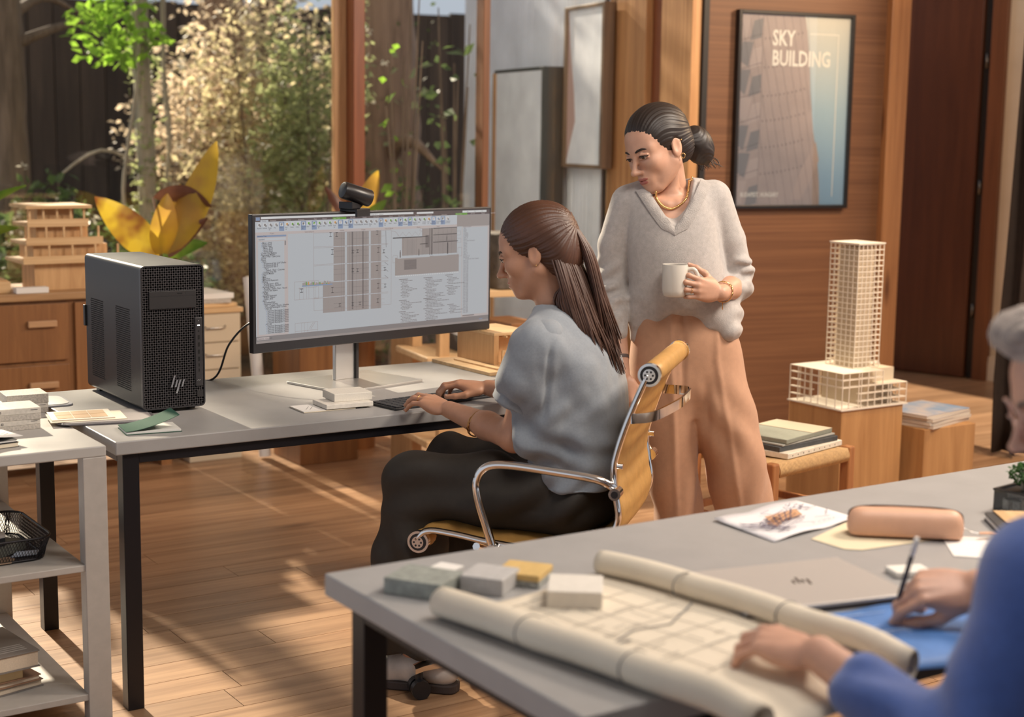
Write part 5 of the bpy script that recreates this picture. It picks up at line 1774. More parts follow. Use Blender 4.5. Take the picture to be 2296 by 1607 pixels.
# magazines
M_mag = mat('magazine_paper', (0.66, 0.58, 0.48), 0.6)
for i, (lab_, rz_) in enumerate((('bottom magazine of the pile on the lower plinth', 14), ('second magazine from the bottom on the lower plinth', 10), ('third magazine in the pile on the lower plinth', 13))):
    t = thing('magazine', lab_, 'magazine', (5.08, 4.44, 0.3355 + i * 0.0145), rad(rz_), 'magazines on the lower plinth')
    MB().box(-0.165, -0.12, 0, 0.165, 0.12, 0.012).build('pages', M_mag, t, bevel=0.001)
    MB().box(-0.166, -0.121, 0.012, 0.166, 0.121, 0.0138).build('cover', mat('mag_cover%d' % i, ((0.5, 0.42, 0.35), (0.6, 0.55, 0.48), (0.55, 0.5, 0.45))[i], 0.4), t)
t = thing('magazine', 'top magazine with a blue and pale patterned cover', 'magazine', (5.07, 4.445, 0.3355 + 3 * 0.0145), rad(9), 'magazines on the lower plinth')
MB().box(-0.165, -0.12, 0, 0.165, 0.12, 0.012).build('pages', M_mag, t, bevel=0.001)
MB().box(-0.166, -0.121, 0.012, 0.166, 0.121, 0.0138).build('cover', mat('mag_blue', (0.66, 0.58, 0.52), 0.4, nscale=9, col2=(0.20, 0.36, 0.58)), t)
# stool with woven seat
so = thing('stool', 'wooden stool with a woven cord seat holding a pile of sample boards', 'stool', (3.520, 3.730, 0), rad(11))
M_stool = wood('stool_wood', (0.26, 0.095, 0.030), (0.42, 0.18, 0.06), scale=(26, 26, 1.6), rough=0.42)
SW_, SD_ = 0.50, 0.38
for (a, b_) in ((0, 0), (SW_ - 0.04, 0), (0, SD_ - 0.04), (SW_ - 0.04, SD_ - 0.04)):
    MB().box(a, b_, 0, a + 0.04, b_ + 0.04, 0.445).build('leg', M_stool, so, bevel=0.006)
for (a, b_, c, d_, z) in ((0.04, 0.012, SW_ - 0.04, 0.030, 0.16), (0.04, SD_ - 0.03, SW_ - 0.04, SD_ - 0.012, 0.22), (0.012, 0.04, 0.03, SD_ - 0.04, 0.20), (SW_ - 0.03, 0.04, SW_ - 0.012, SD_ - 0.04, 0.20)):
    MB().box(a, b_, z, c, d_, z + 0.028).build('stretcher', M_stool, so, bevel=0.004)
M_cord = mat('paper_cord', (0.52, 0.33, 0.15), 0.75, noise=0.15, nscale=60)
mb = MB()
for i in range(54):
    xx = 0.044 + i * (SW_ - 0.088) / 53
    mb.tube([(xx, 0.004, 0.395), (xx, -0.002, 0.415), (xx, 0.006, 0.438), (xx, SD_ / 2, 0.430), (xx, SD_ - 0.006, 0.438), (xx, SD_ + 0.002, 0.415), (xx, SD_ - 0.004, 0.395)], 0.0040, 5)
o = mb.build('woven_seat', M_cord, so, smooth=True)
o['kind'] = 'stuff'
for (lab_, z, h_, w_, d_, rz_, m_) in (('white speckled board at the bottom of the pile on the stool', 0.4420, 0.020, 0.36, 0.29, 3, mat('speckled', (0.70, 0.64, 0.53), 0.6, noise=0.1, nscale=60)),
                                       ('black board in the middle of the pile on the stool', 0.4625, 0.018, 0.34, 0.25, -2, mat('slate_board', (0.055, 0.058, 0.06), 0.6, noise=0.2, nscale=50)),
                                       ('grey felt board under the top board on the stool', 0.4810, 0.007, 0.33, 0.24, 1, mat('grey_felt', (0.34, 0.33, 0.29), 0.8)),
                                       ('sage green sample board on top of the pile on the stool', 0.4885, 0.016, 0.31, 0.235, 4, mat('sage_board', (0.24, 0.25, 0.20), 0.75, noise=0.06, nscale=80))):
    t = thing('sample_board', lab_, 'sample board', (3.775, 3.965, z), rad(11 + rz_), 'sample boards on the stool')
    MB().box(-w_ / 2, -d_ / 2, 0, w_ / 2, d_ / 2, h_).build('board', m_, t, bevel=0.0025)
    if 'speckled' in lab_:
        for i in range(9):
            MB().sphere((-w_ / 2 + 0.03 + i * 0.035, -d_ / 2 + 0.001, h_ * 0.5), 0.0035, 5, (1, 0.5, 1)).build('stud', M_black, t)
    if 'sage' in lab_:
        MB().box(0.02, -d_ / 2, h_, w_ / 2, d_ / 2, h_ + 0.0015).build('cream_half', mat('cream_felt', (0.46, 0.39, 0.28), 0.8), t)

# dark curtain at the right edge
cu = thing('curtain', 'dark brown curtain hanging at the right edge beside the doorway', 'curtain', (6.20, 4.80, 0), 0)
mb = MB()
rows = []
for j in range(15):
    z = 0.02 + 2.6 * j / 14
    fl_ = 1.0 + 0.25 * math.exp(-((z - 0.45) / 0.35) ** 2) - 0.10 * (z / 2.6)
    rows.append([Vector(((-0.12 + 0.05 * math.sin(i * 1.1 + z * 0.5)) , 0, 0)) + Vector((0.549 * 0.0, 0.0, z)) + Vector((0.836, -0.549, 0)) * ((i / 24) * 0.75 - 0.06 * fl_) + Vector((0.549, 0.836, 0)) * 0.045 * math.sin(i * 1.6 + 0.4 * math.sin(z * 2)) for i in range(25)])
vs = [p for r_ in rows for p in r_]
mb.add(vs, [(j * 25 + i, j * 25 + i + 1, (j + 1) * 25 + i + 1, (j + 1) * 25 + i) for j in range(14) for i in range(24)])
o = mb.build('drape', mat('curtain_brown', (0.030, 0.018, 0.012), 0.85, noise=0.15, nscale=20), cu, smooth=True)
o.modifiers.new('s', 'SOLIDIFY').thickness = 0.012

# ------------------------------------------------------------------ background furniture by the windows
cr_ = thing('credenza', 'brown timber sideboard with long drawer pulls under the garden window', 'sideboard', (0.75, 6.60, 0))
CW = 1.78
MB().box(0, 0.02, 0.08, CW, 0.45, 0.80).build('carcass', M_sapele, cr_, bevel=0.003)
MB().box(-0.01, -0.01, 0.80, CW + 0.01, 0.46, 0.832).build('worktop', wood('credenza_top', (0.34, 0.19, 0.085), (0.52, 0.32, 0.16), scale=(1.6, 26, 26), rough=0.4), cr_, bevel=0.003)
for (x0_, x1_) in ((0.03, 0.62), (0.65, 1.25)):
    for (za, zb) in ((0.535, 0.785), (0.27, 0.515), (0.10, 0.25)):
        d_ = MB().box(x0_, 0.0, za, x1_, 0.02, zb).build('drawer', M_sapele, cr_, bevel=0.002)
        MB().box((x0_ + x1_) / 2 + 0.12 if x0_ > 0.6 else (x0_ + x1_) / 2 - 0.06, -0.022, zb - 0.10, (x0_ + x1_) / 2 + 0.245 if x0_ > 0.6 else (x0_ + x1_) / 2 + 0.06, 0.0, zb - 0.072).build('pull', wood('pull_wood', (0.42, 0.23, 0.11), (0.56, 0.34, 0.18), scale=(2, 20, 20)), d_, bevel=0.003)
MB().box(1.28, 0.0, 0.10, 1.75, 0.02, 0.785).build('cupboard_door', M_sapele, cr_, bevel=0.002)
for (a, b_) in ((0.05, 0.05), (CW - 0.1, 0.05), (0.05, 0.38), (CW - 0.1, 0.38)):
    MB().box(a, b_, 0, a + 0.05, b_ + 0.05, 0.08).build('foot', M_sapele, cr_)

fc = thing('drawer_cabinet', 'cream metal drawer cabinet beside the sideboard', 'cabinet', (2.56, 6.62, 0))
M_fc = mat('cream_metal', (0.62, 0.52, 0.38), 0.5)
MB().box(0, 0.012, 0, 0.262, 0.40, 0.70).build('carcass', M_fc, fc, bevel=0.003)
MB().box(-0.01, 0.0, 0.70, 0.272, 0.41, 0.722).build('cabinet_top', M_ply, fc, bevel=0.002)
for i in range(5):
    d_ = MB().box(0.008, 0.0, 0.565 - i * 0.128, 0.254, 0.012, 0.565 - i * 0.128 + 0.122).build('drawer', M_fc, fc, bevel=0.002)
    MB().tube([(0.08, 0.0, 0.64 - i * 0.128), (0.085, -0.014, 0.632 - i * 0.128), (0.175, -0.014, 0.632 - i * 0.128), (0.18, 0.0, 0.64 - i * 0.128)], 0.004, 6).build('handle', M_steel, d_, smooth=True)
for i, (lab_, m_, w_, h_) in enumerate((('pale board at the bottom of the pile on the cream cabinet', M_ply, 0.25, 0.018), ('grey folder in the middle of the pile on the cream cabinet', M_stoneA, 0.22, 0.02), ('white paper pile on top of the cream cabinet', M_paper, 0.21, 0.025))):
    o = tag(MB().box(-w_ / 2, -0.14, 0, w_ / 2, 0.14, h_).build(('ply_board', 'grey_folder', 'paper_pile')[i], m_, bevel=0.002), lab_, ('board', 'folder', 'paper')[i])
    o.location = (2.69, 6.80, 0.7225 + (0, 0.0185, 0.039)[i])
    o.rotation_euler = (0, 0, rad((3, -6, 5)[i]))
pr_ = thing('paper_roll', 'white paper roll leaning between the cabinet and the monitor', 'paper roll', (2.905, 6.55, 0.0), 0)
MB().tube([(0, 0, 0.012), (-0.03, 0.10, 0.86)], 0.028, 16).build('roll', M_paper, pr_, smooth=True, autosmooth=40)
MB().tube([(-0.03, 0.10, 0.8605), (-0.0301, 0.1005, 0.864)], 0.017, 12).build('roll_core', M_cream, pr_)
bxw = thing('storage_box', 'brown timber box on the floor below the monitor', 'box', (2.98, 6.32, 0))
MB().box(0, 0, 0, 0.30, 0.30, 0.56).build('box_body', M_sapele, bxw, bevel=0.004)
MB().box(-0.006, -0.006, 0.56, 0.306, 0.306, 0.58).build('lid', M_sapele, bxw, bevel=0.003)

# tiered timber model on the sideboard
tmod = thing('terraced_model', 'stepped timber building model on the sideboard by the window', 'model', (1.83, 6.66, 0.8325))
MB().box(0.06, 0.05, 0, 0.30, 0.25, 0.12).build('core', M_ply2, tmod)
for (a, b_, c, d_, z) in ((0.0, 0.0, 0.44, 0.30, 0.12), (0.02, 0.02, 0.36, 0.28, 0.20), (0.03, 0.03, 0.30, 0.27, 0.28)):
    MB().box(a, b_, z, c, d_, z + 0.014).build('terrace', M_ply, tmod, bevel=0.001)
    for x_ in np.linspace(a + 0.01, c - 0.02, 5):
        MB().box(x_, b_ + 0.01, z + 0.014, x_ + 0.008, b_ + 0.018, z + 0.08).build('post', M_ply, tmod)
    MB().box(a + 0.06, b_ + 0.06, z + 0.014, c - 0.05, d_ - 0.02, z + 0.08).build('storey', M_ply2, tmod)
    MB().box(a, b_, z + 0.014, c, b_ + 0.004, z + 0.034).build('parapet', M_ply, tmod)
MB().box(0.02, 0.01, 0.36, 0.31, 0.28, 0.374).build('roof', M_ply, tmod, bevel=0.001)
t = thing('wooden_tray', 'low pale wooden tray model right of the terraced model', 'tray', (2.27, 6.68, 0.8325), rad(4))
MB().box(0, 0, 0, 0.12, 0.22, 0.01).build('tray_base', M_ply, t)
for (a, b_, c, d_) in ((0, 0, 0.12, 0.01), (0, 0.21, 0.12, 0.22), (0, 0.01, 0.01, 0.21), (0.11, 0.01, 0.12, 0.21)):
    MB().box(a, b_, 0.01, c, d_, 0.10).build('tray_side', M_ply, t)
t = thing('timber_block', 'small pale timber box at the left end of the sideboard', 'box', (1.60, 6.66, 0.8325), rad(-3))
MB().box(0, 0, 0, 0.17, 0.20, 0.05).build('block_body', M_ply, t, bevel=0.003)
MB().box(0.01, 0.01, 0.05, 0.16, 0.19, 0.056).build('block_lid', M_ply2, t)
tag(MB().box(0, 0, 0, 0.14, 0.05, 0.025).build('paper_pile', M_paper, bevel=0.002), 'white paper pile on the sideboard before the terraced model', 'paper').location = (1.78, 6.605, 0.8325)

# ------------------------------------------------------------------ indoor plants
def big_leaf(mb, base, tip, width, bend, m_, sag=0.0, roll=0.0, n=12):
    B, Tp = Vector(base), Vector(tip)
    d = (Tp - B)
    L = d.length
    d.normalize()
    side = d.cross(Vector((0.55, 0.83, 0))).normalized()
    side = Matrix.Rotation(roll, 3, d) @ side
    nn = side.cross(d)
    rs2 = []
    for i in range(n + 1):
        u_ = i / n
        w_ = width * (math.sin(PI * min(1, u_ ** 0.8)) ** 0.75) * 0.5 + 0.003
        c = B + d * L * u_ + nn * bend * math.sin(PI * u_) - Vector((0, 0, sag * u_ * u_))
        rs2.append([c - side * w_ + nn * w_ * 0.28, c - side * w_ * 0.5 + nn * w_ * 0.08, c, c + side * w_ * 0.5 + nn * w_ * 0.08, c + side * w_ + nn * w_ * 0.28])
    vs = [p for r_ in rs2 for p in r_]
    fs = [(i * 5 + j, i * 5 + j + 1, (i + 1) * 5 + j + 1, (i + 1) * 5 + j) for i in range(n) for j in range(4)]
    mb.m(m_).add(vs, fs)


def blade_mat(name, c1, c2, tr=0.45):
    m_, nt, b = _newmat(name)
    b.inputs['Roughness'].default_value = 0.35
    tc = nt.nodes.new('ShaderNodeTexCoord')
    nz = nt.nodes.new('ShaderNodeTexNoise')
    nz.inputs['Scale'].default_value = 7
    nt.links.new(tc.outputs['Object'], nz.inputs['Vector'])
    r = nt.nodes.new('ShaderNodeValToRGB')
    r.color_ramp.elements[0].position = 0.4
    r.color_ramp.elements[1].position = 0.6
    r.color_ramp.elements[0].color = (*c1, 1)
    r.color_ramp.elements[1].color = (*c2, 1)
    nt.links.new(nz.outputs['Fac'], r.inputs[0])
    nt.links.new(r.outputs[0], b.inputs['Base Color'])
    tl = nt.nodes.new('ShaderNodeBsdfTranslucent')
    nt.links.new(r.outputs[0], tl.inputs[0])
    mx = nt.nodes.new('ShaderNodeMixShader')
    mx.inputs[0].default_value = tr
    nt.links.new(b.outputs[0], mx.inputs[1])
    nt.links.new(tl.outputs[0], mx.inputs[2])
    nt.links.new(mx.outputs[0], nt.nodes['Material Output'].inputs[0])
    return m_


B_gold = blade_mat('leaf_gold', (0.62, 0.43, 0.05), (0.50, 0.30, 0.06), 0.55)
B_brown = blade_mat('leaf_goldbrown', (0.55, 0.40, 0.04), (0.20, 0.07, 0.02), 0.5)
B_purple = blade_mat('leaf_purple', (0.12, 0.05, 0.035), (0.18, 0.08, 0.05), 0.25)
B_green = blade_mat('leaf_green', (0.10, 0.22, 0.03), (0.22, 0.36, 0.05), 0.5)
pl_ = thing('potted_plant', 'large potted plant with golden and brown broad leaves on the sideboard', 'plant', (2.50, 6.62, 0.8325))
pl_.location = (2.475, 6.73, 0.8325)
MB().lathe([(0.05, 0.0), (0.062, 0.01), (0.075, 0.11), (0.08, 0.12), (0.068, 0.12), (0.062, 0.105)], 24).build('pot', mat('terracotta', (0.16, 0.065, 0.035), 0.6), pl_, smooth=True, autosmooth=40)
MB().cyl((0, 0, 0.09), (0, 0, 0.108), 0.062, 20).build('soil', M_soil, pl_)
lv = [((-0.02, 0.0, 0.13), (-0.25, 0.16, 0.40), 0.155, 0.03, B_brown, 0.0, 0.1), ((0.03, 0.0, 0.14), (0.215, -0.16, 0.66), 0.15, 0.03, B_gold, 0.0, -0.2), ((0.0, 0.0, 0.12), (0.03, -0.02, 0.42), 0.125, -0.02, B_gold, 0.0, 0.5),
      ((-0.02, 0.03, 0.40), (0.20, -0.13, 0.36), 0.095, 0.05, B_purple, 0.0, 0.6), ((0.02, 0.0, 0.12), (0.19, -0.10, 0.33), 0.06, 0.03, B_purple, 0.02, 0.2), ((0.0, 0.02, 0.13), (0.12, 0.05, 0.46), 0.10, 0.02, B_gold, 0.0, 0.9), ((0.0, -0.02, 0.12), (0.22, -0.02, 0.22), 0.08, 0.04, B_green, 0.03, 0.3)]
for a in lv:
    mb = MB()
    big_leaf(mb, *a)
    mb.build('leaf', None, pl_, smooth=True)
MB().tube([(0, 0, 0.10), (0.0, 0.0, 0.25), (-0.02, 0.03, 0.40)], 0.006, 6).build('stem', M_bark3, pl_, smooth=True)
p2_ = thing('potted_plant', 'smaller plant with yellow green leaves in a pale pot behind the monitor', 'plant', (3.41, 6.60, 0.0))
MB().cyl((0, 0, 0), (0, 0, 1.0), 0.10, 20).build('pedestal', M_sapele, p2_, smooth=True, autosmooth=40)
MB().lathe([(0.035, 1.0), (0.05, 1.01), (0.055, 1.10), (0.045, 1.10), (0.042, 1.08)], 20).build('pot', mat('pale_pot', (0.62, 0.55, 0.44), 0.5), p2_, smooth=True, autosmooth=40)
for a in (((0.02, 0, 1.10), (0.10, -0.05, 1.36), 0.09, 0.02, B_gold, 0, 0.2), ((0, 0, 1.10), (-0.12, 0.08, 1.28), 0.05, 0.03, B_purple, 0, 0.3), ((0, 0, 1.10), (0.13, -0.08, 1.22), 0.06, 0.02, B_green, 0, -0.3)):
    mb = MB()
    big_leaf(mb, *a)
    mb.build('leaf', None, p2_, smooth=True)
p3_ = thing('potted_plant', 'green strap leaved plant at the left edge by the window', 'plant', (1.52, 6.88, 0.8325))
MB().lathe([(0.05, 0.0), (0.06, 0.01), (0.07, 0.13), (0.06, 0.13), (0.055, 0.11)], 20).build('pot', mat('grey_pot', (0.32, 0.31, 0.29), 0.6), p3_, smooth=True, autosmooth=40)
for a in (((0, 0, 0.12), (0.13, -0.06, 0.72), 0.07, 0.03, B_green, 0, 0.4), ((0, 0, 0.12), (0.36, -0.12, 0.46), 0.06, 0.10, B_green, 0.0, 0.8), ((0, 0, 0.12), (0.30, -0.20, 0.30), 0.07, 0.06, B_green, 0.02, 0.6), ((0, 0, 0.12), (-0.12, 0.05, 0.6), 0.07, 0.05, B_green, 0, 0.2), ((0, 0, 0.12), (0.22, 0.0, 0.56), 0.05, 0.05, B_green, 0.04, 0.7)):
    mb = MB()
    big_leaf(mb, *a)
    mb.build('leaf', None, p3_, smooth=True)

# low timber rack with boxes right of the monitor
rk = thing('low_rack', 'low pale timber rack with boxes behind the desk', 'rack', (3.22, 5.46, 0), rad(-10))
for (a, b_) in ((0.0, 0.0), (0.72, 0.0), (0.0, 0.34), (0.72, 0.34)):
    MB().box(a, b_, 0, a + 0.045, b_ + 0.045, 0.72).build('post', M_ply2, rk, bevel=0.002)
for z in (0.58, 0.22):
    MB().box(-0.06, -0.01, z, 0.80, 0.40, z + 0.03).build('shelf', M_ply, rk, bevel=0.006)
b1_ = thing('box_file', 'dark box file with white sheets on the low rack', 'box file', (3.36, 5.50, 0.6105), rad(-10))
MB().box(0, 0, 0, 0.17, 0.26, 0.07).build('box_body', mat('dark_grey_box', (0.07, 0.065, 0.06), 0.6), b1_, bevel=0.002)
MB().box(0.003, 0.003, 0.07, 0.167, 0.257, 0.10).build('paper_stack', M_paper, b1_)
tag(MB().box(0, 0, 0, 0.16, 0.26, 0.12).build('wooden_box', M_sapele, bevel=0.002), 'small dark timber box next to the box file', 'box').location = (3.58, 5.46, 0.6105)
tp_ = thing('upper_shelf', 'pale timber shelf board stacked with wrapped models right of the monitor', 'shelf', (3.30, 5.93, 0), rad(-10))
for a in (0.05, 0.82):
    MB().box(a, 0.02, 0, a + 0.04, 0.30, 0.80).build('upright', M_ply2, tp_, bevel=0.002)
MB().box(0.0, 0, 0.80, 0.92, 0.32, 0.83).build('board', M_ply, tp_, bevel=0.003)
for i, (x_, w_, h_, m_, lab_) in enumerate(((3.42, 0.13, 0.09, M_ply, 'pale wooden model block on the upper shelf board'), (3.60, 0.16, 0.20, M_stoneA, 'grey wrapped parcel on the upper shelf board'), (3.82, 0.15, 0.26, mat('dark_parcel', (0.12, 0.10, 0.08), 0.7, noise=0.4, nscale=20), 'dark bundle at the right of the upper shelf board'))):
    o = tag(MB().prism(rrect(w_, 0.2, 0.02), 0, h_).build(('model_block', 'parcel', 'bundle')[i], m_, bevel=0.008), lab_, ('model', 'parcel', 'bundle')[i])
    o.location = (x_ + 0.03, 6.04 - (x_ - 3.42) * 0.18, 0.8305)
# ------------------------------------------------------------------ people: smooth blended volumes meshed into one surface
from mathutils import noise as mnoise


def V3(*a):
    return np.array(a, float)


class Vox:
    def __init__(s, lo, hi, h):
        s.lo = np.array(lo, float)
        s.h = h
        s.n = np.ceil((np.array(hi, float) - s.lo) / h).astype(int) + 1
        s.F = np.full(tuple(s.n), 0.3, np.float32)

    def reg(s, lo, hi):
        i0 = np.maximum(0, np.floor((np.array(lo) - s.lo) / s.h).astype(int))
        i1 = np.minimum(s.n, np.ceil((np.array(hi) - s.lo) / s.h).astype(int) + 1)
        if np.any(i1 <= i0):
            return None
        sl = tuple(slice(a, b) for a, b in zip(i0, i1))
        ax = [(s.lo[i] + s.h * np.arange(i0[i], i1[i])).astype(np.float32) for i in range(3)]
        return sl, ax[0][:, None, None], ax[1][None, :, None], ax[2][None, None, :]

    def comb(s, sl, d, k, sub=False):
        A = s.F[sl]
        if sub:
            d = -d
            h = np.maximum(k - np.abs(A - d), 0) / k
            s.F[sl] = np.maximum(A, d) + h * h * k * 0.25
        else:
            h = np.maximum(k - np.abs(A - d), 0) / k
            s.F[sl] = np.minimum(A, d) - h * h * k * 0.25

    def cone(s, a, b, ra, rb=None, k=0.012, sub=False, sq=None):
        """tapered capsule; sq=(axis vector, factor) flattens it along an axis"""
        rb = ra if rb is None else rb
        a, b = np.array(a, float), np.array(b, float)
        m = max(ra, rb) * (1.3 if sq is None else 1.6) + k + 2 * s.h
        g = s.reg(np.minimum(a, b) - m, np.maximum(a, b) + m)
        if g is None:
            return s
        sl, X, Y, Z = g
        ab = b - a
        L2 = float(ab @ ab) + 1e-12
        px, py, pz = X - a[0], Y - a[1], Z - a[2]
        t = np.clip((px * ab[0] + py * ab[1] + pz * ab[2]) / L2, 0, 1)
        qx, qy, qz = px - t * ab[0], py - t * ab[1], pz - t * ab[2]
        if sq is not None:
            ax = np.array(sq[0], float)
            ax /= np.linalg.norm(ax)
            dt = qx * ax[0] + qy * ax[1] + qz * ax[2]
            e = 1.0 / sq[1] - 1
            qx, qy, qz = qx + e * dt * ax[0], qy + e * dt * ax[1], qz + e * dt * ax[2]
        d = np.sqrt(qx * qx + qy * qy + qz * qz) - (ra + (rb - ra) * t)
        s.comb(sl, d, k, sub)
        return s

    def chain(s, pts, rs, k=0.012, sub=False, sq=None):
        for i in range(len(pts) - 1):
            s.cone(pts[i], pts[i + 1], rs[i], rs[i + 1], k, sub, sq)
        return s

    def ell(s, c, r, k=0.012, sub=False, R=None):
        c, r = np.array(c, float), np.array(r, float)
        m = max(r) + k + 2 * s.h
        g = s.reg(c - m, c + m)
        if g is None:
            return s
        sl, X, Y, Z = g
        p = [X - c[0], Y - c[1], Z - c[2]]
        if R is not None:
            R = np.array(R)
            p = [p[0] * R[0][i] + p[1] * R[1][i] + p[2] * R[2][i] for i in range(3)]
        k0 = np.sqrt((p[0] / r[0]) ** 2 + (p[1] / r[1]) ** 2 + (p[2] / r[2]) ** 2)
        k1 = np.sqrt((p[0] / r[0] ** 2) ** 2 + (p[1] / r[1] ** 2) ** 2 + (p[2] / r[2] ** 2) ** 2) + 1e-9
        d = k0 * (k0 - 1) / k1
        s.comb(sl, d, k, sub)
        return s

    def loft(s, zs, cx, cy, rx, ry, k=0.015, sub=False, p=2.2, z0=None, z1=None):
        """stack of superellipse sections along z"""
        zs = np.array(zs, float)
        o = np.argsort(zs)
        zs, cx, cy, rx, ry = zs[o], np.array(cx, float)[o], np.array(cy, float)[o], np.array(rx, float)[o], np.array(ry, float)[o]
        lo = V3(min(cx - rx), min(cy - ry), zs[0]) - 0.06
        hi = V3(max(cx + rx), max(cy + ry), zs[-1]) + 0.06
        g = s.reg(lo, hi)
        if g is None:
            return s
        sl, X, Y, Z = g
        zz = Z[0, 0, :]

        def itp(v):
            # smooth (cubic) interpolation
            P = spline([(a, b) for a, b in zip(zs, v)], 10)
            P = np.array(P)
            return np.interp(zz, P[:, 0], P[:, 1])[None, None, :].astype(np.float32)
        CX, CY, RX, RY = itp(cx), itp(cy), itp(rx), itp(ry)
        e = (np.abs((X - CX) / RX) ** p + np.abs((Y - CY) / RY) ** p) ** (1.0 / p)
        d = (e - 1) * np.minimum(RX, RY)
        d = np.maximum(d, np.maximum(zs[0] - Z, Z - zs[-1]))
        s.comb(sl, d, k, sub)
        return s

    def half(s, pt, nrm, k=0.004):
        """cut away everything in front of a plane"""
        pt, nrm = np.array(pt, float), np.array(nrm, float)
        nrm /= np.linalg.norm(nrm)
        g = s.reg(s.lo, s.lo + s.h * (s.n + 1))
        sl, X, Y, Z = g
        d = -((X - pt[0]) * nrm[0] + (Y - pt[1]) * nrm[1] + (Z - pt[2]) * nrm[2])
        s.comb(sl, d, k, True)
        return s

    def mesh(s, smooth=1):
        F = s.F
        n = F.shape
        I = F < 0
        c = np.zeros(tuple(np.array(n) - 1), np.uint8)
        for dx in (0, 1):
            for dy in (0, 1):
                for dz in (0, 1):
                    c += I[dx:n[0] - 1 + dx, dy:n[1] - 1 + dy, dz:n[2] - 1 + dz]
        act = (c > 0) & (c < 8)
        idx = np.full(act.shape, -1, np.int64)
        cells = np.argwhere(act)
        idx[act] = np.arange(len(cells))
        acc = np.zeros((len(cells), 3))
        cnt = np.zeros(len(cells))
        cr = [(a, b, c_) for a in (0, 1) for b in (0, 1) for c_ in (0, 1)]
        for p in cr:
            for ax in range(3):
                if p[ax] == 1:
                    continue
                q = list(p)
                q[ax] = 1
                f0 = F[cells[:, 0] + p[0], cells[:, 1] + p[1], cells[:, 2] + p[2]].astype(float)
                f1 = F[cells[:, 0] + q[0], cells[:, 1] + q[1], cells[:, 2] + q[2]].astype(float)
                m = (f0 < 0) != (f1 < 0)
                t = np.where(m, f0 / np.where(m, f0 - f1, 1), 0)
                pos = np.tile(np.array(p, float), (len(cells), 1))
                pos[:, ax] += t
                acc[m] += pos[m]
                cnt[m] += 1
        V = (cells + acc / cnt[:, None]) * s.h + s.lo
        Q = []
        for ax in range(3):
            a1, a2 = (ax + 1) % 3, (ax + 2) % 3
            sl0 = [slice(None)] * 3
            sl1 = [slice(None)] * 3
            sl0[ax] = slice(0, n[ax] - 1)
            sl1[ax] = slice(1, n[ax])
            E0, E1_ = I[tuple(sl0)], I[tuple(sl1)]
            ed = np.argwhere(E0 != E1_)
            ok = (ed[:, a1] > 0) & (ed[:, a2] > 0) & (ed[:, a1] < n[a1] - 1) & (ed[:, a2] < n[a2] - 1)
            ed = ed[ok]
            flip = E0[tuple(ed.T)]
            qs = []
            for (d1, d2) in ((-1, -1), (0, -1), (0, 0), (-1, 0)):
                e = ed.copy()
                e[:, a1] += d1
                e[:, a2] += d2
                qs.append(idx[tuple(e.T)])
            q = np.stack(qs, 1)
            q[~flip] = q[~flip][:, ::-1]
            Q.append(q)
        Q = np.concatenate(Q)
        for _ in range(smooth):
            S = np.zeros_like(V)
            N = np.zeros(len(V))
            for i in range(4):
                a, b = Q[:, i], Q[:, (i + 1) % 4]
                np.add.at(S, a, V[b])
                np.add.at(N, a, 1)
                np.add.at(S, b, V[a])
                np.add.at(N, b, 1)
            V = 0.5 * V + 0.5 * S / np.maximum(N, 1)[:, None]
        return V, Q


def normals(V, Q):
    n = np.cross(V[Q[:, 2]] - V[Q[:, 0]], V[Q[:, 3]] - V[Q[:, 1]])
    N = np.zeros_like(V)
    for i in range(4):
        np.add.at(N, Q[:, i], n)
    return N / np.maximum(np.linalg.norm(N, axis=1), 1e-12)[:, None]


def disp(VQ, fn):
    V, Q = VQ
    N = normals(V, Q)
    return V + N * fn(V, N)[:, None], Q


def fnoise(V, sc, seed=0.0):
    sc = np.array(sc, float) if hasattr(sc, '__len__') else np.array([sc] * 3, float)
    return np.array([mnoise.noise(Vector((p[0] * sc[0] + seed, p[1] * sc[1] - seed, p[2] * sc[2] + 2 * seed))) for p in V])


def vmesh(name, parts, parent, smooth=True):
    """parts: list of (V, Q, material or array of material per face)"""
    mats, vs, fs, mi = [], [], [], []
    o = 0
    for V, Q, m in parts:
        if m not in mats:
            mats.append(m)
        vs.append(np.asarray(V))
        fs.extend((np.asarray(Q) + o).tolist())
        mi.extend([mats.index(m)] * len(Q))
        o += len(V)
    me = bpy.data.meshes.new(name)
    me.from_pydata(np.concatenate(vs).tolist(), [], fs)
    for m in mats:
        me.materials.append(m)
    me.polygons.foreach_set('material_index', mi)
    me.polygons.foreach_set('use_smooth', [smooth] * len(fs))
    me.update()
    ob = bpy.data.objects.new(name, me)
    COL.objects.link(ob)
    ob.parent = parent
    return ob


def mbparts(mb):
    """an MB's faces as vmesh parts, one per material (faces may be n-gons)"""
    out = []
    V = np.array(mb.v)
    for i, m in enumerate(mb.mats):
        f = [q for q, k in zip(mb.f, mb.mi) if k == i]
        qs = []
        for q in f:
            if len(q) == 4:
                qs.append(q)
            else:
                for j in range(1, len(q) - 1):
                    qs.append((q[0], q[j], q[j + 1], q[j + 1]))
        out.append((V, f, m))
    return out


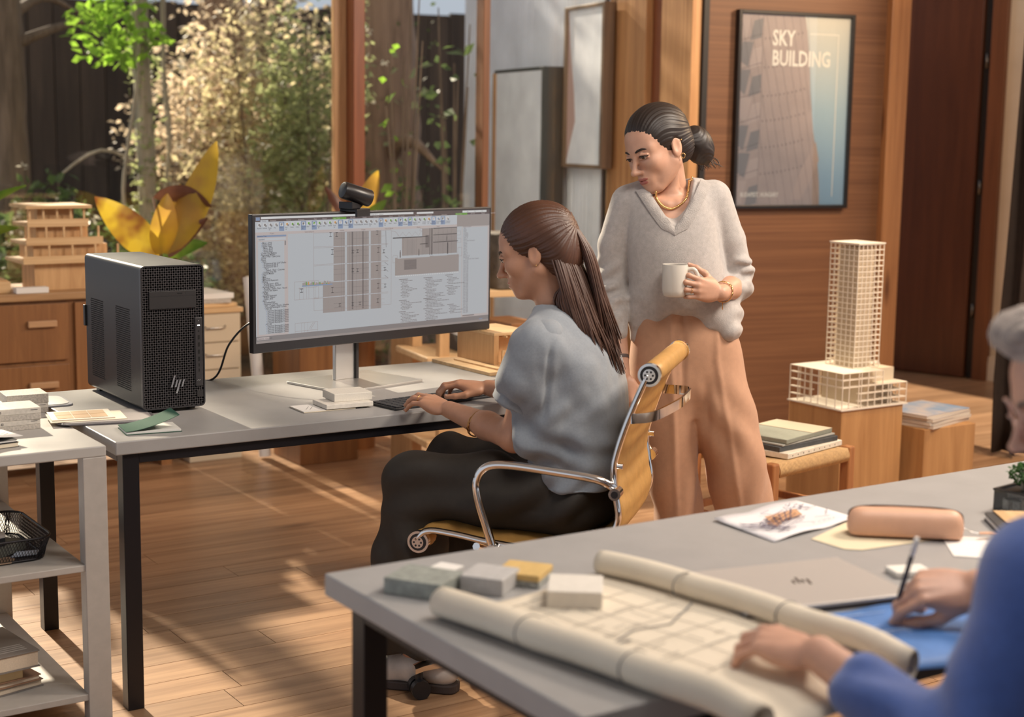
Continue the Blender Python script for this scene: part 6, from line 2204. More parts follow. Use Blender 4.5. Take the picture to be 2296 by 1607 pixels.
def vmesh2(name, parts, parent):
    mats, vs, fs, mi = [], [], [], []
    o = 0
    for V, Q, m in parts:
        if m not in mats:
            mats.append(m)
        vs.append(np.asarray(V))
        Q = Q.tolist() if hasattr(Q, 'tolist') else Q
        fs.extend([tuple(i + o for i in q) for q in Q])
        mi.extend([mats.index(m)] * len(Q))
        o += len(V)
    me = bpy.data.meshes.new(name)
    me.from_pydata(np.concatenate(vs).tolist(), [], fs)
    for m in mats:
        me.materials.append(m)
    me.polygons.foreach_set('material_index', mi)
    me.polygons.foreach_set('use_smooth', [True] * len(fs))
    me.update()
    ob = bpy.data.objects.new(name, me)
    COL.objects.link(ob)
    ob.parent = parent
    return ob


def frame(x, z):
    x = np.array(x, float)
    x /= np.linalg.norm(x)
    z = np.array(z, float)
    z = z - x * (z @ x)
    z /= np.linalg.norm(z)
    return np.stack([x, np.cross(z, x), z], 1)      # columns: x fwd, y left, z up


M_skin = mat('skin_light', (0.60, 0.335, 0.225), 0.48, noise=0.05, nscale=40, sss=0.10)
M_skin2 = mat('skin_tan', (0.55, 0.285, 0.175), 0.48, noise=0.05, nscale=40, sss=0.10)
M_skin3 = mat('skin_man', (0.60, 0.34, 0.24), 0.5, noise=0.06, nscale=40, sss=0.10)
M_lips = mat('lips', (0.42, 0.13, 0.10), 0.38, sss=0.05)
M_eyew = mat('eye_white', (0.52, 0.46, 0.42), 0.25)
M_iris = mat('iris', (0.05, 0.028, 0.016), 0.15)
M_brow = mat('brow_hair', (0.022, 0.013, 0.010), 0.7)
M_nail = mat('nail', (0.70, 0.42, 0.34), 0.25)
M_gold = mat('gold', (0.83, 0.53, 0.22), 0.22, 1.0)


def hand_prims(vx, W, X, Z, left, curls, spread=(0.10, 0.02, -0.05, -0.13), thumb=((0.75, 0.62, -0.28), (0.88, 0.40, -0.25), (0.95, 0.2, -0.25)), s=1.0, k=0.006):
    """five-finger hand. W wrist, X towards the fingers, Z back of the hand. returns finger joints in world"""
    X = np.array(X, float)
    X /= np.linalg.norm(X)
    Z = np.array(Z, float)
    Z = Z - X * (Z @ X)
    Z /= np.linalg.norm(Z)
    T = np.cross(X, Z) if left else np.cross(Z, X)
    W = np.array(W, float)

    def P(a, b, c):
        return W + (X * a + T * b + Z * c) * s
    kn = [(0.088, 0.027, 0.002), (0.092, 0.008, 0.004), (0.087, -0.011, 0.002), (0.078, -0.029, -0.003)]
    ln = [(0.041, 0.026, 0.021), (0.045, 0.029, 0.022), (0.042, 0.027, 0.021), (0.033, 0.021, 0.019)]
    rd = [(0.0092, 0.0084, 0.0076, 0.0062), (0.0094, 0.0086, 0.0078, 0.0064), (0.0090, 0.0082, 0.0074, 0.0060), (0.0080, 0.0072, 0.0065, 0.0054)]
    joints = []
    vx.ell(P(0.052, 0.0, -0.004), np.array((0.050, 0.040, 0.0145)) * s, 0.010, R=np.stack([X, T, Z], 1))
    vx.ell(P(0.038, 0.024, -0.010), np.array((0.034, 0.018, 0.015)) * s, 0.010, R=np.stack([X, T, Z], 1))
    vx.ell(P(0.040, -0.024, -0.009), np.array((0.036, 0.014, 0.014)) * s, 0.010, R=np.stack([X, T, Z], 1))
    for f in range(4):
        base = P(*kn[f])
        vx.cone(P(0.02, kn[f][1] * 0.55, 0.0), base, 0.0115 * s, rd[f][0] * 1.08 * s, 0.010)
        ang = 0.0
        p = base
        d0 = X * math.cos(spread[f]) + T * math.sin(spread[f])
        js = [p]
        for j in range(3):
            ang += curls[f][j]
            d = d0 * math.cos(ang) - Z * math.sin(ang)
            q = p + d * ln[f][j] * s
            vx.cone(p, q, rd[f][j] * s, rd[f][j + 1] * s, 0.004)
            p = q
            js.append(p)
        joints.append(js)
    p = P(0.022, 0.026, -0.010)
    tl = (0.046, 0.033, 0.027)
    tr = (0.0130, 0.0105, 0.0092, 0.0072)
    js = [p]
    for j in range(3):
        d = np.array(thumb[j], float)
        d = d / np.linalg.norm(d)
        q = p + (X * d[0] + T * d[1] + Z * d[2]) * tl[j] * s
        vx.cone(p, q, tr[j] * s, tr[j + 1] * s, 0.006)
        p = q
        js.append(p)
    joints.append(js)
    return joints, (X, T, Z)


def nails(mb, joints, fr, s=1.0):
    X, T, Z = fr
    for js in joints:
        d = js[-1] - js[-2]
        d /= np.linalg.norm(d)
        up = Z - d * (Z @ d)
        nu = np.linalg.norm(up)
        up = up / nu if nu > 0.2 else np.cross(d, T)
        w = np.cross(d, up)
        c = js[-1] + d * 0.001 + up * 0.0056 * s
        R_ = np.stack([d, w, up], 1)
        Tm = Matrix([[*(R_[i]), c[i]] for i in range(3)] + [[0, 0, 0, 1]])
        mb.sphere((0, 0, 0), 0.0055 * s, 6, (1.0, 0.8, 0.28), Tm)


def head_vox(C, X, U, s, neck, nr, h=0.0025, male=False):
    """C centre, X face direction, U up. neck: base point of the neck"""
    R = frame(X, U)
    C = np.array(C, float)

    def P(a, b, c):
        return C + R @ (np.array((a, b, c)) * s)
    lo = np.minimum(C - 0.17 * s, np.array(neck) - 0.07)
    hi = np.maximum(C + 0.17 * s, np.array(neck) + 0.07)
    v = Vox(lo, hi, h)

    def E(c, r, k=0.012, sub=False, Rl=None):
        v.ell(P(*c), np.array(r) * s, k * s, sub, R if Rl is None else R @ Rl)

    def Cn(a, b, ra, rb, k=0.012, sub=False):
        v.cone(P(*a), P(*b), ra * s, rb * s, k * s, sub)
    E((-0.018, 0, 0.032), (0.094, 0.074, 0.080), 0.02)
    E((0.030, 0, 0.030), (0.058, 0.060, 0.055), 0.03)
    E((0.026, 0, -0.032), (0.058, 0.056, 0.076), 0.03)
    for y in (-1, 1):
        Cn((-0.006, y * 0.052, -0.055), (0.052, y * 0.018, -0.106), 0.020, 0.016, 0.03)
        E((0.056, y * 0.037, -0.030), (0.026, 0.022, 0.024), 0.025)
        Cn((0.079, y * 0.012, 0.014), (0.062, y * 0.046, 0.013), 0.0095, 0.009, 0.02)
        E((0.0935, y * 0.0315, -0.004), (0.0165, 0.019, 0.0115), 0.012, True)
        Cn((0.0865, y * 0.017, 0.001), (0.0890, y * 0.031, 0.0042), 0.0040, 0.0042, 0.005)
        Cn((0.0890, y * 0.031, 0.0042), (0.0800, y * 0.047, -0.001), 0.0042, 0.0036, 0.005)
        Cn((0.0865, y * 0.019, -0.010), (0.0795, y * 0.046, -0.008), 0.0032, 0.003, 0.004)
        E((0.0985, y * 0.0100, -0.0460), (0.0085, 0.0064, 0.0062), 0.006)
        E((0.1010, y * 0.0060, -0.0525), (0.005, 0.0030, 0.003), 0.003, True)
        a = rad(14)
        Rl = np.array([[math.cos(a), 0, -math.sin(a)], [0, 1, 0], [math.sin(a), 0, math.cos(a)]])
        E((-0.014, y * 0.0735, -0.014), (0.0185, 0.0075, 0.0315), 0.006, False, Rl)
        E((-0.009, y * 0.0815, -0.010), (0.0105, 0.0055, 0.0190), 0.004, True, Rl)
    E((0.069, 0, -0.105), (0.018, 0.019, 0.0150), 0.02)
    E((0.073, 0, -0.072), (0.020, 0.028, 0.024), 0.02)
    Cn((0.083, 0, 0.008), (0.1110, 0, -0.041), 0.0058, 0.0080, 0.014)
    E((0.1135, 0, -0.0430), (0.0080, 0.0084, 0.0072), 0.008)
    E((0.0890, 0, -0.0695), (0.0080, 0.0200, 0.0045), 0.006)
    E((0.0875, 0, -0.0800), (0.0085, 0.0170, 0.0055), 0.006)
    E((0.0965, 0, -0.0745), (0.0085, 0.0215, 0.0010), 0.003, True)
    nb_ = np.array(neck, float)
    v.cone(P(-0.022, 0, -0.055), nb_, nr * 0.96, nr * 1.05, 0.03)
    return v, P, R


def head_parts(v, P, R, C, s, skin, smooth=1):
    V, Q = v.mesh(smooth)
    L = (V - np.array(C)) @ R / s
    fc = L[Q].mean(1)
    lip = ((np.sqrt(((fc[:, 0] - 0.0890) / 0.0115) ** 2 + (fc[:, 1] / 0.0220) ** 2 + ((fc[:, 2] + 0.0700) / 0.0056) ** 2) < 1) |
           (np.sqrt(((fc[:, 0] - 0.0875) / 0.0118) ** 2 + (fc[:, 1] / 0.0190) ** 2 + ((fc[:, 2] + 0.0798) / 0.0066) ** 2) < 1)) & (fc[:, 0] > 0.080)
    return [(V, Q[~lip], skin), (V, Q[lip], M_lips)]


def eyes(P, s, gaze=(0.0, 0.0), brow=M_brow, lash=True, lid=0.0):
    mb = MB()
    for y in (-1, 1):
        c = P(0.0775, y * 0.0315, -0.003)
        mb.m(M_eyew).sphere(tuple(c), 0.0118 * s, 10)
        d = np.array((1.0, gaze[0], gaze[1]))
        d /= np.linalg.norm(d)
        o = P(*(np.array((0.0775, y * 0.0315, -0.003)) + d * 0.0085))
        mb.m(M_iris).sphere(tuple(o), 0.0060 * s, 8)
        mb.m(brow).tube([tuple(P(*q)) for q in spline([(0.0915, y * 0.012, 0.0125), (0.0908, y * 0.024, 0.0165), (0.0840, y * 0.038, 0.0178), (0.0735, y * 0.050, 0.0130)], 4)], [0.0022 * s] + [0.0034 * s] * 8 + [0.0028 * s, 0.0022 * s, 0.0016 * s, 0.0010 * s], 6)
        if lash:
            mb.m(brow).tube([tuple(P(*q)) for q in spline([(0.0885, y * 0.0175, -0.0025), (0.0922, y * 0.031, 0.0000), (0.0850, y * 0.046, -0.0040), (0.079, y * 0.052, -0.0035)], 4)], 0.0015 * s, 5)
    return mb


def root_at(name, label, loc, rz):
    return thing(name, label, 'person', loc, rz)


def tube_ring(mb, C, N, r1, r2, th, n=28, up=(0, 0, 1)):
    N = Vector(N).normalized()
    a = N.cross(Vector(up)).normalized()
    b = N.cross(a)
    P = [Vector(C) + a * math.cos(2 * PI * i / n) * r1 + b * math.sin(2 * PI * i / n) * r2 for i in range(n + 1)]
    mb.tube(P + [P[1]], th, 6)
    return P
# ================================================================== standing woman
sw_ = root_at('person', 'woman standing in a grey V-neck sweater and tan trousers holding a mug', (3.121, 3.779, 0), rad(56.7 - 90))
# local frame: x image right, y away from the camera, z up
SK = M_skin
HC, HX, HU = V3(-0.088, -0.030, 1.512), V3(-0.78, -0.60, -0.36), V3(-0.30, -0.02, 0.95)
HS = 1.06
NB = V3(-0.030, 0.020, 1.36)
hv, HP, HR = head_vox(HC, HX, HU, HS, NB, 0.050)
# chest and shoulders below the neck, same volume
parts = head_parts(hv, HP, HR, HC, HS, SK)
cv = Vox((-0.27, -0.16, 1.10), (0.24, 0.16, 1.46), 0.005)
cv.loft([1.12, 1.20, 1.28, 1.33, 1.365], [-0.03] * 5, [0.0, 0.0, 0.0, 0.01, 0.015], [0.105, 0.108, 0.112, 0.100, 0.075], [0.098, 0.100, 0.094, 0.078, 0.062], 0.03)
cv.cone(NB + V3(0, 0, -0.02), NB + V3(-0.015, -0.008, 0.07), 0.052, 0.049, 0.04)
for sx in (-1, 1):
    cv.cone((-0.03 + sx * 0.02, -0.066, 1.335), (-0.03 + sx * 0.075, -0.055, 1.348), 0.012, 0.012, 0.03)
    cv.cone(NB + V3(sx * 0.01, -0.05, -0.02), HP(-0.02, -sx * 0.05, -0.05), 0.013, 0.016, 0.03)
V, Q = cv.mesh(2)
parts.append((V, Q, SK))
# her right arm (image left), hand resting against the desk edge
a1 = [V3(-0.195, 0.005, 1.315), V3(-0.218, 0.012, 1.05), V3(-0.182, -0.105, 0.795)]
av = Vox((-0.29, -0.21, 0.64), (-0.10, 0.08, 1.38), 0.0032)
av.chain(a1[:2], [0.030, 0.034], 0.02)
av.chain([a1[1], a1[1] * 0.55 + a1[2] * 0.45, a1[2]], [0.036, 0.034, 0.0245], 0.02, sq=None)
j1, f1 = hand_prims(av, a1[2] + V3(0.001, -0.003, -0.004), (0.10, -0.10, -1), (-0.45, -0.85, 0.10), False, [(0.30, 0.45, 0.30), (0.38, 0.5, 0.3), (0.42, 0.55, 0.3), (0.45, 0.5, 0.3)], thumb=((0.80, 0.50, -0.35), (0.95, 0.15, -0.3), (0.97, 0.0, -0.3)), s=0.93)
V, Q = av.mesh(1)
parts.append((V, Q, SK))
# her left arm (image right), hand round the mug
a2 = [V3(0.135, 0.005, 1.335), V3(0.190, 0.015, 1.075), V3(0.112, -0.172, 1.066)]
av = Vox((-0.06, -0.32, 0.97), (0.26, 0.09, 1.42), 0.003)
av.chain(a2[:2], [0.030, 0.034], 0.02)
av.chain([a2[1], a2[1] * 0.55 + a2[2] * 0.45, a2[2]], [0.037, 0.035, 0.0255], 0.02)
MUGC = V3(-0.034, -0.196, 1.056)
j2, f2 = hand_prims(av, a2[2] + V3(-0.004, -0.006, 0.002), (-0.80, -0.42, 0.20), (0.38, -0.90, 0.08), True, [(0.30, 1.15, 0.8), (0.33, 1.2, 0.8), (0.36, 1.2, 0.8), (0.40, 1.15, 0.8)], spread=(0.20, 0.06, -0.07, -0.20), thumb=((0.72, 0.62, -0.30), (0.85, 0.40, -0.45), (0.8, 0.3, -0.6)), s=0.93)
V, Q = av.mesh(1)
parts.append((V, Q, SK))
# legs and hips inside the trousers
bv = Vox((-0.20, -0.16, 0.02), (0.38, 0.2, 1.14), 0.008)
bv.loft([0.80, 0.92, 1.02, 1.12], [0.03, 0.03, 0.0, -0.02], [0.01, 0.01, 0.0, 0.0], [0.15, 0.155, 0.13, 0.14], [0.10, 0.10, 0.085, 0.09], 0.03)
bv.chain([V3(-0.04, 0.01, 0.86), V3(0.0, 0.0, 0.46), V3(0.03, 0.04, 0.07)], [0.085, 0.055, 0.036], 0.02)
bv.chain([V3(0.11, 0.01, 0.86), V3(0.20, -0.02, 0.46), V3(0.245, 0.03, 0.07)], [0.085, 0.055, 0.036], 0.02)
V, Q = bv.mesh(1)
parts.append((V, Q, SK))
nm = MB().m(M_nail)
nails(nm, j1, f1, 0.93)
nails(nm, j2, f2, 0.93)
vmesh2('body', parts + mbparts(nm) + mbparts(eyes(HP, HS, gaze=(0.12, -0.35))), sw_)

# hair drawn back into a low bun
hr = Vox(HC - 0.22, HC + 0.20, 0.0024)


def hE(c, r, k=0.012, sub=False, vv=None):
    (vv or hr).ell(HP(*c), np.array(r) * HS, k, sub, HR)


hE((-0.022, 0, 0.037), (0.105, 0.085, 0.090))
hE((-0.060, 0, -0.020), (0.062, 0.072, 0.062), 0.03)
hE((0.106, 0, -0.040), (0.092, 0.104, 0.112), 0.004, True)
hE((0.020, 0, -0.080), (0.055, 0.12, 0.055), 0.012, True)
for y in (-1, 1):
    hE((-0.010, y * 0.085, -0.022), (0.026, 0.020, 0.036), 0.006, True)
hE((-0.02, 0, -0.125), (0.10, 0.10, 0.055), 0.01, True)
V, Q = hr.mesh(2)


def groove(V, N):
    L = (V - HC) @ HR / HS
    b = np.array((-0.115, 0.0, -0.030))
    edge = np.clip((np.linalg.norm((L - np.array((0.106, 0, -0.040))) / np.array((0.092, 0.104, 0.112)), axis=1) - 1.02) / 0.10, 0, 1)
    d = L - b
    ang = np.arctan2(d[:, 1], d[:, 2] + 0.02)
    rr = np.linalg.norm(d, axis=1)
    w = ang * 38 + 3 * np.sin(rr * 40)
    return edge * (0.0005 * np.sin(w) + 0.0005 * np.sin(w * 2.3 + 1) + 0.0003 * np.sin(w * 5.1))


V, Q = disp((V, Q), groove)
M_hair1 = mat('hair_black_brown', (0.022, 0.014, 0.011), 0.48, spec=0.5)
bun = Vox(HC - 0.30, HC + 0.30, 0.003)
hE((-0.150, 0.004, -0.040), (0.046, 0.044, 0.052), 0.02, False, bun)
hE((-0.158, 0.006, -0.070), (0.036, 0.036, 0.045), 0.03, False, bun)
hE((-0.112, 0, -0.025), (0.03, 0.024, 0.026), 0.02, False, bun)
V2, Q2 = bun.mesh(2)


def groove2(V, N):
    L = (V - HC) @ HR / HS
    w = (L[:, 1] * 260 + L[:, 0] * 120 + 14 * np.sin(L[:, 2] * 30))
    return 0.0007 * np.sin(w) + 0.0004 * np.sin(w * 2.7)


V2, Q2 = disp((V2, Q2), groove2)
wis = MB().m(M_hair1)
rw = random.Random(12)
for i in range(26):
    y0 = rw.uniform(-0.05, 0.05)
    p0 = (-0.16 + rw.uniform(-.01, .01), y0 * 0.6, -0.095)
    wis.tube([tuple(HP(*q)) for q in spline([p0, (p0[0] - rw.uniform(0, .02), p0[1] * 1.3, -0.115), (p0[0] - rw.uniform(0, .035), p0[1] * 1.6, -0.13 - rw.uniform(0, .012))], 3)], [0.0012] * 5 + [0.0008, 0.0003], 4)
vmesh2('hair', [(V, Q, M_hair1), (V2, Q2, M_hair1)] + mbparts(wis), sw_)

# jewellery
nk = MB()
for (yy, r_) in ((-1, 0), ):
    pts = spline([(0.026, 0.0, 1.418), (0.020, 0.0, 1.385), (0.0, 0.0, 1.345), (-0.035, 0.0, 1.322), (-0.065, 0.0, 1.328), (-0.085, 0.0, 1.350), (-0.090, 0.0, 1.372)], 9)
    allv = np.concatenate([q[0] for q in parts[:3]])
    for p in pts:
        m = (np.abs(allv[:, 0] - p[0]) < 0.01) & (np.abs(allv[:, 2] - p[2]) < 0.01)
        p = (p[0], (allv[m][:, 1].min() if m.any() else -0.05) - 0.002, p[2])
        nk.sphere(p, 0.0042, 5)
nk.build('necklace', M_gold, sw_, smooth=True)
er = MB()
for q in ((-0.018, 0.082, -0.046), ):
    c = HP(*q)
    er.tube([tuple(c + V3(0.006 * math.sin(a), 0, 0.008 * math.cos(a))) for a in np.linspace(0, 2 * PI, 13)], 0.0013, 5)
er.sphere(tuple(HP(-0.030, 0.084, 0.0)), 0.0024, 5)
er.build('earring', M_gold, sw_, smooth=True)
br = MB()
d = (a2[2] - a2[1])
d /= np.linalg.norm(d)
ctr = a2[2] - d * 0.030
for i in range(15):
    a = 2 * PI * i / 15
    n1 = np.cross(d, V3(0, 0, 1))
    n1 /= np.linalg.norm(n1)
    n2 = np.cross(d, n1)
    pos = lambda a_: ctr + n1 * math.cos(a_) * 0.031 + n2 * math.sin(a_) * 0.033 + d * 0.004 * math.sin(3 * a_)
    P = [pos(a + 0.24 * math.cos(t)) + d * 0.0042 * math.sin(t) * (1 if i % 2 else 0.4) for t in np.linspace(0, 2 * PI, 9)]
    br.tube([tuple(p) for p in P], 0.0017, 5)
br.tube([tuple(ctr + n2 * 0.034 + V3(0, 0, -k_)) for k_ in (0.0, 0.012, 0.022)], 0.0014, 5)
br.build('bracelet', M_gold, sw_, smooth=True)
rg = MB()
for (js, k_) in ((j2[2], 0), (j1[2], 0)):
    c = (js[0] * 0.45 + js[1] * 0.55)
    dd = js[1] - js[0]
    tube_ring(rg, tuple(c), tuple(dd), 0.0092, 0.0092, 0.0011, 14)
rg.build('ring', M_gold, sw_, smooth=True)
dd = a1[2] - a1[1]
dd /= np.linalg.norm(dd)
tb = MB()
rs2 = []
for k_ in (-0.0055, 0.0055):
    c = a1[2] - dd * 0.055 + dd * k_
    n1 = np.cross(dd, V3(0, 1, 0))
    n1 /= np.linalg.norm(n1)
    n2 = np.cross(dd, n1)
    rs2.append([Vector(c + (n1 * math.cos(t) + n2 * math.sin(t)) * 0.0292) for t in np.linspace(0, 2 * PI, 25)[:-1]])
tb.rings(rs2, cap=False)
tb.build('wrist_band', mat('dark_band', (0.10, 0.07, 0.06), 0.6), sw_, smooth=True)

# sweater
M_knit = mat('grey_knit', (0.46, 0.425, 0.40), 0.9, noise=0.10, nscale=70, bump=0.35, bscale=420, sheen=0.35)
kv = Vox((-0.33, -0.22, 0.84), (0.30, 0.20, 1.50), 0.0045)
kv.loft([0.955, 1.00, 1.06, 1.14, 1.22, 1.30, 1.35, 1.385, 1.41],
        [0.028, 0.022, 0.004, -0.010, -0.022, -0.030, -0.032, -0.030, -0.025],
        [0.0, 0.0, -0.006, -0.008, -0.006, 0.0, 0.006, 0.014, 0.020],
        [0.168, 0.172, 0.164, 0.158, 0.156, 0.156, 0.150, 0.120, 0.085],
        [0.112, 0.128, 0.134, 0.132, 0.128, 0.118, 0.104, 0.088, 0.070], 0.03, p=2.1)
for sx, q in ((-1, -0.135), (1, 0.085)):
    kv.cone((-0.03 + sx * 0.03, 0.01, 1.365), (q, 0.006, 1.345), 0.055, 0.058, 0.03)
# side drapes of the hem
kv.chain([V3(0.13, -0.02, 1.02), V3(0.160, -0.035, 0.935)], [0.070, 0.038], 0.04, sq=((0, 1, 0), 1.1))
kv.chain([V3(0.10, -0.07, 1.00), V3(0.148, -0.080, 0.940)], [0.060, 0.036], 0.03)
kv.chain([V3(-0.11, -0.02, 1.02), V3(-0.138, -0.03, 0.905)], [0.055, 0.020], 0.03)
# sleeves, kept apart from the body by a crease
kv.chain([V3(-0.165, 0.005, 1.332), V3(-0.212, 0.010, 1.20), V3(-0.214, 0.012, 1.06), V3(-0.206, -0.035, 0.985), V3(-0.196, -0.062, 0.925)], [0.062, 0.050, 0.047, 0.042, 0.033], 0.010)
for (p, r_) in (((-0.226, -0.018, 1.065), 0.030), ((-0.205, -0.030, 1.028), 0.034), ((-0.222, 0.0, 0.995), 0.026)):
    kv.ell(p, (r_ * 1.15, r_ * 1.2, r_ * 0.6), 0.012)
kv.chain([V3(0.100, 0.008, 1.350), V3(0.158, 0.010, 1.22), V3(0.186, 0.018, 1.12), V3(0.192, 0.012, 1.075)], [0.062, 0.052, 0.049, 0.047], 0.010)
kv.chain([V3(0.192, 0.012, 1.075), V3(0.166, -0.045, 1.068)], [0.047, 0.044], 0.02)
for (p, r_) in (((0.204, -0.01, 1.125), 0.030), ((0.200, -0.02, 1.155), 0.027), ((0.196, -0.015, 1.09), 0.032)):
    kv.ell(p, (r_ * 1.2, r_ * 1.2, r_ * 0.55), 0.012)
# tucked front and neck opening
kv.ell((0.0, -0.17, 0.945), (0.080, 0.10, 0.055), 0.02, True)
kv.chain([V3(-0.031, -0.165, 1.262), V3(-0.033, -0.145, 1.305), V3(-0.040, -0.095, 1.358), V3(-0.034, -0.03, 1.44)], [0.003, 0.032, 0.060, 0.072], 0.006, True, sq=((0, 1, 0), 1.5))
kv.cone(NB + V3(0.002, 0.0, -0.02), NB + V3(-0.012, -0.004, 0.10), 0.059, 0.070, 0.008, True)
V, Q = kv.mesh(2)


def knitfold(V, N):
    f = 0.0032 * np.sin(V[:, 2] * 95 + 5 * np.sin(V[:, 0] * 18) + 2 * V[:, 1] * 30)
    arm = np.clip((np.abs(V[:, 0] + 0.01) - 0.165) / 0.03, 0, 1) * np.clip((1.17 - V[:, 2]) / 0.05, 0, 1)
    low = np.clip((1.09 - V[:, 2]) / 0.10, 0, 1) * (1 - arm)
    f2 = 0.0020 * np.sin(V[:, 0] * 70 + V[:, 2] * 22 + 2 * np.sin(V[:, 2] * 30))
    return f * arm * 1.6 + f2 * low + 0.003 * fnoise(V, (9, 9, 7), 3.1)


V, Q = disp((V, Q), knitfold)
swt = vmesh2('sweater', [(V, Q, M_knit)], sw_)
# ribbed V neckline following the opening, lying on the knit
def front_y(VV, x, z, r=0.012):
    m = (np.abs(VV[:, 0] - x) < r) & (np.abs(VV[:, 2] - z) < r)
    return VV[m][:, 1].min() if m.any() else None


SWV = V.copy()
nbm = MB()
for side in (-1, 1):
    prev = None
    rs2 = []
    for i in range(15):
        u_ = max(0.0, (i - 1) / 13)
        z = 1.252 if i == 0 else 1.262 + (0.125 if side < 0 else 0.150) * u_
        w_ = 0.034 * min(1.0, 0.15 + i * 0.45)
        xe = -0.031 + side * (-0.004 + 0.090 * u_ ** 0.85)
        ring = []
        for q in (0.0, 0.33, 0.66, 1.0):
            xx = xe + side * (q * w_ + 0.0)
            yy = front_y(SWV, xx, z - q * 0.012)
            if yy is None:
                yy = -0.05
            ring.append(Vector((xx, yy - (0.0022 if 0 < q < 1 else 0.0), z - q * 0.012)))
        if i > 10:
            for p in ring:
                p.y = max(p.y, -0.115)
        ring += [p + Vector((0, 0.008, 0)) for p in ring[::-1]]
        rs2.append(ring)
    if side > 0:
        rs2 = [r_[::-1] for r_ in rs2]
    nbm.rings(rs2)
nbm.build('neck_band', mat('grey_rib', (0.43, 0.395, 0.37), 0.9, noise=0.12, nscale=30, bump=0.6, bscale=300, sheen=0.3), sw_, smooth=True, autosmooth=70)

# trousers: wide, pleated
M_camel = mat('camel_twill', (0.50, 0.272, 0.160), 0.72, noise=0.05, nscale=50, bump=0.08, bscale=500, sheen=0.15)
tv = Vox((-0.24, -0.24, 0.03), (0.44, 0.24, 1.06), 0.006)
tv.loft([0.66, 0.74, 0.82, 0.88, 0.93, 0.98, 1.015], [0.052, 0.045, 0.036, 0.030, 0.022, 0.012, 0.004], [-0.01, -0.006, 0.0, 0.0, 0.0, 0.0, 0.0], [0.150, 0.178, 0.184, 0.178, 0.166, 0.150, 0.138], [0.085, 0.115, 0.124, 0.124, 0.120, 0.112, 0.102], 0.03, p=2.3)
tv.loft([0.05, 0.30, 0.48, 0.66, 0.80, 0.92], [0.035, 0.022, -0.004, -0.025, -0.035, -0.030], [0.03, 0.01, -0.005, -0.005, 0.0, 0.0], [0.082, 0.080, 0.088, 0.102, 0.106, 0.080], [0.125, 0.118, 0.112, 0.118, 0.118, 0.085], 0.03, p=2.1)
tv.loft([0.05, 0.30, 0.48, 0.66, 0.80, 0.92], [0.252, 0.238, 0.203, 0.150, 0.112, 0.098], [0.02, 0.0, -0.02, -0.015, 0.0, 0.0], [0.095, 0.096, 0.102, 0.112, 0.110, 0.080], [0.130, 0.122, 0.116, 0.120, 0.118, 0.085], 0.012, p=2.1)
V, Q = tv.mesh(2)


def twill(V, N):
    x, y, z = V.T
    front = np.clip(-N[:, 1], 0, 1)
    # pressed pleats run down the front of each leg
    legc = np.where(x < 0.075 + 0.06 * np.clip(0.7 - z, 0, 1), -0.03 + 0.07 * np.clip(0.85 - z, 0, 1), 0.115 + 0.19 * np.clip(0.85 - z, 0, 1))
    crease = 0.006 * np.exp(-((x - legc) / 0.010) ** 2) * front
    p2 = -0.008 * np.exp(-((x - 0.006 + 0.02 * (z - 0.95)) / 0.009) ** 2) * np.clip((z - 0.66) / 0.2, 0, 1) * front
    drag = 0.0055 * np.sin((x * 0.9 + z * 0.55) * 55 + 2 * np.sin(z * 9)) * np.clip(1 - np.abs(z - 0.62) / 0.22, 0, 1) * np.clip((x - 0.02) / 0.1, 0, 1)
    drape = 0.006 * np.sin(x * 62 + 2.5 * np.sin(z * 7) + y * 20) * np.clip((0.75 - z) / 0.4, 0, 1)
    crotch = -0.012 * np.exp(-((x - 0.085 - 0.03 * (0.75 - z)) / 0.016) ** 2) * np.clip((0.80 - z) / 0.10, 0, 1) * front
    return crease + p2 + drag + drape + crotch + 0.004 * fnoise(V, (7, 7, 4), 9.7)


V, Q = disp((V, Q), twill)
vmesh2('trousers', [(V, Q, M_camel)], sw_)
wb = MB()
rs2 = []
for z in (0.995, 1.025):
    rs2.append([Vector((0.006 + 0.142 * math.cos(t), 0.106 * math.sin(t), z + 0.002 * math.sin(3 * t))) for t in np.linspace(0, 2 * PI, 41)[:-1]])
wb.rings(rs2, cap=False)
wb.build('waistband', mat('camel_band', (0.30, 0.145, 0.080), 0.75), sw_, smooth=True).modifiers.new('s', 'SOLIDIFY').thickness = 0.004
for fx, fy, rz_ in ((0.03, 0.0, -0.2), (0.25, -0.01, 0.25)):
    sv = Vox((fx - 0.12, fy - 0.22, 0.0), (fx + 0.12, fy + 0.16, 0.14), 0.005)
    dx, dy = math.sin(rz_), -math.cos(rz_)
    sv.chain([(fx - dx * 0.05, fy - dy * 0.05 + 0.03, 0.045), (fx + dx * 0.06, fy + dy * 0.06, 0.04), (fx + dx * 0.13, fy + dy * 0.13, 0.03)], [0.042, 0.040, 0.028], 0.02)
    sv.cone((fx, fy + 0.04, 0.05), (fx, fy + 0.05, 0.10), 0.04, 0.04, 0.02)
    sv.half((0, 0, 0.004), (0, 0, -1))
    V, Q = sv.mesh(1)
    vmesh2('shoe', [(V, Q, mat('shoe_dark', (0.05, 0.03, 0.02), 0.4))], sw_)

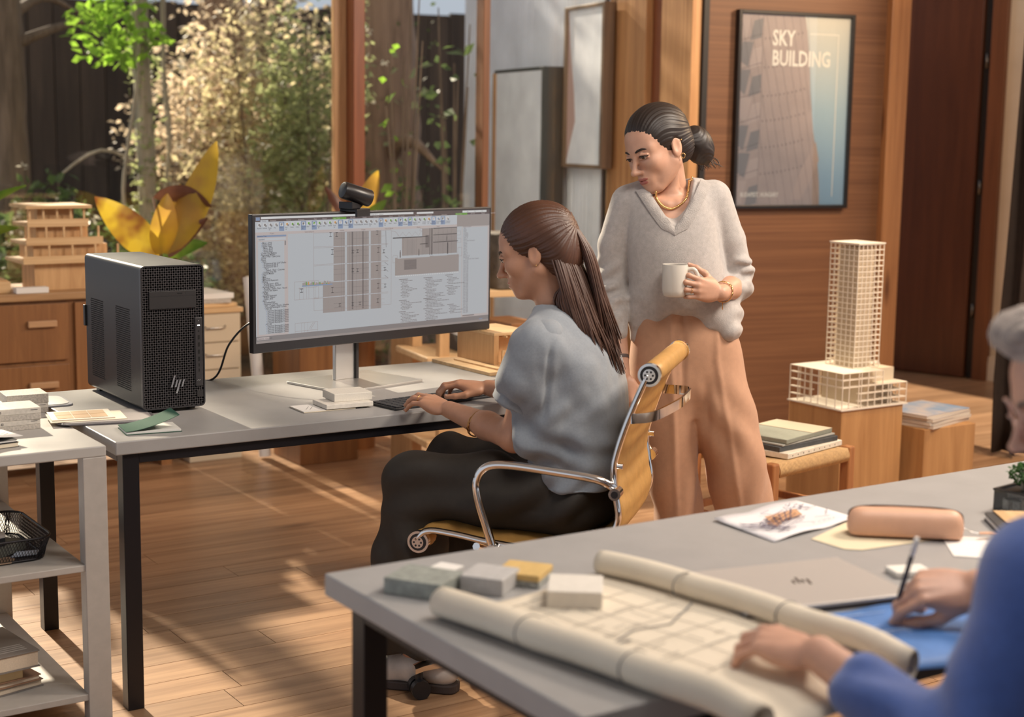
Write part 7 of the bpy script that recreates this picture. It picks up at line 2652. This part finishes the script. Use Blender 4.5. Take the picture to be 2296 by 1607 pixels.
# mug
mg = thing('mug', 'white ceramic mug held by the standing woman', 'mug', tuple(sw_.matrix_basis @ Vector(tuple(MUGC))), rad(56.7 - 90))
M_cer = mat('ceramic', (0.66, 0.62, 0.55), 0.22)
MB().lathe([(0.030, 0.0), (0.0345, 0.003), (0.0385, 0.02), (0.0395, 0.098), (0.0390, 0.100), (0.0365, 0.099), (0.0355, 0.02), (0.030, 0.008)], 36).build('cup', M_cer, mg, smooth=True, autosmooth=60)
MB().tube(spline([(0.037, -0.004, 0.084), (0.058, -0.008, 0.085), (0.070, -0.010, 0.060), (0.060, -0.008, 0.030), (0.036, -0.004, 0.022)], 6), 0.0068, 10).build('handle', M_cer, mg, smooth=True)
MB().cyl((0, 0, 0.080), (0, 0, 0.0815), 0.0358, 30).build('coffee', mat('coffee', (0.05, 0.02, 0.01), 0.15), mg)
# ================================================================== seated woman (in the chair's frame: x forward, y her left, z up)
se = root_at('person', 'woman with long brown hair seated at the keyboard in a blue grey shirt', (CH_C[0], CH_C[1], 0), CH_A)
SK = M_skin2
GC, GX, GU = V3(0.014, 0.0, 1.236), V3(0.95, 0.04, -0.30), V3(0.30, 0.0, 0.95)
GS = 1.0
GN = V3(-0.050, 0.0, 1.07)
hv, GP, GR = head_vox(GC, GX, GU, GS, GN, 0.049)
parts = head_parts(hv, GP, GR, GC, GS, SK)
# near (left) arm
b1 = [V3(-0.045, 0.165, 0.985), V3(0.022, 0.150, 0.742), V3(0.262, -0.025, 0.772)]
av = Vox((-0.13, -0.22, 0.66), (0.53, 0.25, 1.06), 0.0032)
av.chain(b1[:2], [0.046, 0.039], 0.02)
av.chain([b1[1], b1[1] * 0.6 + b1[2] * 0.4, b1[2]], [0.039, 0.037, 0.0245], 0.02)
j3, f3 = hand_prims(av, b1[2] + V3(0.004, -0.003, 0.001), (0.86, -0.48, 0.16), (-0.10, 0.12, 1), True, [(0.22, 0.42, 0.30), (0.14, 0.45, 0.30), (0.16, 0.48, 0.3), (0.25, 0.45, 0.3)], thumb=((0.80, 0.55, -0.22), (0.95, 0.25, -0.15), (0.98, 0.15, -0.1)), s=1.0)
V, Q = av.mesh(1)
parts.append((V, Q, SK))
# far (right) arm
b2 = [V3(-0.045, -0.165, 0.985), V3(0.03, -0.275, 0.765), V3(0.240, -0.345, 0.785)]
av = Vox((-0.13, -0.46, 0.68), (0.48, -0.08, 1.06), 0.0032)
av.chain(b2[:2], [0.046, 0.039], 0.02)
av.chain([b2[1], b2[1] * 0.6 + b2[2] * 0.4, b2[2]], [0.039, 0.036, 0.0245], 0.02)
j4, f4 = hand_prims(av, b2[2] + V3(0.004, 0, 0.001), (0.97, 0.16, 0.10), (-0.05, 0.05, 1), False, [(0.30, 0.65, 0.5), (0.30, 0.7, 0.5), (0.34, 0.7, 0.5), (0.4, 0.6, 0.5)], thumb=((0.80, 0.5, -0.25), (0.93, 0.25, -0.2), (0.97, 0.1, -0.15)), s=0.96)
V, Q = av.mesh(1)
parts.append((V, Q, SK))
# torso and legs inside the clothes
bv = Vox((-0.30, -0.26, 0.05), (0.45, 0.26, 1.12), 0.008)
bv.loft([0.52, 0.62, 0.75, 0.88, 0.97, 1.03, 1.07], [-0.14, -0.13, -0.12, -0.10, -0.08, -0.06, -0.055], [0] * 7, [0.10, 0.095, 0.09, 0.10, 0.095, 0.07, 0.05], [0.155, 0.13, 0.125, 0.145, 0.165, 0.13, 0.06], 0.03)
for y in (-1, 1):
    bv.chain([V3(-0.10, y * 0.09, 0.555), V3(0.30, y * 0.12, 0.580), V3(0.31, y * 0.12, 0.10)], [0.075, 0.055, 0.036], 0.03)
V, Q = bv.mesh(1)
parts.append((V, Q, SK))
nm = MB().m(M_nail)
nails(nm, j3, f3)
nails(nm, j4, f4)
vmesh2('body', parts + mbparts(nm) + mbparts(eyes(GP, GS, gaze=(0.0, -0.3), brow=mat('brow_brown', (0.05, 0.025, 0.014), 0.7))), se)

# hair: cap over the scalp and long strands down the back
M_hair2 = mat('hair_brown', (0.075, 0.030, 0.016), 0.45, spec=0.5, noise=0.35, nscale=6)
hr = Vox(GC - 0.22, GC + 0.20, 0.0024)


def gE(c, r, k=0.012, sub=False):
    hr.ell(GP(*c), np.array(r) * GS, k, sub, GR)


gE((-0.024, 0, 0.037), (0.107, 0.086, 0.090))
gE((-0.070, 0, -0.030), (0.060, 0.078, 0.075), 0.04)
gE((0.108, 0, -0.030), (0.086, 0.108, 0.098), 0.004, True)
gE((0.030, 0, -0.085), (0.060, 0.12, 0.060), 0.012, True)
for y in (-1, 1):
    gE((-0.008, y * 0.088, -0.024), (0.024, 0.020, 0.034), 0.006, True)
V, Q = hr.mesh(2)


def groove3(V, N):
    L = (V - GC) @ GR / GS
    edge = np.clip((np.linalg.norm((L - np.array((0.108, 0, -0.030))) / np.array((0.086, 0.108, 0.098)), axis=1) - 1.02) / 0.10, 0, 1)
    d = L - np.array((-0.105, 0.0, 0.055))
    ang = np.arctan2(d[:, 1], d[:, 2] + 0.01)
    w = ang * 34 + 4 * np.sin(np.linalg.norm(d, axis=1) * 30)
    return edge * (0.0007 * np.sin(w) + 0.0006 * np.sin(w * 2.7 + 1) + 0.0003 * np.sin(w * 6.1))


V, Q = disp((V, Q), groove3)
st_ = MB().m(M_hair2)
rw = random.Random(21)
cen = [(-0.030, 1.285, 0.040, 0.045), (-0.060, 1.225, 0.056, 0.070), (-0.090, 1.150, 0.066, 0.088), (-0.112, 1.090, 0.072, 0.094), (-0.138, 1.030, 0.074, 0.098), (-0.160, 0.980, 0.076, 0.094), (-0.180, 0.930, 0.074, 0.082)]
for i in range(1250):
    ph = rw.uniform(0, 2 * PI)
    q = math.sqrt(rw.uniform(0.45, 1.0))
    wv, wp_ = rw.uniform(-0.010, 0.010), rw.uniform(0, 6)
    end = rw.uniform(0.80, 1.04)
    pts = []
    for k_, (cx, cz, hx, hy) in enumerate(cen):
        u_ = k_ / (len(cen) - 1)
        if u_ > end:
            break
        a = q * math.cos(ph) * hx
        b_ = q * math.sin(ph) * hy
        # hair keeps behind the ears and face near the top
        if u_ < 0.34:
            a = min(a, 0.020 - 0.03 * u_)
        clump = 0.006 * math.sin(ph * 5 + k_ * 0.9) * u_
        pts.append((cx + a * 0.94 + wv * u_ * math.sin(wp_ + k_), b_ + wv * u_ * math.cos(wp_ + k_) + clump, cz + a * 0.33 + rw.uniform(-.002, .002)))
    if len(pts) < 4:
        continue
    P = spline(pts, 3)
    n_ = len(P)
    st_.tube(P, [0.0031 * (1 - 0.25 * abs(j / n_ - 0.4)) * (1 if j < n_ * 0.7 else max(0.12, 1 - (j / n_ - 0.7) / 0.33)) for j in range(n_)], 5, cap=False)
# gathered half ponytail
tie = GP(-0.118, 0.0, 0.062)
for i in range(130):
    a = rw.uniform(0, 2 * PI)
    r_ = math.sqrt(rw.random())
    e = (-0.205 + 0.03 * r_ * math.cos(a), 0.045 * r_ * math.sin(a), rw.uniform(0.95, 1.02))
    P = spline([tuple(tie + V3(-0.004, 0.012 * math.sin(a) * r_, 0.010 * math.cos(a) * r_)), (-0.135 + 0.014 * r_ * math.cos(a), 0.022 * r_ * math.sin(a), 1.235), (-0.168 + 0.016 * r_ * math.cos(a), 0.032 * r_ * math.sin(a), 1.13), e], 5)
    st_.tube(P, [0.0030 * (1 if j < 11 else max(0.1, 1 - (j - 11) / 6)) for j in range(len(P))], 5, cap=False)
vmesh2('hair', [(V, Q, M_hair2)] + mbparts(st_), se)
tb = MB()
tube_ring(tb, tuple(tie), (-0.8, 0, 0.55), 0.017, 0.015, 0.006, 16, up=(0, 1, 0))
tb.build('hair_tie', M_black, se, smooth=True)
MB().sphere(tuple(GP(-0.012, 0.083, -0.043)), 0.0026, 6).build('earring', M_gold, se, smooth=True)
br = MB()
d = (b1[2] - b1[1])
d /= np.linalg.norm(d)
ctr = b1[1] * 0.47 + b1[2] * 0.53
n1 = np.cross(d, V3(0, 0, 1))
n1 /= np.linalg.norm(n1)
n2 = np.cross(d, n1)
for i in range(16):
    a = 2 * PI * i / 16
    P = [ctr + n1 * math.cos(a + 0.24 * math.cos(t)) * 0.0365 + n2 * (math.sin(a + 0.24 * math.cos(t)) * 0.0385 + 0.004) + d * (0.004 * math.sin(t) * (1 if i % 2 else 0.5) + 0.008 * math.sin(a)) for t in np.linspace(0, 2 * PI, 9)]
    br.tube([tuple(p) for p in P], 0.0019, 5)
br.build('bracelet', mat('bronze', (0.55, 0.30, 0.12), 0.3, 1.0), se, smooth=True)
rg = MB()
c = j3[2][0] * 0.5 + j3[2][1] * 0.5
tube_ring(rg, tuple(c), tuple(j3[2][1] - j3[2][0]), 0.0095, 0.0095, 0.0012, 14)
rg.build('ring', M_gold, se, smooth=True)

# linen shirt
M_linen = mat('blue_grey_linen', (0.235, 0.262, 0.295), 0.82, noise=0.07, nscale=160, bump=0.15, bscale=600, sheen=0.2)
kv = Vox((-0.34, -0.29, 0.58), (0.16, 0.29, 1.14), 0.0045)
kv.loft([0.61, 0.66, 0.75, 0.85, 0.93, 0.99, 1.035, 1.07, 1.095], [-0.130, -0.128, -0.122, -0.112, -0.098, -0.082, -0.068, -0.058, -0.052], [0, 0, 0, 0.0, 0, 0, 0, 0, 0],
        [0.136, 0.136, 0.136, 0.138, 0.132, 0.118, 0.092, 0.070, 0.060], [0.202, 0.198, 0.194, 0.196, 0.200, 0.190, 0.150, 0.100, 0.070], 0.03, p=2.2)
for y in (-1, 1):
    kv.chain([V3(-0.060, y * 0.10, 1.020), V3(-0.045, y * 0.165, 0.985), V3(-0.01, y * 0.185, 0.90)], [0.062, 0.070, 0.072], 0.035)
    kv.ell((-0.065, y * 0.165, 0.805), (0.085, 0.060, 0.100), 0.04)
    kv.ell((-0.030, y * 0.190, 0.740), (0.045, 0.040, 0.035), 0.03)
kv.cone(GN + V3(0, 0, -0.005), GN + V3(0.02, 0, 0.08), 0.056, 0.075, 0.008, True)
V, Q = kv.mesh(2)


def linen(V, N):
    x, y, z = V.T
    f = 0.0048 * np.sin((x * 0.8 - z * 0.9) * 60 + 3 * np.sin(y * 14) + 2 * np.sin(z * 22)) * np.clip((0.98 - z) / 0.2, 0, 1)
    pl = -0.010 * np.exp(-((x + 0.085 + 0.10 * (z - 0.9)) / 0.0075) ** 2) * np.clip(N[:, 1], 0, 1) * np.clip((z - 0.80) / 0.05, 0, 1) * np.clip((1.02 - z) / 0.04, 0, 1)
    side = 0.005 * np.sin(x * 75 + z * 20 + 2 * np.sin(z * 30)) * np.clip(np.abs(N[:, 1]), 0, 1) * np.clip((0.9 - z) / 0.1, 0, 1)
    return f + pl + side + 0.006 * fnoise(V, (10, 10, 8), 1.7) + 0.0042 * fnoise(V, (26, 26, 20), 5.5)


V, Q = disp((V, Q), linen)
sp = [(V, Q, M_linen)]
for y in (-1, 1):
    E_ = b1[1] if y > 0 else b2[1]
    s0 = V3(-0.048, y * 0.150, 1.0)
    hemc = V3(0.022, 0.176, 0.828) if y > 0 else V3(0.02, -0.23, 0.84)
    dd = hemc - s0
    dd /= np.linalg.norm(dd)
    sv = Vox(np.minimum(s0, hemc) - 0.11, np.maximum(s0, hemc) + 0.11, 0.0045)
    sv.chain([s0, hemc + dd * 0.05], [0.070, 0.063], 0.02)
    sv.half(hemc, dd + V3(0.15, 0, -0.1))
    # hollow the open end round the arm
    sv.cone(hemc - dd * 0.02, hemc + dd * 0.08, 0.055, 0.060, 0.004, True)
    V, Q = sv.mesh(1)
    V, Q = disp((V, Q), lambda V, N: 0.004 * np.sin(V[:, 0] * 55 + V[:, 2] * 30) + 0.004 * fnoise(V, 14, 2.2))
    sp.append((V, Q, M_linen))
vmesh2('shirt', sp, se)
# sleeve hem seams
for y, hemc in ((1, V3(0.022, 0.176, 0.828)), ):
    s0 = V3(-0.048, y * 0.150, 1.0)
    dd = hemc - s0
    dd /= np.linalg.norm(dd)
    sm_ = MB()
    tube_ring(sm_, tuple(hemc - dd * 0.035), tuple(dd + V3(0.15, 0, -0.1)), 0.0665, 0.0665, 0.0010, 36, up=(0, 1, 0))
    sm_.build('sleeve_seam', mat('linen_seam', (0.15, 0.17, 0.20), 0.8), se)

# trousers
M_olive = mat('dark_olive_twill', (0.027, 0.021, 0.015), 0.72, noise=0.1, nscale=60)
tv = Vox((-0.34, -0.29, 0.03), (0.50, 0.30, 0.74), 0.0055)
tv.ell((-0.130, 0, 0.570), (0.125, 0.185, 0.105), 0.04)
for y in (-1, 1):
    off = 0.0 if y > 0 else -0.06
    tv.chain([V3(-0.10, y * 0.095, 0.575), V3(0.10, y * 0.115, 0.580), V3(0.305 + off * 0.4, y * 0.130, 0.592)], [0.102, 0.096, 0.086], 0.035)
    tv.chain([V3(0.305 + off * 0.4, y * 0.130, 0.592), V3(0.325 + off, y * 0.132, 0.40), V3(0.325 + off, y * 0.125, 0.20), V3(0.31 + off, y * 0.12, 0.085)], [0.086, 0.090, 0.097, 0.10], 0.035)
tv.half((0, 0, 0.115), (0, 0, -1))
V, Q = tv.mesh(2)


def tfold(V, N):
    x, y, z = V.T
    lap = 0.011 * np.sin((x * 0.55 + z * 1.0) * 42 + 2.2 * np.sin(x * 9 + y * 6)) * np.clip((z - 0.50) / 0.05, 0, 1) * np.clip((0.42 - np.abs(x - 0.05)) / 0.2, 0, 1)
    shin = 0.011 * np.sin(x * 52 + y * 25 + 2 * np.sin(z * 8)) * np.clip((0.52 - z) / 0.1, 0, 1) * np.clip((x - 0.15) / 0.05, 0, 1)
    return lap + shin + 0.005 * fnoise(V, (8, 8, 6), 4.4)


V, Q = disp((V, Q), tfold)
vmesh2('trousers', [(V, Q, M_olive)], se)
# sneakers
M_snk = mat('sneaker_white', (0.62, 0.56, 0.50), 0.5, noise=0.08, nscale=30)
for fx, fy in ((0.285, 0.125), (0.215, -0.12)):
    t_ = thing('sneaker', None, None)
    bpy.data.objects.remove(t_)
    sv = Vox((fx - 0.12, fy - 0.07, 0.0), (fx + 0.20, fy + 0.07, 0.15), 0.004)
    sv.chain([(fx - 0.065, fy, 0.055), (fx + 0.02, fy, 0.058), (fx + 0.10, fy, 0.046), (fx + 0.15, fy, 0.040)], [0.040, 0.042, 0.041, 0.032], 0.025, sq=((0, 1, 0), 0.95))
    sv.cone((fx - 0.05, fy, 0.06), (fx - 0.04, fy, 0.105), 0.038, 0.034, 0.02)
    sv.half((0, 0, 0.022), (0, 0, -1))
    V, Q = sv.mesh(1)
    sh_ = vmesh2('sneaker', [(V, Q, M_snk)], se)
    so_ = MB()
    out = [(fx - 0.108, 0.0), (fx - 0.09, 0.034), (fx + 0.0, 0.040), (fx + 0.09, 0.046), (fx + 0.16, 0.034), (fx + 0.188, 0.0), (fx + 0.16, -0.034), (fx + 0.09, -0.046), (fx, -0.040), (fx - 0.09, -0.034)]
    o2 = [p[:2] for p in spline([(p[0], p[1], 0) for p in out + [out[0]]], 4)][:-1]
    so_.prism([(p[0], fy + p[1]) for p in o2], 0.001, 0.026)
    so_.build('sole', mat('sole_dark', (0.05, 0.035, 0.03), 0.6), sh_, bevel=0.004)
    lc = MB()
    for i in range(4):
        lc.tube(spline([(fx + 0.03 + i * 0.022, fy - 0.030, 0.080 - i * 0.004), (fx + 0.035 + i * 0.022, fy, 0.103 - i * 0.006), (fx + 0.04 + i * 0.022, fy + 0.030, 0.080 - i * 0.004)], 3), 0.0028, 5)
    lc.build('laces', mat('lace_dark', (0.08, 0.06, 0.06), 0.7), sh_, smooth=True)
# ================================================================== man at the right edge, writing
U0_, D0_ = 0.80, 2.05
mx0, my0 = 0.549 * D0_ + 0.836 * U0_, 0.836 * D0_ - 0.549 * U0_
mn = root_at('person', 'man in a blue sweater and clear glasses writing at the right edge', (mx0, my0, 0), rad(56.7 - 90))
SK = M_skin3


def um(u, d, z):
    return V3(u - U0_, d - D0_, z)


KC, KX, KU = um(0.846, 2.20, 1.190), V3(-0.92, 0.10, -0.38), V3(-0.36, 0.02, 0.93)
KS = 1.10
KN = um(0.905, 2.10, 1.03)
hv, KP, KR = head_vox(KC, KX, KU, KS, KN, 0.058, h=0.003, male=True)
parts = head_parts(hv, KP, KR, KC, KS, SK)
# left hand and forearm, holding the roll
c1 = [um(0.715, 1.99, 0.965), um(0.622, 1.945, 0.715), um(0.462, 2.160, 0.792)]
av = Vox(np.min(c1, 0) - 0.13, np.max(c1, 0) + 0.26, 0.0035)
av = Vox(um(0.30, 1.85, 0.64), um(0.80, 2.40, 1.04), 0.0034)
av.chain([c1[1], c1[1] * 0.5 + c1[2] * 0.5, c1[2]], [0.036, 0.035, 0.028], 0.02)
av.chain(c1[:2], [0.042, 0.036], 0.02)
j5, f5 = hand_prims(av, c1[2] + V3(-0.004, 0.004, 0.0), (-0.66, 0.74, -0.02), (0.12, -0.30, 1), True, [(0.30, 0.60, 0.35), (0.42, 0.70, 0.40), (0.52, 0.75, 0.40), (0.50, 0.65, 0.40)], spread=(0.30, 0.09, -0.12, -0.34), thumb=((0.62, 0.72, -0.25), (0.85, 0.40, -0.35), (0.9, 0.2, -0.4)), s=1.08)
V, Q = av.mesh(1)
parts.append((V, Q, SK))
# right hand with the pencil
c2 = [um(1.00, 2.16, 0.98), um(0.965, 2.33, 0.80), um(0.785, 2.452, 0.812)]
av = Vox(um(0.58, 2.08, 0.70), um(1.08, 2.58, 1.05), 0.0034)
av.chain(c2[:2], [0.052, 0.042], 0.02)
av.chain([c2[1], c2[1] * 0.5 + c2[2] * 0.5, c2[2]], [0.042, 0.040, 0.029], 0.02)
j6, f6 = hand_prims(av, c2[2] + V3(-0.004, 0, 0), (-0.95, 0.0, -0.06), (0.02, -0.55, 0.85), False, [(0.62, 0.62, 0.30), (0.85, 0.85, 0.45), (1.1, 1.0, 0.6), (1.1, 1.0, 0.6)], spread=(0.02, 0.0, -0.03, -0.08), thumb=((0.86, 0.30, -0.35), (0.95, -0.05, -0.30), (0.90, -0.25, -0.35)), s=1.06)
V, Q = av.mesh(1)
parts.append((V, Q, SK))
bv = Vox(um(0.40, 1.60, 0.05), um(1.15, 2.60, 1.10), 0.009)
bv.chain([um(0.90, 1.84, 0.52), um(0.885, 1.95, 0.75), um(0.88, 2.05, 0.95)], [0.13, 0.12, 0.12], 0.05)
for sx, kd in ((-1, (0.52, 2.10)), (1, (0.72, 2.36))):
    h_ = um(0.90 + sx * 0.07, 1.85 + sx * 0.04, 0.53)
    k_ = um(kd[0], kd[1], 0.54)
    bv.chain([h_, k_, k_ + V3(-0.02, 0.03, -0.44)], [0.08, 0.058, 0.04], 0.03)
V, Q = bv.mesh(1)
parts.append((V, Q, SK))
nm = MB().m(M_nail)
nails(nm, j5, f5, 1.08)
nails(nm, j6, f6, 1.06)
vmesh2('body', parts + mbparts(nm) + mbparts(eyes(KP, KS, gaze=(0, -0.3), brow=mat('brow_grey', (0.20, 0.16, 0.13), 0.8), lash=False)), mn)
# grey hair
M_hair3 = mat('hair_grey', (0.38, 0.32, 0.28), 0.6, noise=0.3, nscale=60)
hr = Vox(KC - 0.24, KC + 0.24, 0.004)
for (c, r, k_, sub) in (((-0.022, 0, 0.040), (0.104, 0.086, 0.092), 0.012, False), ((0.055, 0.0, 0.105), (0.040, 0.055, 0.030), 0.02, False), ((0.108, 0, -0.035), (0.085, 0.110, 0.110), 0.010, True), ((0.03, 0, -0.09), (0.07, 0.12, 0.07), 0.012, True), ((-0.02, 0, -0.13), (0.12, 0.12, 0.06), 0.01, True)):
    hr.ell(KP(*c), np.array(r) * KS, k_, sub, KR)
V, Q = hr.mesh(2)
V, Q = disp((V, Q), lambda V, N: 0.004 * fnoise(V, 40, 3.0) + 0.002 * np.sin(V[:, 1] * 400 + V[:, 0] * 120))
vmesh2('hair', [(V, Q, M_hair3)], mn)
# clear glasses
gl = MB()
for y in (-1, 1):
    P = [tuple(KP(0.100 - 0.006 * abs(math.cos(a)) * (1 if y else 0), y * 0.034 + 0.026 * math.cos(a), -0.006 + 0.021 * math.sin(a))) for a in np.linspace(0, 2 * PI, 25)]
    gl.tube(P + [P[1]], 0.0026, 6)
    gl.tube([tuple(KP(0.094, y * 0.060, 0.002)), tuple(KP(0.03, y * 0.082, 0.002)), tuple(KP(-0.02, y * 0.086, -0.002))], 0.0024, 6)
gl.tube([tuple(KP(0.104, -0.010, -0.002)), tuple(KP(0.107, 0, 0.001)), tuple(KP(0.104, 0.010, -0.002))], 0.0026, 6)
gl.build('glasses', mat('clear_pink_acetate', (0.62, 0.38, 0.30), 0.15), mn, smooth=True)
# blue sweater
M_blue = mat('blue_knit', (0.045, 0.105, 0.36), 0.85, noise=0.08, nscale=60, bump=0.3, bscale=400, sheen=0.4)
kv = Vox(um(0.44, 1.62, 0.46), um(1.22, 2.50, 1.12), 0.006)
kv.chain([um(0.905, 1.83, 0.56), um(0.89, 1.93, 0.75), um(0.885, 2.03, 0.93)], [0.155, 0.155, 0.150], 0.06)
kv.cone(um(0.74, 1.985, 0.955), um(1.0, 2.15, 0.975), 0.085, 0.085, 0.06)
kv.cone(um(0.885, 2.05, 0.99), um(0.885, 2.09, 1.035), 0.085, 0.07, 0.04)
kv.chain([c1[0] + V3(0.01, 0, 0), c1[1], c1[1] * 0.32 + c1[2] * 0.68], [0.080, 0.068, 0.050], 0.04)
kv.chain([c2[0], c2[1], c2[1] * 0.42 + c2[2] * 0.58], [0.076, 0.062, 0.045], 0.04)
kv.cone(KN + V3(0, 0, -0.01), KN + V3(-0.02, 0.03, 0.08), 0.063, 0.08, 0.008, True)
V, Q = kv.mesh(2)
V, Q = disp((V, Q), lambda V, N: 0.005 * np.sin(V[:, 2] * 55 + V[:, 0] * 30 + 2 * np.sin(V[:, 1] * 25)) * np.clip((0.9 - V[:, 2]) / 0.1, 0, 1) + 0.006 * fnoise(V, (9, 9, 7), 6.6))
vmesh2('sweater', [(V, Q, M_blue)], mn)
tv = Vox(um(0.38, 1.55, 0.04), um(1.15, 2.56, 0.70), 0.008)
tv.ell(um(0.905, 1.83, 0.53), (0.16, 0.16, 0.11), 0.04)
for sx, kd in ((-1, (0.52, 2.10)), (1, (0.72, 2.36))):
    h_ = um(0.90 + sx * 0.07, 1.85 + sx * 0.04, 0.53)
    k_ = um(kd[0], kd[1], 0.54)
    tv.chain([h_, k_, k_ + V3(-0.01, 0.02, -0.25), k_ + V3(-0.02, 0.03, -0.46)], [0.095, 0.078, 0.072, 0.075], 0.03)
V, Q = tv.mesh(2)
vmesh2('trousers', [(V, Q, mat('navy_twill', (0.012, 0.014, 0.026), 0.8))], mn)
for kd in ((0.52, 2.10), (0.72, 2.36)):
    q = um(kd[0], kd[1], 0.0)
    sv = Vox(q + V3(-0.22, -0.14, 0.0), q + V3(0.12, 0.22, 0.12), 0.006)
    sv.chain([q + V3(0.02, -0.01, 0.045), q + V3(-0.07, 0.07, 0.038), q + V3(-0.11, 0.11, 0.032)], [0.042, 0.040, 0.03], 0.02)
    sv.half((0, 0, 0.004), (0, 0, -1))
    V, Q = sv.mesh(1)
    vmesh2('shoe', [(V, Q, mat('shoe_dark', (0.05, 0.03, 0.02), 0.4))], mn)
# the stool he sits on (just below the frame)
sx_, sy_ = (mn.matrix_basis @ Vector(tuple(um(0.905, 1.83, 0)))).xy
ms_ = thing('stool', 'round timber stool under the man in the blue sweater', 'stool', (sx_, sy_, 0))
MB().lathe([(0.02, 0.395), (0.165, 0.397), (0.172, 0.410), (0.165, 0.425), (0.02, 0.427)], 32).build('seat', M_stool, ms_, smooth=True, autosmooth=50)
for q in range(4):
    a = q * PI / 2 + 0.5
    MB().cyl((0.16 * math.cos(a), 0.16 * math.sin(a), 0), (0.11 * math.cos(a), 0.11 * math.sin(a), 0.40), 0.014, 10, 0.018).build('leg', M_stool, ms_, smooth=True, autosmooth=50)
# pencil
pt, pe = mn.matrix_basis @ Vector(tuple(um(0.652, 2.478, 0.7475))), mn.matrix_basis @ Vector(tuple(um(0.668, 2.415, 0.903)))
pn = thing('pencil', 'dark pencil with a white end in the man\'s writing hand', 'pencil', tuple(pt))
dv = (pe - pt)
L_ = dv.length
dv.normalize()
MB().tube([dv * 0.016, dv * (L_ - 0.035)], 0.0042, 8).build('shaft', mat('pencil_navy', (0.012, 0.012, 0.022), 0.35), pn, smooth=True, autosmooth=40)
MB().tube([dv * 0.0, dv * 0.016], [0.0008, 0.0042], 8).build('point', mat('pencil_wood', (0.70, 0.50, 0.32), 0.6), pn, smooth=True)
MB().tube([dv * (L_ - 0.035), dv * (L_ - 0.022)], 0.0044, 8).build('ferrule', M_steel, pn, smooth=True, autosmooth=40)
MB().tube([dv * (L_ - 0.022), dv * L_], [0.0045, 0.0040], 8).build('white_end', M_paper, pn, smooth=True)
